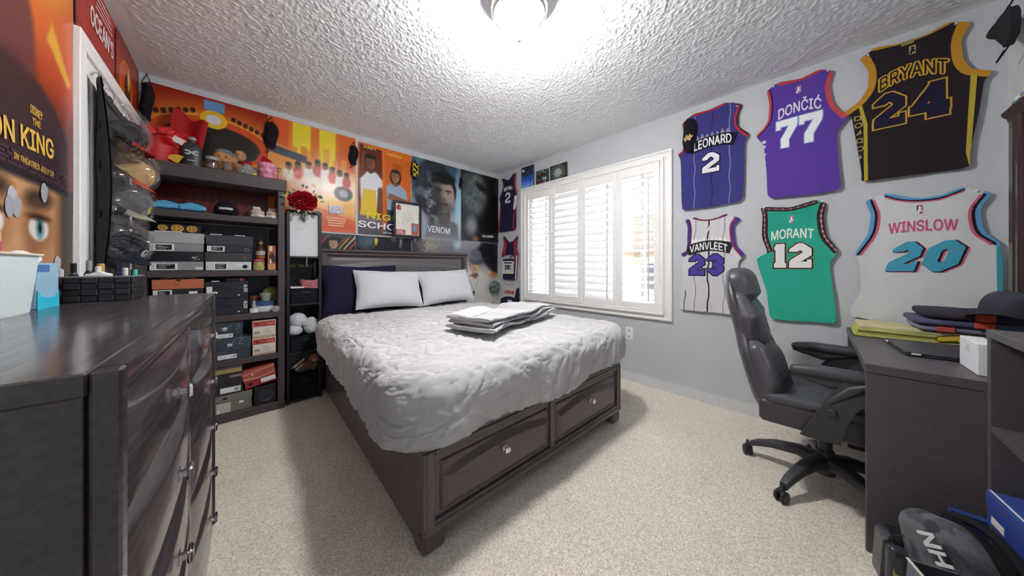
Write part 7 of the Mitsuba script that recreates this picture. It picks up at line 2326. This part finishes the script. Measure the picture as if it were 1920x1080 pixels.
# ------------------------------------------------------------------ office chair, facing the desk
ch = thing('office_chair', 'black leather executive office chair pulled up to the desk', 'office chair')
HXc, HYc = 2.165, -.03
BLK, PLA = '45434b', '37353a'
add(ch + '__hub', cat(cyl((HXc, HYc, .075), (HXc, HYc, .19), .038, .034, 24), cyl((HXc, HYc, .19), (HXc, HYc, .32), .026, n=24)), PLA, 'satin', 40)
for k in range(5):
    a = math.radians(81 + 72 * k)
    d = np.array([math.cos(a), math.sin(a), 0])
    s_ = np.array([-math.sin(a), math.cos(a), 0])
    o_ = np.array([HXc, HYc, 0])
    prof = [(.02, .135, .036, .03), (.10, .142, .030, .026), (.20, .122, .025, .022), (.27, .094, .021, .019), (.305, .072, .017, .016)]
    rings = []
    for r, z, w, h in prof:
        t_ = np.linspace(0, 2 * np.pi, 14, endpoint=False)
        rings.append(o_ + d * r + np.outer(np.sign(np.cos(t_)) * np.abs(np.cos(t_)) ** .6 * w, s_) + np.outer(z + np.sign(np.sin(t_)) * np.abs(np.sin(t_)) ** .6 * h, [0, 0, 1]))
    V = np.vstack(rings)
    f = []
    for i in range(len(rings) - 1):
        for j in range(14):
            q = (j + 1) % 14
            f += [[i * 14 + j, i * 14 + q, (i + 1) * 14 + q], [i * 14 + j, (i + 1) * 14 + q, (i + 1) * 14 + j]]
    f += [[4 * 14, 4 * 14 + j + 1, 4 * 14 + j + 2] for j in range(12)]
    leg = M(V, f)
    trimesh.repair.fix_normals(leg)
    lk_ = add(ch + '__leg', leg, PLA, 'satin', 35)
    c_ = o_ + d * .318
    wh = []
    for s in (-1, 1):
        w_ = lathe([(0, -.009), (.021, -.009), (.0275, -.004), (.0275, .004), (.021, .009), (0, .009)], 28)
        ang = a + .5 + k
        ax = np.array([math.cos(ang), math.sin(ang), 0])
        wh.append(frame(w_, c_ + ax * s * .013 + [0, 0, .0278], np.array([-ax[1], ax[0], 0]), (0, 0, 1), ax))
    hood = hull(*[(c_[0] + x * ax[0], c_[1] + x * ax[1], .045, .012) for x in (-.006, .006)], (c_[0], c_[1], .058, .012))
    add(lk_ + '__caster', cat(*wh, hood, cyl(c_ + [0, 0, .055], c_ + [0, 0, .085], .007)), '26252a', 'satin', 40)
# seat
SZ = .44


def chair(m):
    """Chair-local: x across, y towards its back, z up."""
    return tf(m, (HXc, HYc, 0), rz=2)


add(ch + '__mechanism', chair(cat(bx(-.09, .09, -.12, .12, .31, .345, .01), bx(-.06, .06, -.2, .2, .335, .36, .01))), PLA, 'satin')
add(ch + '__lever', chair(cyl((.08, -.02, .325), (.25, -.05, .31), .008)), PLA, 'satin', 40)
sb = hull(*[(x, y, .375, .025) for x in (-.235, .235) for y in (-.24, .215)], *[(x, y, .44, .025) for x in (-.235, .235) for y in (-.24, .215)])
add(ch + '__seat_base', chair(sb), '3b363d', 'leather', 40)


def cushion(x0, x1, y0, y1, z, th, bulge, seed, n=34):
    def fn(u, v):
        a, b = u * 2 - 1, v * 2 - 1
        e = np.clip(1 - np.abs(a) ** 5, 0, 1) ** .5 * np.clip(1 - np.abs(b) ** 5, 0, 1) ** .5
        zz = z + th * e + bulge * (1 - a * a) * (1 - b * b)
        return x0 + (x1 - x0) * u, y0 + (y1 - y0) * v, zz + .004 * e * (meshkit.fbm(np.stack([u * 4, v * 4, u * 0 + seed], -1), 2, seed) - .5)
    g = grid(fn, n, n)
    h_ = grid(lambda u, v: (x0 + (x1 - x0) * u, y0 + (y1 - y0) * v, z - .004 + 0 * u), n, n)
    if g.face_normals[n * n][2] < 0:
        g.invert()
    if h_.face_normals[0][2] > 0:
        h_.invert()
    return cat(g, h_)


add(ch + '__seat_cushion', chair(cushion(-.25, .25, -.262, .235, .455, .035, .008, 3)), BLK, 'leather', True)
add(ch + '__seat_bolster', chair(hull((-.235, -.22, .475, .03), (-.235, .19, .475, .03), (-.205, -.22, .47, .02), (-.205, .19, .47, .02))), BLK, 'leather', 40)
add(ch + '__seat_bolster', chair(hull((.235, -.22, .475, .03), (.235, .19, .475, .03), (.205, -.22, .47, .02), (.205, .19, .47, .02))), BLK, 'leather', 40)

# back: a leaning frame in which x is across, z runs up the back, y is thickness (front = -y)
BT = 14.0


def cback(m):
    return chair(tf(tf(m, rx=-BT), (0, .205, .375)))


def pad(sections, n=40, seed=1, front=.06, power=2.6, puff=0.0):
    """Upholstered pad: sections of (z, half width, front depth, back depth)."""
    s = np.array(sections, float)
    from scipy.interpolate import PchipInterpolator
    I = PchipInterpolator(s[:, 0], s[:, 1:])

    def fn(u, v):
        z = s[0, 0] + v * (s[-1, 0] - s[0, 0])
        q = I(z)
        end = np.clip(1 - np.abs(2 * v - 1) ** 9, 0, 1) ** .5
        a = u * 2 * np.pi
        cx = np.sign(np.cos(a)) * np.abs(np.cos(a)) ** (2 / power)
        sy = np.sign(np.sin(a)) * np.abs(np.sin(a)) ** (2 / power)
        x = q[..., 0] * cx * (.5 + .5 * end)
        y = np.where(sy < 0, sy * q[..., 1], sy * q[..., 2]) * end
        return x, y, z
    g = grid(fn, 64, n)
    g.merge_vertices(digits_vertex=5)
    g.update_faces(g.nondegenerate_faces())
    trimesh.repair.fix_normals(g)
    return g


add(ch + '__back_shell', cback(pad([(-.03, .19, .02, .05), (.1, .235, .02, .06), (.30, .245, .02, .06), (.42, .20, .02, .055), (.55, .215, .02, .05), (.68, .165, .015, .04), (.73, .12, .01, .03)])), '423f47', 'leather', True)
add(ch + '__back_lumbar', cback(tf(pad([(-.02, .135, .05, .02), (.1, .15, .085, .02), (.22, .15, .085, .02), (.34, .12, .05, .02)]), (0, -.03, 0))), BLK, 'leather', True)
add(ch + '__back_upper', cback(tf(pad([(.29, .115, .04, .02), (.38, .13, .065, .02), (.48, .13, .065, .02), (.58, .105, .04, .02)]), (0, -.025, 0))), BLK, 'leather', True)
add(ch + '__headrest', cback(tf(pad([(.55, .12, .05, .03), (.60, .155, .085, .045), (.68, .16, .085, .05), (.755, .12, .05, .03)]), (0, -.02, 0))), '48464e', 'leather', True)
for s in (-1, 1):
    add(ch + '__back_wing', cback(hull((s * .19, -.01, .0, .045), (s * .215, -.045, .16, .052), (s * .20, -.03, .31, .045), (s * .165, -.01, .35, .03))), '47444c', 'leather', 40)
    add(ch + '__back_wing', cback(hull((s * .165, -.015, .385, .04), (s * .185, -.035, .48, .046), (s * .155, -.02, .58, .036), (s * .13, -.005, .61, .025))), '47444c', 'leather', 40)
    # arms: curved bracket and padded rest
    br = []
    path = spline([(s * .275, .03, .35), (s * .29, .01, .42), (s * .295, -.02, .50), (s * .288, -.06, .57), (s * .28, -.10, .63)], 20)
    V = [(p[0], p[1], p[2]) for p in path]
    for i in range(len(V) - 1):
        w0, w1 = .062 - .014 * math.sin(i / 19 * math.pi), .062 - .014 * math.sin((i + 1) / 19 * math.pi)
        br.append(trimesh.convex.convex_hull(np.array([(V[i + e][0] + dx, V[i + e][1] + dy * (w0, w1)[e], V[i + e][2]) for e in (0, 1) for dx in (-.012, .012) for dy in (-1, 1)])))
    br.append(hull((s * .275, -.11, .628, .012), (s * .275, .11, .628, .012), (s * .275, .0, .60, .016)))
    br.append(bx(s * .2, s * .285, -.0, .08, .345, .372, .004))
    fr__ = hull((s * .29, -.10, .62, .014), (s * .29, -.06, .60, .014), (s * .292, .0, .53, .016))
    br.append(fr__)
    ak = add(ch + '__arm', chair(cat(br)), PLA, 'satin', 40)
    add(ak + '__pad', chair(hull((s * .275, -.185, .642, .018), (s * .275, -.12, .652, .028), (s * .275, .03, .652, .028), (s * .275, .105, .645, .022))), '414046', 'leather', 40)
    add(ak + '__knob', chair(frame(lathe([(0, .012), (.012, .012), (.016, .006), (.016, 0), (0, 0)], 20), (s * .305, -.005, .49), (0, 1, 0), (0, 0, 1), (s, 0, 0))), PLA, 'satin', 40)
